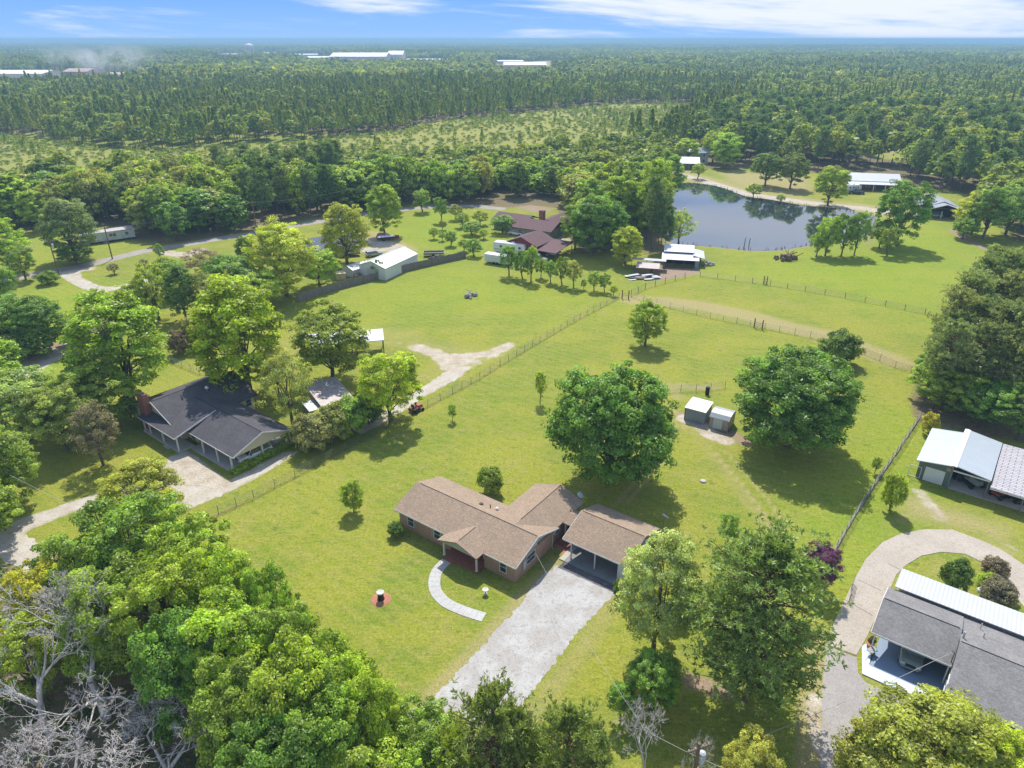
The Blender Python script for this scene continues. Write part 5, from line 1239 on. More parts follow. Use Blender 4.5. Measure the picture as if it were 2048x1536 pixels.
def cable(label, P3, sag=1.0, r=.018, mat='cable'):
    m = MB(); o = P3[0]
    for a, b in zip(P3, P3[1:]):
        A, Bv = Vector(a), Vector(b); prev = A
        for k in range(1, 13):
            t = k/12; q = A.lerp(Bv, t); q.z -= sag*4*t*(1-t); m.tube(tuple(prev-Vector(o)), tuple(q-Vector(o)), r, r, 4, False); prev = q
    ob = m.build('overhead_cable', M[mat]); ob.location = o; tag(ob, label, 'cable')
def p3(px, py, z): g_ = G(px, py); return (g_[0], g_[1], z)
def ray(px, py, z): g_ = G(px, py, z); return (g_[0], g_[1], z)
cable('overhead line strung along the road past the mobile home', [p3(-140,640,9), p3(120,556,9.2), p3(225,518,8.2), p3(515,470,9.6), p3(700,440,9.5), p3(860,420,9)], .8, .03)
_mast = loc_to_world((33.0, 46.6), -37, [(5.6, 1.8)])[0]
cable('service cable dropping to the corner of the grey-roofed house', [(_mast[0], _mast[1], 3.9), ray(1480,1490,6.2)], .35, .016, 'cable_pale')
cable('pale overhead cable crossing the front yard shade', [ray(1070,1105,2.6), ray(1290,1460,7.2)], .5, .012, 'cable_pale')
cable('pale overhead cable running to the lower right corner', [ray(1290,1460,7.2), ray(1480,1550,7.6), ray(1700,1680,8)], .2, .014, 'cable_pale')
cable('overhead cable above the lower left driveway', [ray(-60,905,7), ray(138,1008,6.5)], .3, .014, 'cable_pale')
pole(1372, 1640, 8.5, 'utility pole with transformer among bare branches at the bottom edge', True)

for k_, (a_, b_) in enumerate(((1489, 488), (1498, 489))):
    R_ = empty('pond_post', (*G(a_, b_), 0), 0, ('left' if k_ == 0 else 'right')+' one of two dark posts standing in the pond near its lower bank', 'post', 'posts standing in the pond')
    part('shaft', M['wood_brown'], R_, lambda m: m.tube((0,0,-.2), (.1,0,1.7), .11, .09, 8)); part('cap', M['tank_dark'], R_, lambda m: m.tube((.1,0,1.7), (.1,0,1.78), .12, .08, 8))
def reeds():
    rng = random.Random(6); m = MB(); P = GP(PX['pond']); n = len(P)
    for i in range(n):
        a, b = P[i], P[(i+1) % n]; L = np.linalg.norm(b-a)
        for k in range(int(L*1.6)):
            if math.sin(k*.7+i*2.1) < -.1: continue
            t = rng.random(); q = a+(b-a)*t; x, y = q[0]+rng.uniform(-.9, .9), q[1]+rng.uniform(-.6, .6); h = rng.uniform(.4, 1.2)
            for j in range(3): m.add([(x-.06, y, 0), (x+.06, y+.04, 0), (x+rng.uniform(-.3, .3), y+rng.uniform(-.3, .3), h)], [(0, 1, 2)])
    o = m.build('reeds', mat_plain('reed_green', (.14, .17, .05), .8)); tag(o, 'tufts of reeds and rough grass along the pond edge', 'reeds', kind='stuff')
reeds()
# ---------------------------------------------------------------- foliage meshes
def mat_leaf(name, rnd=False, glossy=.02, trans=.5):
    m, nt, out = new_mat(name); L = nt.links
    oi = nt.nodes.new('ShaderNodeObjectInfo')
    at = nt.nodes.new('ShaderNodeAttribute'); at.attribute_name = 'tint'
    sp = nt.nodes.new('ShaderNodeSeparateColor'); L.new(at.outputs[0], sp.inputs[0])
    base = oi.outputs['Color']
    if rnd:
        r = nt.nodes.new('ShaderNodeValToRGB'); L.new(oi.outputs['Random'], r.inputs[0]); e = r.color_ramp.elements
        e[0].position = 0; e[0].color = (.15,.225,.042,1); e[1].position = 1; e[1].color = (.34,.38,.055,1)
        x = e.new(.30); x.color = (.205,.285,.05,1); x = e.new(.6); x.color = (.26,.335,.055,1); x = e.new(.85); x.color = (.28,.35,.08,1)
        base = mixc(nt, 1.0, r.outputs[0], oi.outputs['Color'], 'MULTIPLY')
    warm = mixc(nt, 1.0, base, (1.22, 1.07, .8), 'MULTIPLY')
    c = mixc(nt, sp.outputs[1], base, warm)
    f = mrange(nt, sp.outputs[0], 0, 1, .50, 1.50)
    c = mixc(nt, 1.0, c, nt_val(nt, f), 'MULTIPLY')
    d = nt.nodes.new('ShaderNodeBsdfDiffuse'); L.new(c, d.inputs[0])
    t = nt.nodes.new('ShaderNodeBsdfTranslucent'); L.new(mixc(nt, 1.0, c, (1.25, 1.2, .55), 'MULTIPLY'), t.inputs[0])
    g = nt.nodes.new('ShaderNodeBsdfGlossy'); g.inputs['Roughness'].default_value = .42; g.inputs[0].default_value = (.8, .85, .9, 1)
    s1 = nt.nodes.new('ShaderNodeMixShader'); s1.inputs[0].default_value = trans; L.new(d.outputs[0], s1.inputs[1]); L.new(t.outputs[0], s1.inputs[2])
    s2 = nt.nodes.new('ShaderNodeMixShader'); s2.inputs[0].default_value = glossy; L.new(s1.outputs[0], s2.inputs[1]); L.new(g.outputs[0], s2.inputs[2])
    L.new(s2.outputs[0], out.inputs[0]); return m
M['leaf'] = mat_leaf('leaf')
M['leaf_far'] = mat_leaf('leaf_far', True, .012)
M['needle'] = mat_leaf('needle', False, .03, .35)
M['bark'] = mat_wood('bark', (.13, .105, .085)); M['bark_pine'] = mat_wood('pine_bark', (.17, .105, .07)); M['bark_pale'] = mat_wood('pale_dead_bark', (.50, .46, .43))

def nrm(a): return a / np.maximum(np.linalg.norm(a, axis=1, keepdims=True), 1e-9)
def leaf_quads(C, Nn, size, rng, asp=.62):
    n = len(C); size = np.broadcast_to(size, n) * rng.uniform(.6, 1.35, n)
    r = rng.normal(size=(n, 3)); T = nrm(np.cross(Nn, r)); Bv = np.cross(Nn, T)
    s = size[:, None]
    V = np.stack([C - T*s, C - Bv*s*asp + Nn*s*.12, C + T*s*1.05 + Nn*s*.1, C + Bv*s*asp], 1)
    return V
def leaves_to_mesh(name, V, tint, mat):
    n = len(V); me = np_mesh(name, V.reshape(-1, 3), np.arange(n*4).reshape(n, 4))
    a = me.attributes.new('tint', 'FLOAT_COLOR', 'POINT')
    t = np.zeros((n*4, 4), np.float32); t[:, 0] = np.repeat(tint[:, 0], 4); t[:, 1] = np.repeat(tint[:, 1], 4); t[:, 3] = 1
    a.data.foreach_set('color', t.ravel()); me.materials.append(mat); return me
def tubes_mesh(name, segs, mat, n=6):
    """segs: list of (p0,p1,r0,r1)"""
    P0 = np.array([s[0] for s in segs], float); P1 = np.array([s[1] for s in segs], float)
    R0 = np.array([s[2] for s in segs]); R1 = np.array([s[3] for s in segs])
    D = nrm(P1-P0); ref = np.where(np.abs(D[:, 2:3]) > .9, np.array([[1., 0, 0]]), np.array([[0., 0, 1.]]))
    A = nrm(np.cross(D, ref)); Bv = np.cross(D, A); t = np.arange(n)*2*np.pi/n
    ring = A[:, None, :]*np.cos(t)[None, :, None] + Bv[:, None, :]*np.sin(t)[None, :, None]
    V = np.concatenate([P0[:, None]+ring*R0[:, None, None], P1[:, None]+ring*R1[:, None, None]], 1).reshape(-1, 3)
    i = np.arange(n); base = (np.arange(len(segs))*2*n)[:, None]
    F = np.stack([base+i, base+(i+1) % n, base+n+(i+1) % n, base+n+i], 2).reshape(-1, 4)
    me = np_mesh(name, V, F, True); me.materials.append(mat); return me
def bent(p0, p1, r0, r1, rng, k=3, wob=.06):
    p0 = np.array(p0, float); p1 = np.array(p1, float); L = np.linalg.norm(p1-p0); pts = [p0]
    for i in range(1, k): pts.append(p0+(p1-p0)*i/k + rng.normal(size=3)*L*wob*.5)
    pts.append(p1); return [(pts[i], pts[i+1], r0+(r1-r0)*i/k, r0+(r1-r0)*(i+1)/k) for i in range(k)]

LIB = {}
def broadleaf(key, seed, R, H, z0, nlobe, nclump, nleaf, lsize, cr, shape='dome', sparse=0.0, env=.8):
    rng = np.random.RandomState(seed)
    zc = (z0+H)/2; hz = (H-z0)/2
    lobes = []
    for i in range(nlobe):
        a = 2.4*i + rng.uniform(-.4, .4)
        if shape == 'dome':
            u = (i+.5)/nlobe; zz = -.55+1.35*u; rr = math.sqrt(max(.05, 1-min(1, abs(zz))**2.2))*.62
            lr = .40
        elif shape == 'oval':
            u = (i+.5)/nlobe; zz = -.8+1.55*u; rr = math.sqrt(max(.03, 1-abs(zz)**1.8))*.52; lr = .42
        else:  # vase
            u = (i+.5)/nlobe; zz = -.5+1.3*u; rr = (.35+.35*u)*(1.0 if zz < .6 else .6); lr = .42
        c = np.array([math.cos(a)*rr*R*rng.uniform(.75, 1.12), math.sin(a)*rr*R*rng.uniform(.75, 1.12), zc+zz*hz*.80])
        lobes.append((c, R*lr*rng.uniform(.82, 1.2), hz*lr*rng.uniform(.85, 1.15)))
    lobes.append((np.array([0, 0, zc+hz*.3]), R*.5, hz*.6))
    C = []; N0 = []; per = max(1, nclump//len(lobes))
    for li, (c, lr, lh) in enumerate(lobes):
        d = nrm(rng.normal(size=(per*3, 3))); d[:, 2] = np.where((d[:, 2] < -.35) & (rng.rand(len(d)) < .7), -d[:, 2], d[:, 2])
        p = c + d*np.array([lr, lr, lh])*rng.uniform(.78, 1.08, (len(d), 1))
        keep = np.ones(len(p), bool)
        for lj, (c2, l2, h2) in enumerate(lobes):
            if lj != li:
                q = (p-c2)/np.array([l2, l2, h2]); keep &= (q**2).sum(1) > .55
        p = p[keep][:per]; d = d[keep][:per]
        C.append(p); N0.append(d)
    # a ragged outer envelope so the crown closes between the limbs
    ne = int(nclump*env); d = nrm(rng.normal(size=(ne*2, 3))); d[:, 2] = np.where((d[:, 2] < -.55) & (rng.rand(len(d)) < .6), -d[:, 2], d[:, 2]); d = d[:ne]
    lump = .97+.18*np.sin(d[:, 0]*4.3+seed)*np.cos(d[:, 1]*5.1+seed*1.7)+.09*np.sin(d[:, 2]*7+d[:, 0]*6+seed)
    wid = np.ones(ne) if shape == 'dome' else np.where(d[:, 2] > 0, 1-.22*d[:, 2], 1+.0*d[:, 2])
    pe = np.stack([d[:, 0]*R*.93*wid, d[:, 1]*R*.93*wid, d[:, 2]*hz*.93], 1)*(lump*rng.uniform(.80, 1.03, ne))[:, None]; pe[:, 2] += zc
    C.append(pe); N0.append(d)
    C = np.concatenate(C); N0 = np.concatenate(N0)
    if sparse: k = rng.rand(len(C)) > sparse; C = C[k]; N0 = N0[k]
    C[:, 2] = np.maximum(C[:, 2], z0*.8+.2)
    nc = len(C); clr = cr*rng.uniform(.6, 1.3, nc)
    ctint = rng.uniform(.08, .92, nc); cwarm = rng.uniform(0, .55, nc)**1.5
    idx = np.repeat(np.arange(nc), nleaf); n = len(idx)
    d = nrm(rng.normal(size=(n, 3))); d[:, 2] = np.where((d[:, 2] < -.2) & (rng.rand(n) < .6), -d[:, 2], d[:, 2])
    rad = rng.uniform(.35, 1.05, n)**.6
    pos = C[idx] + d*np.array([1, 1, .62])*(clr[idx]*rad)[:, None]
    nn = nrm(d*.75 + N0[idx]*.45 + np.array([0, 0, .55]) + rng.normal(size=(n, 3))*.55)
    V = leaf_quads(pos, nn, lsize, rng)
    tint = np.stack([np.clip(ctint[idx] + rng.normal(size=n)*.26, 0, 1), np.clip(cwarm[idx] + rng.normal(size=n)*.18, 0, 1)], 1)
    cm = leaves_to_mesh('crown_'+key, V, tint, M['leaf'])
    segs = bent((0, 0, -.1), (rng.normal()*.15, rng.normal()*.15, z0+hz*.5), R*.055+.06, R*.036+.03, rng, 4, .02); top = segs[-1][1]
    segs += bent(top, (0, 0, zc+hz*.55), R*.034+.03, .04, rng, 3)
    for c, lr, lh in lobes[:-1]:
        st = segs[rng.randint(1, 4)][1]; segs += bent(st, c, R*.022+.015, .03, rng, 3)
    pick = rng.permutation(nc)[:min(nc, 46)]
    cl = np.array([l[0] for l in lobes])
    for i in pick:
        j = ((cl-C[i])**2).sum(1).argmin(); segs.append((cl[j], C[i], R*.009+.006, .012))
    tm = tubes_mesh('trunk_'+key, segs, M['bark'])
    LIB.setdefault(key.rstrip('0123456789'), []).append((cm, tm, R, H))
def pine(key, seed, R, H, z0, nbr, ntuft, lsize, prof='flat', need=11, trunk_r=.22):
    rng = np.random.RandomState(seed); segs = bent((0, 0, -.1), (rng.normal()*.2, rng.normal()*.2, H*.97), trunk_r, .04, rng, 8, .012)
    Ps = np.array([s[0] for s in segs]+[segs[-1][1]]); zs = Ps[:, 2]; C = []; D = []
    for i in range(nbr):
        u = ((i+rng.rand())/nbr); z = z0+(H*.985-z0)*u; base = np.array([np.interp(z, zs, Ps[:, k]) for k in range(3)])
        if prof == 'flat': L = R*(math.sin(math.pi*min(1, (.18+.82*u)))**.55*.9+.12)
        elif prof == 'cone': L = R*(1-u)**.8*(1 if u > .12 else .75)+.25
        else: L = R*math.sqrt(max(0.02, 1-(2*u-.75)**2*.8))
        L *= rng.uniform(.6, 1.1); a = rng.uniform(0, 6.283); up = rng.uniform(.0, .35) if u < .7 else rng.uniform(.3, .8)
        tip = base + np.array([math.cos(a)*L, math.sin(a)*L, L*up]); mid = base+(tip-base)*.55 + np.array([0, 0, -L*.06])
        r = .02+.014*L; segs += [(base, mid, r, r*.6), (mid, tip, r*.6, .015)]
        for k in range(ntuft):
            t = rng.uniform(.35, 1.03) if k else 1.0; p = base+(tip-base)*t + rng.normal(size=3)*L*.11*np.array([1, 1, .5]) + np.array([0, 0, .1]); C.append(p); D.append(tip-base)
    C.append(np.array([0, 0, H])+segs[7][1]*0); D.append(np.array([0, 0, 1.]))
    C = np.array(C); D = nrm(np.array(D)); nc = len(C); idx = np.repeat(np.arange(nc), need); n = len(idx)
    d = nrm(rng.normal(size=(n, 3)) + D[idx]*.5 + np.array([0, 0, .55])); s = lsize*rng.uniform(.7, 1.3, n)
    side = nrm(np.cross(d, rng.normal(size=(n, 3)))); w = s*.17
    p0 = C[idx] + rng.normal(size=(n, 3))*.05
    V = np.stack([p0-side*w[:, None]*.4, p0+d*(s*.55)[:, None]-side*w[:, None], p0+d*s[:, None]*1.1, p0+d*(s*.55)[:, None]+side*w[:, None]], 1)
    ct = rng.uniform(.2, .8, nc); tint = np.stack([np.clip(ct[idx]+rng.normal(size=n)*.18, 0, 1), np.clip(rng.rand(nc)[idx]*.5+rng.normal(size=n)*.1, 0, 1)], 1)
    cm = leaves_to_mesh('crown_'+key, V, tint, M['needle']); tm = tubes_mesh('trunk_'+key, segs, M['bark_pine'], 6)
    LIB.setdefault(key.rstrip('0123456789'), []).append((cm, tm, R, H))
def bare(key, seed, R, H, depth=6, upright=.5, trunk_r=.22, tw=1.0):
    rng = np.random.RandomState(seed); segs = []; big = []
    def grow(p, d, L, r, k):
        q = p+d*L; m_ = p+d*L*.5+rng.normal(size=3)*L*.06
        tgt = big if k >= depth-1 else segs
        tgt.append((p, m_, r, r*.85)); tgt.append((m_, q, r*.85, r*.7))
        if k == 0: return
        nb = 2 if k > 2 else 3
        if k >= depth-1: nb = 3
        for i in range(nb):
            dd = d + rng.normal(size=3)*(.55 if k > 1 else .65); dd[2] += upright*.35; dd = dd/np.linalg.norm(dd)
            grow(q if i else m_+(q-m_)*rng.uniform(.4, 1), dd, L*rng.uniform(.62, .86), max(.011*tw, r*rng.uniform(.48, .66)), k-1)
    grow(np.array([0, 0, -.1]), np.array([.03, .02, 1.0]), H*.30, trunk_r, depth)
    allp = np.array([s[1] for s in segs]); mxr = np.percentile(np.hypot(allp[:, 0], allp[:, 1]), 98); mxz = allp[:, 2].max()
    f = lambda p: np.array(p)*np.array([R/mxr, R/mxr, H/mxz])
    cm = tubes_mesh('branches_'+key, [(f(a), f(b), r, s) for a, b, r, s in segs], M['bark_pale'], 4); tm = tubes_mesh('trunk_'+key, [(f(a), f(b), r, s) for a, b, r, s in big], M['bark_pale'], 7)
    LIB.setdefault(key.rstrip('0123456789'), []).append((cm, tm, R, H))

for i in range(3): broadleaf('oak%d' % i, 10+i, 7.5, 14.5, .3, 17, 290, 115, .165, .92, 'dome', 0, 1.15)
for i in range(4): broadleaf('leafy%d' % i, 20+i, 5.5, 13.5, 1.4, 13, 150, 125, .148, .85, 'dome', .07, .75)
for i in range(3): broadleaf('tall%d' % i, 30+i, 4.8, 15.0, 1.2, 13, 150, 105, .165, .82, 'oval', .04, .8)
for i in range(3): broadleaf('airy%d' % i, 40+i, 5.0, 12.0, 1.8, 14, 120, 75, .135, .80, 'oval', .22, .5)
for i in range(2): broadleaf('fine%d' % i, 45+i, 5.2, 14.0, 1.2, 14, 190, 125, .125, .75, 'oval', .10, 1.1)
for i in range(2): broadleaf('small%d' % i, 50+i, 2.0, 5.0, .7, 8, 60, 50, .105, .42, 'dome', .05, .8)
for i in range(2): broadleaf('shrub%d' % i, 60+i, 2.0, 3.0, .05, 8, 90, 70, .095, .40, 'dome', 0, 1.0)
for i in range(2): pine('pine%d' % i, 70+i, 5.0, 21.0, 7.5, 150, 13, .42, 'flat', 13, .24)
for i in range(1): pine('yardpine%d' % i, 75+i, 6.0, 19.5, 2.6, 240, 18, .33, 'round', 13, .33)
for i in range(2): pine('youngpine%d' % i, 80+i, 2.8, 10.0, .8, 150, 9, .30, 'cone', 12, .13)
for i in range(2): pine('softpine%d' % i, 85+i, 3.4, 10.0, .3, 190, 10, .27, 'round', 12, .14)
for i in range(2): bare('dead%d' % i, 90+i, 5.5, 12.0, 8, .45, .26)
for i in range(1): bare('fan%d' % i, 95+i, 5.0, 8.5, 9, .2, .2, .9)
for i in range(1): bare('whip%d' % i, 97+i, 2.6, 8.0, 7, 1.0, .1, .9)
# coarser crowns for the middle distance
for i in range(3): broadleaf('midleafy%d' % i, 120+i, 5.5, 13.5, 1.2, 12, 90, 42, .36, 1.0, 'dome', .03, .7)
for i in range(2): broadleaf('midtall%d' % i, 130+i, 4.6, 15.0, 1.2, 12, 90, 42, .35, .95, 'oval', .03, .7)
for i in range(2): pine('midpine%d' % i, 140+i, 3.6, 16.0, 5.0, 90, 7, .70, 'flat', 9, .2)

GREENS = {'dark': (.055,.105,.030), 'oak': (.062,.130,.034), 'mid': (.085,.150,.034), 'fresh': (.110,.185,.032), 'lime': (.108,.168,.032), 'yellow': (.140,.175,.034),
          'pale': (.165,.215,.105), 'grey': (.110,.150,.065), 'pine': (.050,.095,.055), 'olive': (.062,.108,.060), 'purple': (.060,.030,.110), 'plum': (.080,.086,.088), 'gold': (.230,.215,.030), 'needle': (.080,.122,.052)}
ALLTREES = []
_cnt = {}
NAMES = {'oak': 'oak_tree', 'leafy': 'broadleaf_tree', 'tall': 'broadleaf_tree', 'airy': 'broadleaf_tree', 'small': 'young_tree', 'shrub': 'shrub', 'pine': 'pine_tree', 'yardpine': 'pine_tree', 'youngpine': 'young_pine', 'softpine': 'young_pine',
         'dead': 'bare_tree', 'fine': 'broadleaf_tree', 'fan': 'bare_tree', 'whip': 'bare_tree', 'midleafy': 'broadleaf_tree', 'midtall': 'broadleaf_tree', 'midpine': 'pine_tree'}
_trng = random.Random(77)
GREENS = {k: tuple(x*f for x, f in zip(v, (3.35, 2.75, 1.55))) for k, v in GREENS.items()}
def plant(kind, X, Y, h, w, col, label, group=None, name=None, cat=None, var=None, parts=True):
    lib = LIB[kind]; v = (_cnt.get(kind, 0) if var is None else var) % len(lib); _cnt[kind] = _cnt.get(kind, 0)+1
    cm, tm, R, H = lib[v]
    nm = name or NAMES[kind]; cat = cat or {'shrub': 'shrub'}.get(kind, 'tree')
    root = empty(nm, (X, Y, 0), _trng.uniform(0, 6.283), label, cat, group)
    sx = w/2/R; root.scale = (sx, sx, h/H)
    t = bpy.data.objects.new('trunk', tm); COL.objects.link(t); t.parent = root
    c = bpy.data.objects.new('branches' if kind in ('dead', 'fan', 'whip') else 'crown', cm); COL.objects.link(c); c.parent = root
    k = _trng.uniform(.9, 1.1); g = GREENS[col] if isinstance(col, str) else col
    q_ = (3.35, 2.75, 1.55) if not isinstance(col, str) else (1, 1, 1)
    c.color = (g[0]*q_[0]*k*_trng.uniform(.93, 1.07), g[1]*q_[1]*k, g[2]*q_[2]*k, 1)
    ALLTREES.append((X, Y, w/2)); return root
def TB(kind, bx, by, top, wpx, col, label, **kw):
    X, Y = G(bx, by); h = HT(Y, top); w = wpx*DEPTH(Y, h*.55)/FPX
    return plant(kind, X, Y, h*.97, w, col, label, **kw)
def TT(kind, cx, top, h, wpx, col, label, **kw):
    X, Y = G(cx, top, h); w = wpx*DEPTH(Y, h*.6)/FPX; Y -= w*.12
    return plant(kind, X, Y, h, w, col, label, **kw)

# ---- the brick house yard
TB('oak', 1218, 962, 738, 240, 'oak', 'large dense dark green oak directly behind the brick house wing')
TB('oak', 1576, 893, 706, 240, 'oak', 'large dense round oak overhanging the two small metal sheds')
TB('fine', 1290, 692, 598, 80, 'lime', 'solitary oval yellow-green tree with its own shadow in the middle of the field')
TB('shrub', 1676, 726, 662, 78, 'dark', 'dense round dark evergreen shrub near the pasture cross fence')
TB('fine', 708, 1024, 960, 48, 'lime', 'small bright green tree standing alone on the lawn left of the brick house')
TB('shrub', 981, 984, 936, 50, 'mid', 'rounded green bush behind the brick house ridge')
TB('shrub', 793, 1071, 1044, 34, 'dark', 'clipped dark bush at the left front corner of the brick house')
TB('small', 1080, 806, 742, 26, 'lime', 'thin sapling left of the large oak behind the house')
TB('small', 905, 842, 808, 18, 'fresh', 'tiny sapling on the open lawn near the long wire fence', var=1)
TB('small', 1749, 946, 914, 20, 'mid', 'small bent sapling beside the right-hand boundary fence')
TB('shrub', 1778, 1022, 946, 44, 'fresh', 'upright bright green bush against the right-hand boundary fence')
TB('shrub', 1856, 868, 826, 34, 'yellow', 'yellow-green bush at the rear left corner of the metal barn')
TB('fine', 1305, 1312, 1060, 178, (.150,.205,.125), 'pale whitish green tree in front of the carport, left of the big pine')
TB('yardpine', 1490, 1400, 1075, 300, (.075,.125,.055), 'big spreading pine in the front yard between the two driveways')
TB('fine', 1630, 1176, 1086, 78, 'purple', 'purple-leaved small tree right of the big pine')
TB('small', 1452, 1090, 1028, 44, 'mid', 'small dark green tree poking up behind the big pine')
TB('leafy', 1300, 1420, 1310, 110, 'oak', 'low dark-leaved tree in the shade under the pale whitish tree')
TB('small', 1240, 1440, 1370, 60, 'oak', 'dark sapling at the left edge of the shade below the carport')
TB('shrub', 1238, 1196, 1158, 26, 'dark', 'small dark shrub at the right corner of the carport opening')
TB('shrub', 1345, 1240, 1205, 60, 'fresh', 'low green shrub beside the carport storage wall')
TB('shrub', 1905, 1182, 1122, 56, 'dark', 'dark rounded bush on the grass island inside the concrete loop')
TB('shrub', 1985, 1150, 1118, 50, 'plum', 'pale flowering shrub on the grass island beside the log')
TB('shrub', 1992, 1200, 1162, 66, 'plum', 'large pale flowering shrub right of the white tank')
TB('shrub', 1975, 1175, 1150, 44, 'lime', 'low yellow-green ground shrub between the two flowering shrubs')
TB('shrub', 1741, 1291, 1272, 14, 'plum', 'small leafy plant growing in the clay flower pot', name='potted_plant', cat='plant')
def hedge(label, pts, w, h, col, seed, leafs=.13, nper=160, name='hedge'):
    """a continuous clipped or loose hedge of leaves along a line"""
    W = [np.array(G(*p)) for p in pts]; rng = np.random.RandomState(seed); C = []
    for a, b in zip(W, W[1:]):
        L = np.linalg.norm(b-a); n = int(L*nper); t = rng.rand(n, 1); d = (b-a)/L; q = np.array([-d[1], d[0]])
        th = rng.uniform(0, np.pi, n); bump_ = 1+.18*np.sin(t[:, 0]*L*1.7+seed)+.1*rng.normal(size=n)
        x = np.cos(th)*w/2*bump_; z = np.sin(th)**.6*h*bump_*rng.uniform(.7, 1.03, n)
        xy = a+(b-a)*t + q*x[:, None]; C.append(np.concatenate([xy, z[:, None]], 1)-np.array([W[0][0], W[0][1], 0]))
    C = np.concatenate(C); n = len(C)
    V = leaf_quads(C, nrm(rng.normal(size=(n, 3))*.6+np.array([0, 0, .8])), leafs, rng)
    tint = np.stack([np.clip(rng.normal(.5, .25, n), 0, 1), rng.rand(n)*.6], 1)
    me = leaves_to_mesh(name, V, tint, M['leaf']); R = empty(name, (W[0][0], W[0][1], 0), 0, label, 'hedge')
    o = bpy.data.objects.new('foliage', me); COL.objects.link(o); o.parent = R; g = GREENS[col]; o.color = (*g, 1)
    s = MB()
    for a, b in zip(W, W[1:]):
        L = np.linalg.norm(b-a); k = int(L/.8)
        for i in range(k):
            p = a+(b-a)*i/k - W[0]; s.tube((p[0], p[1], 0), (p[0]+.1, p[1]+.1, h*.7), .04, .02, 5)
    s.build('stem', M['bark'], R)
hedge('low clipped green hedge along the open side of the charcoal-roofed carport', [(464,950),(502,930),(542,908),(574,890)], 1.3, .8, 'fresh', 3, .11, 420)
def bigshrub(bx, by, top, w, col, label, **k): TB('shrub', bx, by, top, w, col, label, **k)
bigshrub(628, 898, 828, 80, (.100,.130,.085), 'leftmost pale-speckled shrub of the tall hedge by the sandy driveway', group='tall hedge shrubs')
bigshrub(668, 880, 812, 84, 'grey', 'second speckled shrub in the tall hedge right of the carport', group='tall hedge shrubs')
bigshrub(706, 866, 794, 78, 'mid', 'third shrub of the tall hedge in front of the tin-roofed workshop', group='tall hedge shrubs')
bigshrub(738, 848, 786, 60, 'dark', 'rightmost dark shrub of the tall hedge by the sandy track', group='tall hedge shrubs')
bigshrub(597, 882, 852, 40, 'lime', 'low yellow-green shrub at the carport end of the tall hedge')

# ---- around the charcoal-roofed house
TB('tall', 268, 812, 574, 195, 'fresh', 'tall broad green tree directly behind the red brick chimney')
TB('tall', 500, 790, 546, 190, (.125,.19,.018), 'tall yellow-green tree rising behind the charcoal roof ridge')
TB('airy', 585, 850, 700, 110, 'grey', 'loose grey-green tree between the charcoal roof and the workshop')
TB('airy', 560, 800, 690, 70, 'pale', 'thin pale tree behind the charcoal roof right end')
TB('leafy', 668, 762, 612, 160, (.088,.135,.028), 'dark oak spreading over the white-roofed pole barn')
TB('leafy', 782, 842, 703, 132, (.13,.19,.022), 'yellow-green tree with visible forked trunk beside the sandy track')
TB('tall', 372, 640, 528, 70, 'dark', 'dark green conical tree among the trees left of the board fence')
TB('airy', 318, 640, 522, 86, 'lime', 'loose yellow-green tree with visible limbs above the tall green tree')
TB('airy', 415, 632, 540, 70, 'grey', 'greyish loose tree between the dark conical tree and the tall yellow-green one')
TB('fine', 285, 640, 560, 90, 'lime', 'yellow-green treetop left of the loose limbed tree, above the tall green one')
TB('leafy', 345, 592, 518, 80, 'mid', 'green tree hiding the right end of the island lawn')
TB('fine', 445, 640, 552, 74, 'grey', 'silvery green tree left of the tall yellow-green tree')
TB('leafy', 530, 620, 540, 86, 'fresh', 'green tree filling the gap left of the board fence end')
TB('leafy', 10, 1060, 985, 90, 'mid', 'green tree over the pale road at the left edge')
TB('shrub', 398, 692, 630, 66, 'grey', 'grey-green bush in the shade between the two tall trees')
TB('shrub', 360, 708, 660, 44, 'plum', 'reddish bush in the shade behind the tall green tree')
TB('airy', 412, 556, 495, 84, 'plum', 'purplish-grey tree beyond the loop driveway')
TB('leafy', 470, 605, 510, 120, 'oak', 'dark round tree behind the tall yellow-green tree')
TB('fine', 574, 592, 437, 140, (.15,.21,.045), 'large light green pecan tree left of the blue-grey roof')
TB('leafy', 640, 572, 500, 90, 'fresh', 'light green tree leaning over the board fence end')
TB('fine', 695, 528, 402, 104, (.118,.168,.036), 'large yellow-green tree right of the blue-grey roof')
TB('tall', 770, 472, 364, 74, 'fresh', 'tall green tree at the left edge of the orchard lawn')
TB('leafy', 497, 545, 470, 40, 'dark', 'small dark tree left of the light green pecan')
TB('small', 757, 555, 518, 26, 'dark', 'small dark tree between the white shed and the white garage')
TB('small', 672, 545, 520, 30, 'lime', 'small yellow-green tree behind the tan storage box')
TB('small', 322, 520, 486, 20, 'mid', 'small upright tree on the verge of the road bend')
TB('small', 229, 548, 527, 22, 'plum', 'small reddish umbrella-shaped tree on the island lawn')
TB('small', 290, 537, 518, 18, 'plum', 'tiny reddish tree at the right end of the island lawn')
TB('leafy', 205, 860, 722, 150, 'mid', 'green tree in the shade left of the red brick chimney')
TB('airy', 207, 930, 802, 100, 'plum', 'purplish-brown leaved tree on the lawn left of the charcoal-roofed house')
TB('shrub', 262, 835, 790, 40, 'mid', 'bush at the far left corner of the charcoal-roofed house')
TB('leafy', 60, 880, 742, 190, (.095,.15,.06), 'broad grey-green tree at the left edge below the side driveway')
TB('leafy', 135, 900, 770, 130, (.09,.145,.05), 'grey-green tree right of the broad one at the left edge')
TB('tall', -10, 800, 662, 130, 'fresh', 'bright green tree cut by the left edge below the dark shrub mass')
TB('leafy', 20, 1010, 862, 150, 'mid', 'rounded green tree at the left edge above the lower driveway')
TB('leafy', -20, 1090, 950, 140, 'mid', 'green tree at the left edge beside the pale lower road')
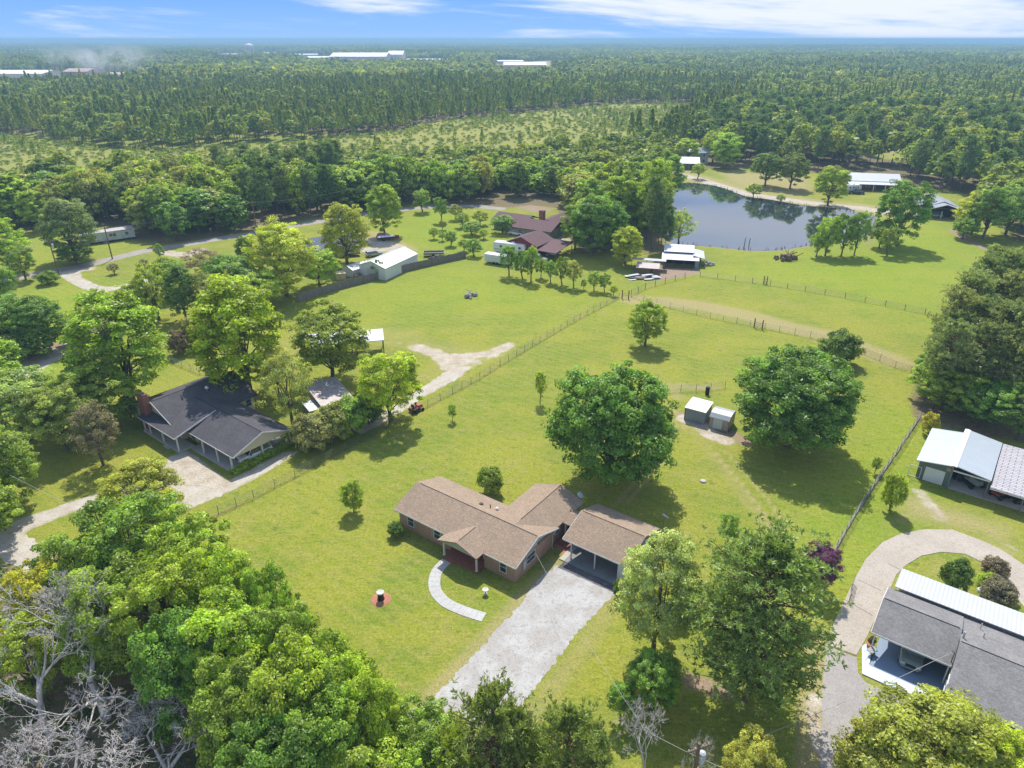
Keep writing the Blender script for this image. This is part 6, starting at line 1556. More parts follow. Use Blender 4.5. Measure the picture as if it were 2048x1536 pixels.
TB('leafy', 30, 700, 592, 130, 'oak', 'leftmost dark leafy tree of the dark clump by the brown carport', group='dark clump by the brown carport')
TB('leafy', 92, 702, 597, 110, 'oak', 'dark leafy tree of the dark clump nearest the brown carport', group='dark clump by the brown carport')
TB('shrub', 60, 712, 650, 120, 'dark', 'low dark understorey of the dark clump by the brown carport', group='dark clump by the brown carport')
TB('fine', 300, 1050, 922, 158, (.120,.162,.034), 'bright yellow-green tree overhanging the sandy driveway')
TB('fine', 152, 520, 392, 112, (.082,.130,.075), 'tall feathery olive tree beside the mobile home')
TB('leafy', 155, 530, 488, 66, 'dark', 'dark bushy tree at the foot of the feathery olive tree')
TB('shrub', 99, 568, 542, 38, 'mid', 'neat round green bush next to the utility pole by the road')
TB('tall', 80, 462, 372, 60, 'lime', 'bright yellow-green tree in the wood edge above the left field')
TB('leafy', 20, 545, 440, 90, 'fresh', 'light green tree at the left edge by the road')
TB('leafy', 52, 560, 488, 56, 'mid', 'bushy tree right of the light one at the left road edge')
TB('leafy', 8, 620, 520, 70, 'oak', 'dark tree at the left edge above the dark clump')

# ---- orchard and row of young trees by the pasture corner
ORCH = [(845,424,378,38,'mid','rounded tree at the top left of the orchard lawn'),(882,444,392,30,'oak','upright dark tree on the orchard lawn'),(868,478,455,20,'mid','small tree left of the two small orchard trees'),(884,482,462,16,'mid','smallest tree in the lower orchard row'),
 (902,492,462,28,'oak','dark round tree in the lower orchard row'),(912,440,408,30,'grey','grey-green tree in the middle of the orchard'),(925,455,425,30,'mid','green tree between shrubs in the orchard'),(945,470,444,44,'oak','broad dark shrub-like tree near the camper'),(967,478,458,20,'lime','small yellow-green tree beside the camper'),
 (948,512,478,36,'oak','dark round tree at the end of the board fence'),(928,503,478,26,'mid','small tree in front of the board fence end'),(960,450,420,34,'lime','light tree left of the maroon house'),(1005,466,430,50,'oak','round dark tree hiding the corner of the maroon house'),(885,460,440,18,'grey','small grey-green shrub tree in the orchard centre')]
for bx, by, tp, w, c, lb in ORCH: TB('small', bx, by, tp, w, c, lb, group='orchard trees')
ROW = [(1018,552,490,40,'oak','first young tree left of the row beside the cargo trailer'),(1045,558,500,40,'oak','dense young tree second in the row by the red barn'),(1062,563,492,34,'mid','young tree third in the row, before the red barn'),(1082,556,515,26,'mid','small young tree fourth in the row'),(1101,565,520,26,'oak','thin young tree near the middle of the row'),
 (1124,570,512,34,'mid','taller young tree right of the middle of the row'),(1147,575,520,32,'grey','paler young tree with a clear trunk in the row'),(1167,579,558,12,'mid','tiny sapling in the gap of the row'),(1188,582,542,30,'mid','round young tree sixth from the gate'),(1209,584,546,26,'mid','young tree second from the corner gate'),(1227,592,570,16,'lime','last small sapling of the row beside the corner gate')]
for bx, by, tp, w, c, lb in ROW: TB('small', bx, by, tp, w, c, lb, group='row of young trees along the pasture')
TB('tall', 1250, 530, 450, 66, (.125,.19,.026), 'bright green tree left of the plank shed')
# ---- tall trees left of the pond
POND = [('tall',1183,512,385,90,'oak','massive dark tree left of the pond, nearest the driveway'),('tall',1150,500,402,64,'mid','tall tree on the left flank of the massive dark tree'),('tall',1222,505,400,70,'oak','tall dark tree right of the massive one by the pond'),
 ('tall',1180,470,350,80,'mid','tall tree standing behind the massive dark tree'),('tall',1240,470,340,80,'fresh','light green tall tree between the barn and the wood'),('tall',1292,478,350,56,'fresh','tall slim green tree near the left pond bank'),
 ('pine',1302,498,352,46,'olive','tall slim pine at the left end of the pond'),('pine',1322,492,385,38,'pine','slim pine second from the pond bank'),('pine',1315,505,392,34,'pine','short pine in the group on the pond bank'),('pine',1330,498,410,30,'pine','short pine nearest the pond water'),
 ('airy',1356,490,418,62,'fresh','light green open tree on the left pond bank'),('tall',1306,440,310,70,'fresh','tall bright tree behind the pond bank pines'),('tall',1335,400,300,60,'mid','tree at the upper left tip of the pond')]
for k, bx, by, tp, w, c, lb in POND: TB(k, bx, by, tp, w, c, lb)
PON2 = [('leafy',1530,372,304,66,'dark','dark rounded magnolia, left of the pair beyond the pond'),('leafy',1580,378,306,66,(.062,.10,.04),'dark magnolia with bare lower twigs, right of the pair beyond the pond'),('leafy',1655,412,332,72,'fresh','bright green tree at the far edge of the pond'),('leafy',1662,380,330,50,'grey','grey-green tree behind the bright tree at the far pond edge'),
 ('leafy',1792,492,358,104,'oak','large oak right of the pond dam'),('leafy',1758,496,440,50,'mid','leafy young tree at the foot of the large oak by the pond'),('small',1774,512,452,44,'mid','small round tree on the grass below the large oak'),
 ('leafy',1650,512,432,56,'fresh','light tree on the near pond bank, left of the clump'),('leafy',1682,512,425,50,'mid','tall tree in the clump on the near pond bank'),('leafy',1708,510,420,44,'mid','rightmost tree of the clump on the near pond bank'),('small',1632,514,462,34,'fresh','short tree at the left end of the near bank clump'),
 ('small',1506,396,366,32,'lime','pale willow-like bush on the far pond edge'),('small',1560,406,388,18,'lime','small pale bush on the far pond edge below the magnolias'),('small',1395,358,325,30,'lime','yellow-green small tree on the bank before the dark cabin'),
 ('tall',1372,330,275,54,'fresh','light tree beside the pale cottage'),('tall',1452,336,262,66,'fresh','tall light tree at the wood edge right of the cottage'),('leafy',1425,325,262,54,'lime','yellow-green tree behind the cottage'),('small',1985,520,488,36,'lime','pale young tree at the edge of the right-hand grove'),
 ('leafy',1942,470,380,80,(.14,.18,.03),'yellow-green tree beside the pale-roofed house'),('leafy',1965,478,372,84,'oak','dark tree right of the pale-roofed house'),('leafy',2010,470,372,90,'oak','dark rounded tree at the right edge above the grove'),('leafy',1925,478,432,50,'mid','low tree in front of the pale-roofed house corner')]
for k, bx, by, tp, w, c, lb in PON2: TB(k, bx, by, tp, w, c, lb)

# ---- right-hand pine grove
GR = []
_r = random.Random(9)
def grove():
    edge = [('leafy',1858,800,728,90,'fresh','bright leafy tree low on the left edge of the pine grove'),('leafy',1892,742,650,80,'oak','dark bushy tree on the left flank of the pine grove'),('leafy',1856,775,700,70,'oak','leafy dark tree at the corner of the grove nearest the cross fence'),
            ('leafy',1905,830,742,110,'mid','broad leafy tree behind the metal barn'),('leafy',1965,850,762,110,'oak','dark leafy tree directly behind the barn ridge'),('leafy',2035,880,775,110,'oak','dark leafy tree behind the worn barn roof')]
    for k, bx, by, tp, w, c, lb in edge: TB(k, bx, by, tp, w, c, lb)
    poly = GP([(1850,815),(1858,775),(1908,712),(1958,650),(2010,594),(2090,548),(2300,580),(2500,850),(2250,920),(2040,860),(1930,840),(1890,830)])
    n = 0; pts = []
    x0, y0 = poly.min(0); x1, y1 = poly.max(0)
    y = y0
    while y < y1:
        x = x0
        while x < x1:
            q = np.array([[x+_r.uniform(-1.6, 1.6), y+_r.uniform(-1.6, 1.6)]])
            if in_poly(q, poly)[0]: pts.append(tuple(q[0]))
            x += 5.0
        y += 5.0
    pts.sort(key=lambda p: p[0]**2+p[1]**2)
    for X, Y in pts[:80]:
        if PIX(X, Y, 15)[0] > 2150: continue
        n += 1
        plant('pine', X, Y, _r.uniform(13.5, 18), _r.uniform(6.2, 8.6), (.092,.138,.088) if _r.random() < .6 else (.075,.120,.075), 'tall olive pine of the right-hand grove, ' + ('front rank behind the metal barn' if Y < 96 and X > 66 else 'left flank facing the field' if PIX(X, Y, 10)[0] < 1935 else 'middle ranks' if Y < 112 else 'rear ranks') + (', leftmost part' if PIX(X, Y, 10)[0] < 1960 else ', frame edge' if PIX(X, Y, 10)[0] > 2035 else ''), group='pines of the right-hand grove')
grove()

# ---- woodland at the lower left
SW = [('leafy',250,985,13,200,'mid','green tree just below the bright yellow-green one by the sandy driveway'),('leafy',370,1032,13,190,'fresh','light green treetop nearest the long wire fence at lower left'),('leafy',140,1055,12,170,'mid','green treetop left in the upper rank of the lower woodland'),
 ('leafy',62,1122,11,140,'yellow','yellowish treetop at the far left of the lower woodland'),('leafy',205,1125,13,190,'mid','mid-green treetop in the second rank of the lower woodland'),('leafy',330,1118,14,200,'fresh','broad light treetop in the centre of the lower woodland'),
 ('leafy',428,1100,13,150,'fresh','light treetop on the lawn edge of the lower woodland'),('leafy',524,1124,13,110,'mid','pointed treetop standing forward over the lawn'),('leafy',445,1190,14,200,'fresh','large fresh green treetop right of centre in the lower woodland'),
 ('leafy',560,1200,14,160,'mid','rounded treetop bordering the lawn left of the mulch ring'),('leafy',350,1230,13,180,'oak','darker treetop behind the dead trees'),('leafy',560,1290,14,210,'fresh','large bright treetop above the lower lawn curve'),
 ('leafy',655,1275,13,170,'fresh','bright treetop closest to the mulch ring'),('leafy',470,1330,13,200,'mid','mid-green treetop above the brown leaf litter'),('leafy',715,1330,12,150,'fresh','bright treetop at the right end of the woodland edge'),
 ('leafy',630,1380,12,190,'mid','mid-green treetop second from the gravel driveway'),('leafy',540,1430,12,200,'oak','dark treetop low in the frame right of the bare fan tree'),('leafy',765,1385,8,110,'lime','small yellow-green tree by the left edge of the gravel driveway'),
 ('leafy',30,1230,9,150,'lime','yellow-green tree behind the grey bare tree at far left'),('leafy',680,1448,9,220,'lime','bright yellow-green tree in the foreground left of the pines'),('leafy',580,1475,9,150,'fresh','green tree cut by the bottom edge below the dark treetop'),
 ('leafy',850,1410,8,150,'mid','dark green tree at the mouth of the gravel driveway'),('leafy',905,1425,5,70,'yellow','bright yellow-green small tree at the gravel driveway mouth'),('leafy',800,1475,7,150,'fresh','green foreground tree between the yellow-green one and the pines'),
 ('leafy',180,1225,9,120,'fresh','green tree between the bare branches at lower left')]
for k, cx, tp, h, w, c, lb in SW: TT(k, cx, tp, h, w, c, lb)
TT('softpine', 978, 1376, 13, 190, 'needle', 'dark feathery pine at the bottom centre covering the gravel edge')
TT('softpine', 1032, 1408, 11, 130, 'needle', 'narrow pine just right of the feathery bottom pine')
TT('softpine', 1130, 1402, 12, 170, 'needle', 'pine at the bottom edge left of the pale bare branches')
TT('softpine', 915, 1455, 9, 130, 'lime', 'short yellow-green pine at the bottom edge beside the gravel')
TT('softpine', 1190, 1450, 8, 90, 'olive', 'small pine at the bottom edge right of the paired pines')
TT('leafy', 1065, 1475, 7, 110, 'mid', 'low green tree between the two bottom pines')
TT('leafy', 1510, 1470, 8, 120, (.14,.17,.06), 'pale green round tree at the bottom edge below the big pine')
TT('fine', 1880, 1392, 11, 300, (.122,.158,.038), 'large bright yellow-green tree over the asphalt at the lower right')
TT('fine', 1790, 1440, 9, 200, (.118,.152,.038), 'yellow-green tree at the lower right, left and below the largest one')
TT('fine', 2010, 1450, 9, 200, (.14,.215,.022), 'yellow-green tree cut by the lower right corner')
TT('dead', 150, 1150, 14, 400, 'grey', 'dead tree with long pale limbs rising from the lower left woodland')
TT('dead', 30, 1205, 13, 340, 'grey', 'large grey dead tree at the far lower left')
TT('fan', 310, 1370, 9.5, 400, 'grey', 'low fan-shaped bare tree with fine pale twigs at lower left')
TT('fan', 290, 1350, 8, 130, 'grey', 'small greyish bare treetop above the fan-shaped bare tree')
TT('fan', 100, 1420, 9, 320, 'grey', 'bare twiggy tree in the bottom left corner')
TT('dead', 375, 1290, 10, 90, 'grey', 'thin dead tree with curled pale branches beside the dark hollow')
TT('whip', 1300, 1412, 8, 140, 'grey', 'bare whippy tree with upright pale twigs at the bottom edge')
TT('whip', 1395, 1455, 7, 90, 'grey', 'smaller bare whippy tree near the utility pole at the bottom')

def undergrowth():
    poly = GP(PX['wood_sw']); rng = np.random.RandomState(8); x0, y0 = np.maximum(poly.min(0), (-75, 14)); x1, y1 = poly.max(0); n = 2600
    X = rng.uniform(x0, x1, n); Y = rng.uniform(y0, y1, n); P = np.stack([X, Y], 1); m = in_poly(P, poly); X, Y = X[m][:620], Y[m][:620]
    cm = [LIB['shrub'][0][0], LIB['shrub'][1][0]]; C = []
    # leafy low growth as one sheet of leaf clusters
    n = len(X)*46; i = rng.randint(0, len(X), n); r = rng.uniform(.3, 1.1, len(X)); d = nrm(rng.normal(size=(n, 3))); d[:, 2] = abs(d[:, 2])
    pos = np.stack([X[i], Y[i], np.zeros(n)], 1)+d*(r[i]*rng.uniform(.4, 1.1, n))[:, None]*np.array([1.3, 1.3, .75]); pos[:, 2] += .05
    V = leaf_quads(pos, nrm(d+rng.normal(size=(n, 3))*.6+np.array([0, 0, .6])), .16, rng); t = np.stack([np.clip(rng.normal(.5, .25, n), 0, 1), rng.rand(n)], 1)
    me = leaves_to_mesh('undergrowth', V, t, M['leaf']); o = link('undergrowth', me); o.color = (.15, .21, .06, 1); tag(o, 'low leafy undergrowth on the brown litter of the lower left woodland', 'undergrowth', kind='stuff')
undergrowth()
# ---------------------------------------------------------------- woods: individuals nearest, the rest as massed woodland
def px_poly_test(X, Y, poly):
    return in_poly(np.stack([X, Y], 1), GP(poly))
def jitter_grid(x0, x1, y0, y1, s, seed):
    rng = np.random.RandomState(seed); xs = np.arange(x0, x1, s); ys = np.arange(y0, y1, s*.88); X, Y = np.meshgrid(xs, ys)
    X = X + rng.uniform(-.38, .38, X.shape)*s + (np.arange(len(ys)) % 2)[:, None]*s*.5; Y = Y + rng.uniform(-.38, .38, Y.shape)*s
    return X.ravel(), Y.ravel(), rng
KEEP_OUT = [GP(PX['pond']), GP([(990,480),(985,415),(1010,395),(1125,400),(1180,480),(1140,540),(1000,530)]), GP([(1340,345),(1345,300),(1420,300),(1440,340),(1400,352)]), GP([(1680,390),(1690,338),(1800,338),(1830,400),(1700,410)]),
            GP([(1840,445),(1840,395),(1930,390),(1960,440),(1925,455)]), GP([(1180,500),(1230,470),(1310,480),(1340,510)]), GP(PX['glade']), GP(PX['cleared']), GP(PX['mill']), GP(PX['yard_far']), GP([(150,500),(150,450),(290,446),(290,490)])]
for _a, _b, _y in [(650,812,124),(606,660,122),(574,645,113),(436,495,114),(492,512,114),(516,560,110),(808,900,123),(1002,1098,139),(988,1050,127),(1099,1119,95),(-90,90,160),(124,180,156),(200,286,158)]:
    _Y = G(0, _y)[1]; _d = 15*FPX*1.12/_Y + 30*52*FPX/_Y**2 + 1; _x = 30*FPX/_Y
    KEEP_OUT.append(GP([(_a-_x,_y-4),(_b+_x,_y-4),(_b+_x,_y+_d),(_a-_x,_y+_d)]))
def ok(X, Y, road=True):
    P = np.stack([X, Y], 1); m = np.ones(len(X), bool)
    for k in KEEP_OUT: m &= ~in_poly(P, k)
    m &= d_line(P, GP(PX['road_left'])) > 5.5
    m &= d_line(P, GP(PX['pond_road'])) > 6
    return m
near_trees = []   # (X, Y, kind, h, w, zone)
def fill(polykey, s, seed, chooser):
    poly = GP(PX[polykey]); x0, y0 = poly.min(0); x1, y1 = poly.max(0)
    X, Y, rng = jitter_grid(x0, x1, y0, y1, s, seed); m = in_poly(np.stack([X, Y], 1), poly) & ok(X, Y); X, Y = X[m], Y[m]
    px, py = PIX(X, Y, 8); m = (px > -160) & (px < 2210); X, Y = X[m], Y[m]
    taken = np.array([(a, b, c) for a, b, c in ALLTREES])
    for x, y in zip(X, Y):
        d = np.hypot(taken[:, 0]-x, taken[:, 1]-y) - taken[:, 2]*.8
        if d.min() < 1.0: continue
        near_trees.append((x, y)+chooser(x, y, rng)+(polykey,))
def vnoise(x, y, s, seed=0):
    return .5+.25*math.sin(x/s+seed)+.25*math.sin(y/s*1.3+x/s*.4+seed*2.1)
def ch_belt(x, y, rng):
    v = vnoise(x, y, 23, 1)
    px, py = PIX(x, y)
    if 440 < px < 700 and rng.rand() < .45: return ('midpine', rng.uniform(13, 17), rng.uniform(5.5, 7.5), 'olive' if rng.rand() < .5 else 'pine')
    k = 'midtall' if rng.rand() < .4 else 'midleafy'
    c = ['oak', 'mid', 'fresh', 'mid', 'lime', 'grey'][int(min(5, max(0, v*6+rng.normal()*1.5)))]
    hb = 1.0 if py > 392 else .72
    return (k, rng.uniform(10.5, 16)*hb, rng.uniform(8, 12.5)*(.6+.4*hb), c)
def ch_east(x, y, rng):
    if rng.rand() < .3: return ('midpine', rng.uniform(15, 20), rng.uniform(6, 8), 'pine')
    c = ['oak', 'mid', 'grey', 'fresh', 'oak', 'lime'][int(rng.rand()*6)]
    return ('midtall' if rng.rand() < .35 else 'midleafy', rng.uniform(11, 17), rng.uniform(9, 13), c)
fill('belt', 7.6, 11, ch_belt); fill('east_wood', 8.6, 12, ch_east)
near_trees.sort(key=lambda t: math.hypot(t[0], t[1]))
LBL = {('belt', 'b'): ('leafy tree in the dense wood between the county road and the scrub clearing', 'wood beyond the county road'), ('belt', 'p'): ('slim pine in the dense wood between the county road and the scrub clearing', 'pines in the wood beyond the county road'),
       ('east_wood', 'b'): ('leafy tree in the wood beyond and to the right of the pond', 'wood beyond the pond'), ('east_wood', 'p'): ('tall pine in the wood beyond and to the right of the pond', 'pines beyond the pond')}
TONE = {'oak': 'dark green', 'mid': 'mid-green', 'fresh': 'light green', 'lime': 'yellow-green', 'grey': 'greyish green', 'olive': 'olive', 'pine': 'dark'}
BELT_S = [(60, 'in the wood at the far left edge beyond the road'), (170, 'in the wood behind the feathery olive tree'), (280, 'in the wood behind the mobile home'), (420, 'in the wood right of the mobile home'), (540, 'in the wood behind the utility pole at the road bend'), (660, 'in the wood behind the light green pecan tree'),
          (780, 'in the wood behind the yellow-green tree by the blue-grey roof'), (900, 'in the wood behind the top of the orchard lawn'), (1020, 'in the wood left of the maroon-roofed house'), (1140, 'in the wood behind the maroon-roofed house'), (1250, 'in the wood behind the massive dark tree by the pond'), (9999, 'in the wood at the left tip of the pond')]
EAST_S = [(1430, 'in the wood behind the dark cabin'), (1540, 'in the wood behind the left magnolia'), (1640, 'in the wood behind the right magnolia'), (1740, 'in the wood behind the left half of the long red barn'), (1840, 'in the wood behind the right half of the long red barn'), (1940, 'in the wood behind the pale-roofed house'), (2010, 'in the wood at the right edge beyond the pale-roofed house'), (9999, 'in the far right corner of the wood beyond the pond')]
NB = NP = 0; REST = []
for t in near_trees:
    x, y, k, h, w, c, z = t; isp = k == 'midpine'
    if (isp and NP < 200) or (not isp and NB < 215):
        lb, gr = LBL[(z, 'p' if isp else 'b')]; px, py = PIX(x, y)
        sec = BELT_S if z == 'belt' else EAST_S
        where = [s for lim, s in sec if px < lim][0]
        rk = 'front-rank' if py > (440 if z == 'belt' else 345) else 'middle-rank' if py > (400 if z == 'belt' else 300) else 'rear-rank'
        lb = '%s %s %s %s' % (rk, TONE.get(c, 'green'), 'pine' if isp else ('tall tree' if k == 'midtall' else 'broad tree'), where)
        plant(k, x, y, h, w, c, lb, group=gr)
        if isp: NP += 1
        else: NB += 1
    else: REST.append(t)

# low-poly crowns for massed woodland
def joined_tree(name, kind, seed, R, H, z0, n, ls):
    rng = np.random.RandomState(seed)
    if kind == 'cone':
        u = rng.rand(n)**.8; z = z0+(H-z0)*u; rr = R*(1-u)**.75*rng.uniform(.55, 1.05, n)+.15; a = rng.uniform(0, 6.283, n)
        C = np.stack([np.cos(a)*rr, np.sin(a)*rr, z], 1); N0 = nrm(np.stack([np.cos(a), np.sin(a), np.full(n, .8)], 1)+rng.normal(size=(n, 3))*.4)
    else:
        d = nrm(rng.normal(size=(n, 3))); d[:, 2] = np.where(d[:, 2] < -.3, -d[:, 2], d[:, 2]); k = 1+.16*np.sin(d[:, 0]*5+seed)*np.cos(d[:, 1]*6+seed*2)
        C = d*np.array([R, R, (H-z0)/2])*(k*rng.uniform(.72, 1.02, n))[:, None]+np.array([0, 0, (H+z0)/2]); N0 = nrm(d+np.array([0, 0, .4])+rng.normal(size=(n, 3))*.45)
    V = leaf_quads(C, N0, ls, rng, .75); V = V.reshape(-1, 3)
    nv = len(V); F = np.arange(nv).reshape(-1, 4)
    # trunk
    t = np.arange(4)*np.pi/2; r = .16; ring = lambda z, r: np.stack([np.cos(t)*r, np.sin(t)*r, np.full(4, z)], 1)
    V = np.concatenate([V, ring(0, r), ring(z0+2, r*.8)]); b = nv; FT = np.array([[b+i, b+(i+1) % 4, b+4+(i+1) % 4, b+4+i] for i in range(4)])
    me = np_mesh(name, V, np.concatenate([F, FT])); a = me.attributes.new('tint', 'FLOAT_COLOR', 'POINT')
    tt = np.zeros((len(V), 4), np.float32); q = np.clip(rng.normal(.5, .25, len(F)), 0, 1); tt[:nv, 0] = np.repeat(q, 4); tt[:nv, 1] = np.repeat(rng.rand(len(F))*.5, 4); tt[:, 3] = 1
    a.data.foreach_set('color', tt.ravel()); me.materials.append(M['leaf_far']); me.materials.append(M['bark'])
    mi = np.zeros(len(F)+4, np.int32); mi[-4:] = 1; me.polygons.foreach_set('material_index', mi); return me
LOW = {'b0': joined_tree('low_broadleaf_a', 'b', 1, 4.6, 12, 1.5, 330, .72), 'b1': joined_tree('low_broadleaf_b', 'b', 2, 4.2, 14, 2.5, 330, .70), 'b2': joined_tree('low_broadleaf_c', 'b', 3, 5.0, 11, 1.5, 330, .75),
       'p0': joined_tree('low_pine_a', 'cone', 4, 2.3, 14, 4.0, 210, .62), 'p1': joined_tree('low_pine_b', 'cone', 5, 2.6, 13, 3.0, 210, .66), 's0': joined_tree('low_scrub', 'b', 6, 1.6, 1.9, -.2, 80, .36)}
LOW['s1'] = joined_tree('low_sapling', 'cone', 8, 2.2, 6.5, .1, 130, .5)
SRC = {}
for k, me in LOW.items():
    o = bpy.data.objects.new('src_'+k, me); o.color = (1.45, 1.38, 1.3, 1); SRC[k] = o
SRC['s0'].color = (2.6, 2.3, 1.7, 1)
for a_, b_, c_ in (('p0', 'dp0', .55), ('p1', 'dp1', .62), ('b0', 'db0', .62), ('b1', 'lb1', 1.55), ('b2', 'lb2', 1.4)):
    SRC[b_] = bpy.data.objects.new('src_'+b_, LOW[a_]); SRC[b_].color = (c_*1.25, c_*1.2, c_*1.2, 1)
# patches: 60 m squares of mixed low trees for the far woods
def patch(name, n, size, seed, ratio_pine):
    rng = np.random.RandomState(seed); Vs, Fs, Ts, Ms = [], [], [], []; off = 0
    for i in range(n):
        key = ('p%d' % rng.randint(2)) if rng.rand() < ratio_pine else ('b%d' % rng.randint(3)); me = LOW[key]
        nv = len(me.vertices); co = np.empty(nv*3, np.float32); me.vertices.foreach_get('co', co); co = co.reshape(-1, 3)
        nf = len(me.polygons); f = np.empty(nf*4, np.int32); me.loops.foreach_get('vertex_index', f); f = f.reshape(-1, 4)
        tt = np.empty(nv*4, np.float32); me.attributes['tint'].data.foreach_get('color', tt); tt = tt.reshape(-1, 4).copy()
        sel = rng.permutation(nf-4)[:int((nf-4)*.26)]; f2 = f[sel]; used = f2.ravel(); co2 = co[used]
        c4 = co2.reshape(-1, 4, 3); cen = c4.mean(1, keepdims=True); c4 = cen+(c4-cen)*1.9
        a = rng.uniform(0, 6.28); s = rng.uniform(.8, 1.2); ca, sa = math.cos(a)*s, math.sin(a)*s
        P = c4.reshape(-1, 3); x = P[:, 0]*ca-P[:, 1]*sa+rng.uniform(-.5, .5)*size; y = P[:, 0]*sa+P[:, 1]*ca+rng.uniform(-.5, .5)*size
        Vs.append(np.stack([x, y, P[:, 2]*s], 1)); m_ = len(P); Fs.append(np.arange(m_).reshape(-1, 4)+off); off += m_
        t2 = tt[used].copy(); b = rng.normal()*.22; t2[:, 0] = np.clip(t2[:, 0]+b, 0, 1); t2[:, 1] = np.clip(t2[:, 1]+rng.rand()*.4, 0, 1); Ts.append(t2)
    me = np_mesh(name, np.concatenate(Vs), np.concatenate(Fs)); a = me.attributes.new('tint', 'FLOAT_COLOR', 'POINT'); a.data.foreach_set('color', np.concatenate(Ts).astype(np.float32).ravel()); me.materials.append(M['leaf_far'])
    o = bpy.data.objects.new('src_'+name, me); return o
SRC['q0'] = patch('woods_patch_a', 46, 52, 1, .2); SRC['q1'] = patch('woods_patch_b', 46, 52, 2, .5); SRC['q2'] = patch('woods_patch_c', 50, 52, 3, .9)
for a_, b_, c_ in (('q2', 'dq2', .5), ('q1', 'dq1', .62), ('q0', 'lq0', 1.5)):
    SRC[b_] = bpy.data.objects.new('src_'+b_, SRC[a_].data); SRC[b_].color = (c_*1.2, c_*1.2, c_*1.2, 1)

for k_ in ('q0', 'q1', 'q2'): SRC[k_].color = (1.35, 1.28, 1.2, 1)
def gn_scatter(name, label, cat, XY, keys, idx, scale, colors=None):
    """ONE object: points that carry tree instances"""
    n = len(XY); me = bpy.data.meshes.new(name); me.vertices.add(n); co = np.zeros((n, 3), np.float32); co[:, :2] = XY; me.vertices.foreach_set('co', co.ravel())
    a = me.attributes.new('pick', 'INT', 'POINT'); a.data.foreach_set('value', np.asarray(idx, np.int32))
    a = me.attributes.new('sc', 'FLOAT_VECTOR', 'POINT'); a.data.foreach_set('vector', np.asarray(scale, np.float32).ravel())
    rng = np.random.RandomState(n); a = me.attributes.new('rot', 'FLOAT', 'POINT'); a.data.foreach_set('value', rng.uniform(0, 6.283, n).astype(np.float32))
    o = bpy.data.objects.new(name, me); COL.objects.link(o); tag(o, label, cat, kind='stuff')
    ng = bpy.data.node_groups.new(name, 'GeometryNodeTree'); ng.interface.new_socket('Geometry', in_out='INPUT', socket_type='NodeSocketGeometry'); ng.interface.new_socket('Geometry', in_out='OUTPUT', socket_type='NodeSocketGeometry')
    N, L = ng.nodes, ng.links; gi = N.new('NodeGroupInput'); go = N.new('NodeGroupOutput'); inst = N.new('GeometryNodeInstanceOnPoints')
    gt = N.new('GeometryNodeGeometryToInstance')
    for k in reversed(keys):
        oi = N.new('GeometryNodeObjectInfo'); oi.inputs['Object'].default_value = SRC[k]; oi.inputs['As Instance'].default_value = True; L.new(oi.outputs['Geometry'], gt.inputs[0])
    jg = N.new('GeometryNodeJoinGeometry')
    for k in reversed(keys):
        oi = N.new('GeometryNodeObjectInfo'); oi.inputs['Object'].default_value = SRC[k]; oi.inputs['As Instance'].default_value = True; L.new(oi.outputs['Geometry'], jg.inputs[0])
    N.remove(gt)
    def attr(nm, t):
        q = N.new('GeometryNodeInputNamedAttribute'); q.data_type = t; q.inputs[0].default_value = nm; return q.outputs[0]
    L.new(gi.outputs[0], inst.inputs['Points']); L.new(jg.outputs[0], inst.inputs['Instance']); inst.inputs['Pick Instance'].default_value = True
    L.new(attr('pick', 'INT'), inst.inputs['Instance Index']); L.new(attr('sc', 'FLOAT_VECTOR'), inst.inputs['Scale'])
    cb = N.new('ShaderNodeCombineXYZ'); L.new(attr('rot', 'FLOAT'), cb.inputs[2]); er = N.new('FunctionNodeEulerToRotation'); L.new(cb.outputs[0], er.inputs[0]); L.new(er.outputs[0], inst.inputs['Rotation'])
    L.new(inst.outputs[0], go.inputs[0]); md = o.modifiers.new('scatter', 'NODES'); md.node_group = ng
    return o
def vn(X, Y, s, seed):
    return .5+.5*np.sin(X/s+seed+1.7*np.sin(Y/s*.7+seed*1.3))*np.cos(Y/s*1.1+seed*.7+1.3*np.sin(X/s*.6+seed))
# rest of the two near woods
X = np.array([t[0] for t in REST]); Y = np.array([t[1] for t in REST]); rg = np.random.RandomState(5)
gn_scatter('distant_woodland', 'mixed green woodland continuing behind the nearest trees of the wood', 'woodland', np.stack([X, Y], 1), ['b0', 'b1', 'b2', 'p0', 'p1'],
           [rg.randint(3) if t[2] != 'midpine' else 3+rg.randint(2) for t in REST], [[t[4]/9.2]*2+[t[3]/12.5] for t in REST])
# scrub clearing
poly = GP(PX['scrub']); x0, y0 = poly.min(0); x1, y1 = poly.max(0); X, Y, rg = jitter_grid(x0, x1, y0, y1, 2.9, 21)
m = in_poly(np.stack([X, Y], 1), poly) & (rg.rand(len(X)) < .12+.6*vn(X, Y, 26, 3)) & ok(X, Y); X, Y = X[m], Y[m]
s = rg.uniform(.35, .95, len(X))
gn_scatter('clearing_scrub', 'low scrub and seedling pines covering the tan clearing between the woods', 'scrub', np.stack([X, Y], 1), ['s0', 's1'], (rg.rand(len(X)) < .05).astype(int), np.where((rg.rand(len(X)) < .0)[:, None], 1, np.stack([s, s, s], 1)))
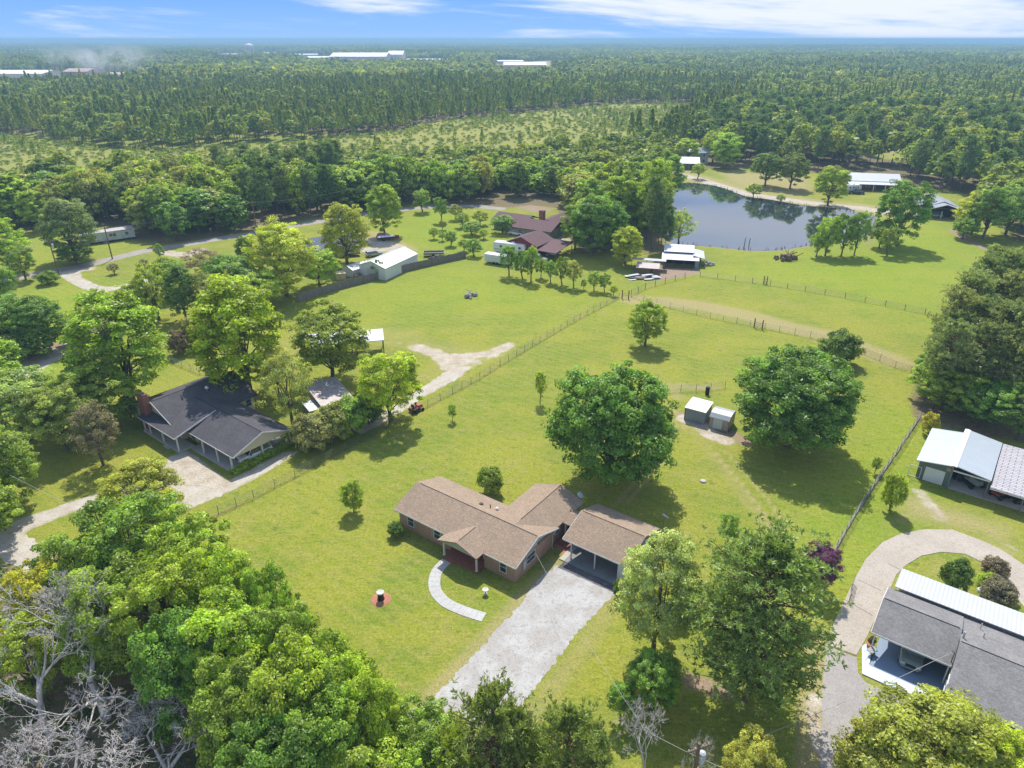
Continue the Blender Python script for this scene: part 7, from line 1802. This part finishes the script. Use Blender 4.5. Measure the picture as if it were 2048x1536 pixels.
# fix the size of the rare broadleaf bushes
def behind_clear(Xa, Ya):
    P = np.stack([Xa, Ya], 1); m = np.ones(len(Xa), bool)
    for k in ('scrub', 'belt', 'east_wood', 'glade', 'cleared', 'yard_far', 'mill', 'pond', 'grove'): m &= ~in_poly(P, GP(PX[k]))
    px, py = PIX(Xa, Ya); m &= py < 300
    # the near pastures stay open
    m &= ~in_poly(P, GP([(1420,330),(1420,560),(2300,700),(2300,480),(1990,470),(1990,430),(1900,380),(1790,350)]))
    return m & ok(Xa, Ya)
X, Y, rg = jitter_grid(-900, 900, 380, 900, 6.3, 31); px, py = PIX(X, Y, 6); m = behind_clear(X, Y) & (px > -120) & (px < 2170); X, Y = X[m], Y[m]
pn = vn(X, Y, 60, 2.0); px, py = PIX(X, Y); pine_zone = np.where((px > 300) & (px < 1500), .80, .35)
isp = rg.rand(len(X)) < np.clip(pine_zone+(pn-.5)*.9, .05, .97); s = rg.uniform(.75, 1.2, len(X)); s = np.where(isp, s*1.05, s)
dens = isp | (rg.rand(len(X)) < .62); X, Y, isp, s = X[dens], Y[dens], isp[dens], s[dens]
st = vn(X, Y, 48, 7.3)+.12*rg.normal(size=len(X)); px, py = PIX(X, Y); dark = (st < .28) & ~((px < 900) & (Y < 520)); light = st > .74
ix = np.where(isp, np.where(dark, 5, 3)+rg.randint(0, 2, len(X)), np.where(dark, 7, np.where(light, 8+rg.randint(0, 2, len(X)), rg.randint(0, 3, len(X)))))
hh = 1+.35*(vn(X, Y, 80, 4.1)-.4)
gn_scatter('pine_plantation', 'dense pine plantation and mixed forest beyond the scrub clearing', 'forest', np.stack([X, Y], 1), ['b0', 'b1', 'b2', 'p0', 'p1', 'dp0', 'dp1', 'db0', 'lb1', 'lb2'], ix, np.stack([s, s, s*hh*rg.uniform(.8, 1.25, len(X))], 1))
X, Y, rg = jitter_grid(-3900, 3900, 905, 5200, 43, 41); px, py = PIX(X, Y, 6); m = (px > -150) & (px < 2200) & behind_clear(X, Y)
gap = vn(X, Y, 170, 5) > .93; m &= ~(gap & (Y > 1200)); X, Y = X[m], Y[m]; pn = vn(X, Y, 260, 1)
ix = np.where(pn > .62, 2, np.where(pn > .34, 1, 0)); s = rg.uniform(.9, 1.1, len(X)); px, py = PIX(X, Y)
st = vn(X*.45, Y, 130, 2.2); dk = (st < .25) | ((px < 520) & (Y > 1220) & (Y < 3600) & (vn(X, Y, 300, 3) < .9)); ix = np.where(dk, 3+(ix < 2), ix); ix = np.where((st > .80) & ~dk, 5, ix); sz = s*rg.uniform(.85, 1.35, len(X))*(1+.35*(vn(X, Y, 420, 8)-.5))
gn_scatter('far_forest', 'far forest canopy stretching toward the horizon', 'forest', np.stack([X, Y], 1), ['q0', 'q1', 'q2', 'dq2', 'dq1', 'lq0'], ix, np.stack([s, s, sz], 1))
# farthest canopy as rolling sheet
def canopy():
    ys = [4900.0]
    while ys[-1] < 46000: ys.append(ys[-1]*1.012)
    ys = np.array(ys); s = np.linspace(-.95, .95, 420); Xa = s[None]*ys[:, None]; Ya = np.repeat(ys[:, None], len(s), 1); rng = np.random.RandomState(3)
    Z = 9+5*rng.rand(*Xa.shape)+5*vn(Xa, Ya, 700, 2)+4*vn(Xa, Ya, 190, 4)+ 10*vn(Xa, Ya, 5200, 6)*np.clip((Ya-6000)/9000, 0, 1); Z[0] = 0
    nr, nc = Xa.shape; i = np.arange(nr*nc).reshape(nr, nc)
    me = np_mesh('horizon_forest', np.stack([Xa.ravel(), Ya.ravel(), Z.ravel()], 1), np.stack([i[:-1, :-1].ravel(), i[:-1, 1:].ravel(), i[1:, 1:].ravel(), i[1:, :-1].ravel()], 1))
    m, nt, out = new_mat('horizon_canopy'); p = principled(nt, out, .95, 0, .1); c = coord(nt)
    nt.links.new(mixc(nt, mrange(nt, noise(nt, c, .004, 5, .65), .35, .65), (.03, .06, .02), (.075, .115, .03)), p.inputs['Base Color']); me.materials.append(m)
    o = link('horizon_forest', me); tag(o, 'unbroken band of forest canopy along the horizon', 'forest', kind='stuff')
canopy()

# ---------------------------------------------------------------- far works: mills, warehouses, tower
def far_block(name, label, cat, pxa, pxb, py, top, depth, roofm, wallm, rise=.25, z_=0):
    A, Bp = G(pxa, py), G(pxb, py); L = math.hypot(Bp[0]-A[0], Bp[1]-A[1]); h = max(4, HT(A[1], top)); an = math.degrees(math.atan2(Bp[1]-A[1], Bp[0]-A[0]))
    R = empty(name, (A[0], A[1], 0), math.radians(an), label, cat); he = h*(1-rise)
    part('wall', M[wallm], R, lambda m: gable_walls(m, 0, L, 0, depth, he, h-.3)); part('roof', M[roofm], R, lambda m: gable_roof(m, -1, L+1, -1, depth+1, he, h+.3, t=.4))
    part('loading_door', M['far_door'], R, lambda m: [m.box(L*k, -.25, 0, L*k+L*.05, -.02, he*.55) for k in (.1, .3, .5, .7, .88)])
    return R
M['far_white'] = mat_plain('far_white_cladding', (.62, .60, .58), .6, var=.05, scale=.02); M['far_cream'] = mat_plain('far_cream_cladding', (.50, .47, .42), .7, var=.06, scale=.02)
M['far_roof'] = mat_plain('far_roof_sheet', (.60, .58, .57), .6, var=.06, scale=.02); M['far_tan'] = mat_plain('far_tan_cladding', (.36, .26, .22), .8, var=.15, scale=.05); M['far_door'] = mat_plain('far_loading_door', (.22, .23, .25), .7, var=.05)
far_block('warehouse', 'huge cream warehouse with pale gable roof, largest on the skyline', 'warehouse', 660, 772, 124, 106, 95, 'far_roof', 'far_cream', .4)
far_block('warehouse', 'tall pale warehouse block at the right end of the huge cream one', 'warehouse', 776, 806, 122, 102, 60, 'far_white', 'far_white', .35)
far_block('warehouse', 'low white warehouse left of the huge cream one', 'warehouse', 612, 656, 122, 113, 60, 'far_white', 'far_cream')
far_block('warehouse', 'long thin pale warehouse farther left, behind dark trees', 'warehouse', 578, 640, 113, 108, 60, 'far_roof', 'far_cream')
far_block('warehouse', 'low pale warehouse strip beside the water tower', 'warehouse', 441, 490, 114, 107, 60, 'far_tan', 'far_white')
far_block('warehouse', 'small pale building right of the water tower', 'warehouse', 520, 556, 110, 105, 60, 'far_white', 'far_cream')
far_block('warehouse', 'long low white roof right of the huge warehouse', 'warehouse', 812, 895, 123, 118, 60, 'far_roof', 'far_cream')
far_block('poultry_house', 'long white ribbed building at the edge of the pine wood', 'warehouse', 1008, 1092, 139, 125, 60, 'far_white', 'far_cream', .35)
far_block('poultry_house', 'second low pale building behind the long ribbed one', 'warehouse', 992, 1046, 127, 121, 50, 'far_roof', 'far_cream')
far_block('far_building', 'tiny white building alone in the far forest', 'building', 1101, 1117, 95, 92, 60, 'far_white', 'far_white')
far_block('saw_mill', 'long pale mill building at the far left edge', 'mill', -60, 86, 160, 142, 60, 'far_white', 'far_cream', .3)
far_block('saw_mill', 'tan mill shed in the smoke at far left', 'mill', 128, 176, 156, 138, 40, 'far_tan', 'far_tan', .3)
far_block('saw_mill', 'low rusty mill roof right of the smoke', 'mill', 205, 282, 158, 146, 50, 'far_tan', 'far_white', .3)
far_block('far_building', 'small white shed on the far clearing at right', 'building', 1880, 1926, 212, 207, 25, 'far_white', 'far_white')
def tower():
    X, Y = G(501, 114); h = HT(Y, 87); R = empty('water_tower', (X, Y, 0), 0, 'white water tower with ribbed legs on the left skyline', 'water tower')
    r = 9*DEPTH(Y)/FPX
    part('tank', M['far_white'], R, lambda m: m.lathe([(r*.35,h*.55),(r*.85,h*.62),(r,h*.74),(r*.96,h*.86),(r*.6,h*.96),(r*.08,h)], n=20), smooth=True)
    for k in range(6): a = k*math.pi/3; part('leg', M['far_white'], R, lambda m: m.tube((r*1.02*math.cos(a), r*1.02*math.sin(a), 0), (r*.86*math.cos(a), r*.86*math.sin(a), h*.7), r*.09, r*.08, 8))
    part('riser', M['far_white'], R, lambda m: m.tube((0,0,0), (0,0,h*.6), r*.14, r*.14, 8))
tower()

# ---------------------------------------------------------------- air
def haze():
    mb = MB(); mb.box(-64000, -400, -1.2, 64000, 58000, 58); m, nt, out = new_mat('haze')
    v = nt.nodes.new('ShaderNodeVolumePrincipled'); v.inputs['Color'].default_value = HAZE_C + (1,); v.inputs['Density'].default_value = HAZE_D; v.inputs['Anisotropy'].default_value = 0.0
    nt.links.new(v.outputs[0], out.inputs['Volume'])
    o = mb.build('haze', m); o['kind'] = 'stuff'
HAZE_C = (.30, .50, .72); HAZE_D = 0.00027
if not globals().get('NO_HAZE'): haze()

def smoke():
    X, Y = G(165, 158); m, nt, out = new_mat('smoke'); v = nt.nodes.new('ShaderNodeVolumePrincipled'); v.inputs['Color'].default_value = (.78, .82, .88, 1)
    c = coord(nt); gr = nt.nodes.new('ShaderNodeTexGradient'); gr.gradient_type = 'SPHERICAL'; mp = nt.nodes.new('ShaderNodeMapping'); nt.links.new(c, mp.inputs[0]); mp.inputs['Scale'].default_value = (1/110, 1/45, 1/24); nt.links.new(mp.outputs[0], gr.inputs[0])
    n = noise(nt, c, .035, 4, .6, .8); d = math2(nt, 'MULTIPLY', mrange(nt, gr.outputs[1], 0, .7, 0, 1, True), mrange(nt, n, .42, .68, 0, .022, True)); nt.links.new(d, v.inputs['Density']); nt.links.new(v.outputs[0], out.inputs['Volume'])
    mb = MB(); mb.lathe([(30, -23), (95, -12), (108, 0), (95, 12), (30, 23)], n=20); o = mb.build('smoke', m); o.location = (X+20, Y+30, 27); tag(o, 'thin pale smoke drifting over the mill at far left', 'smoke', kind='stuff')
smoke()
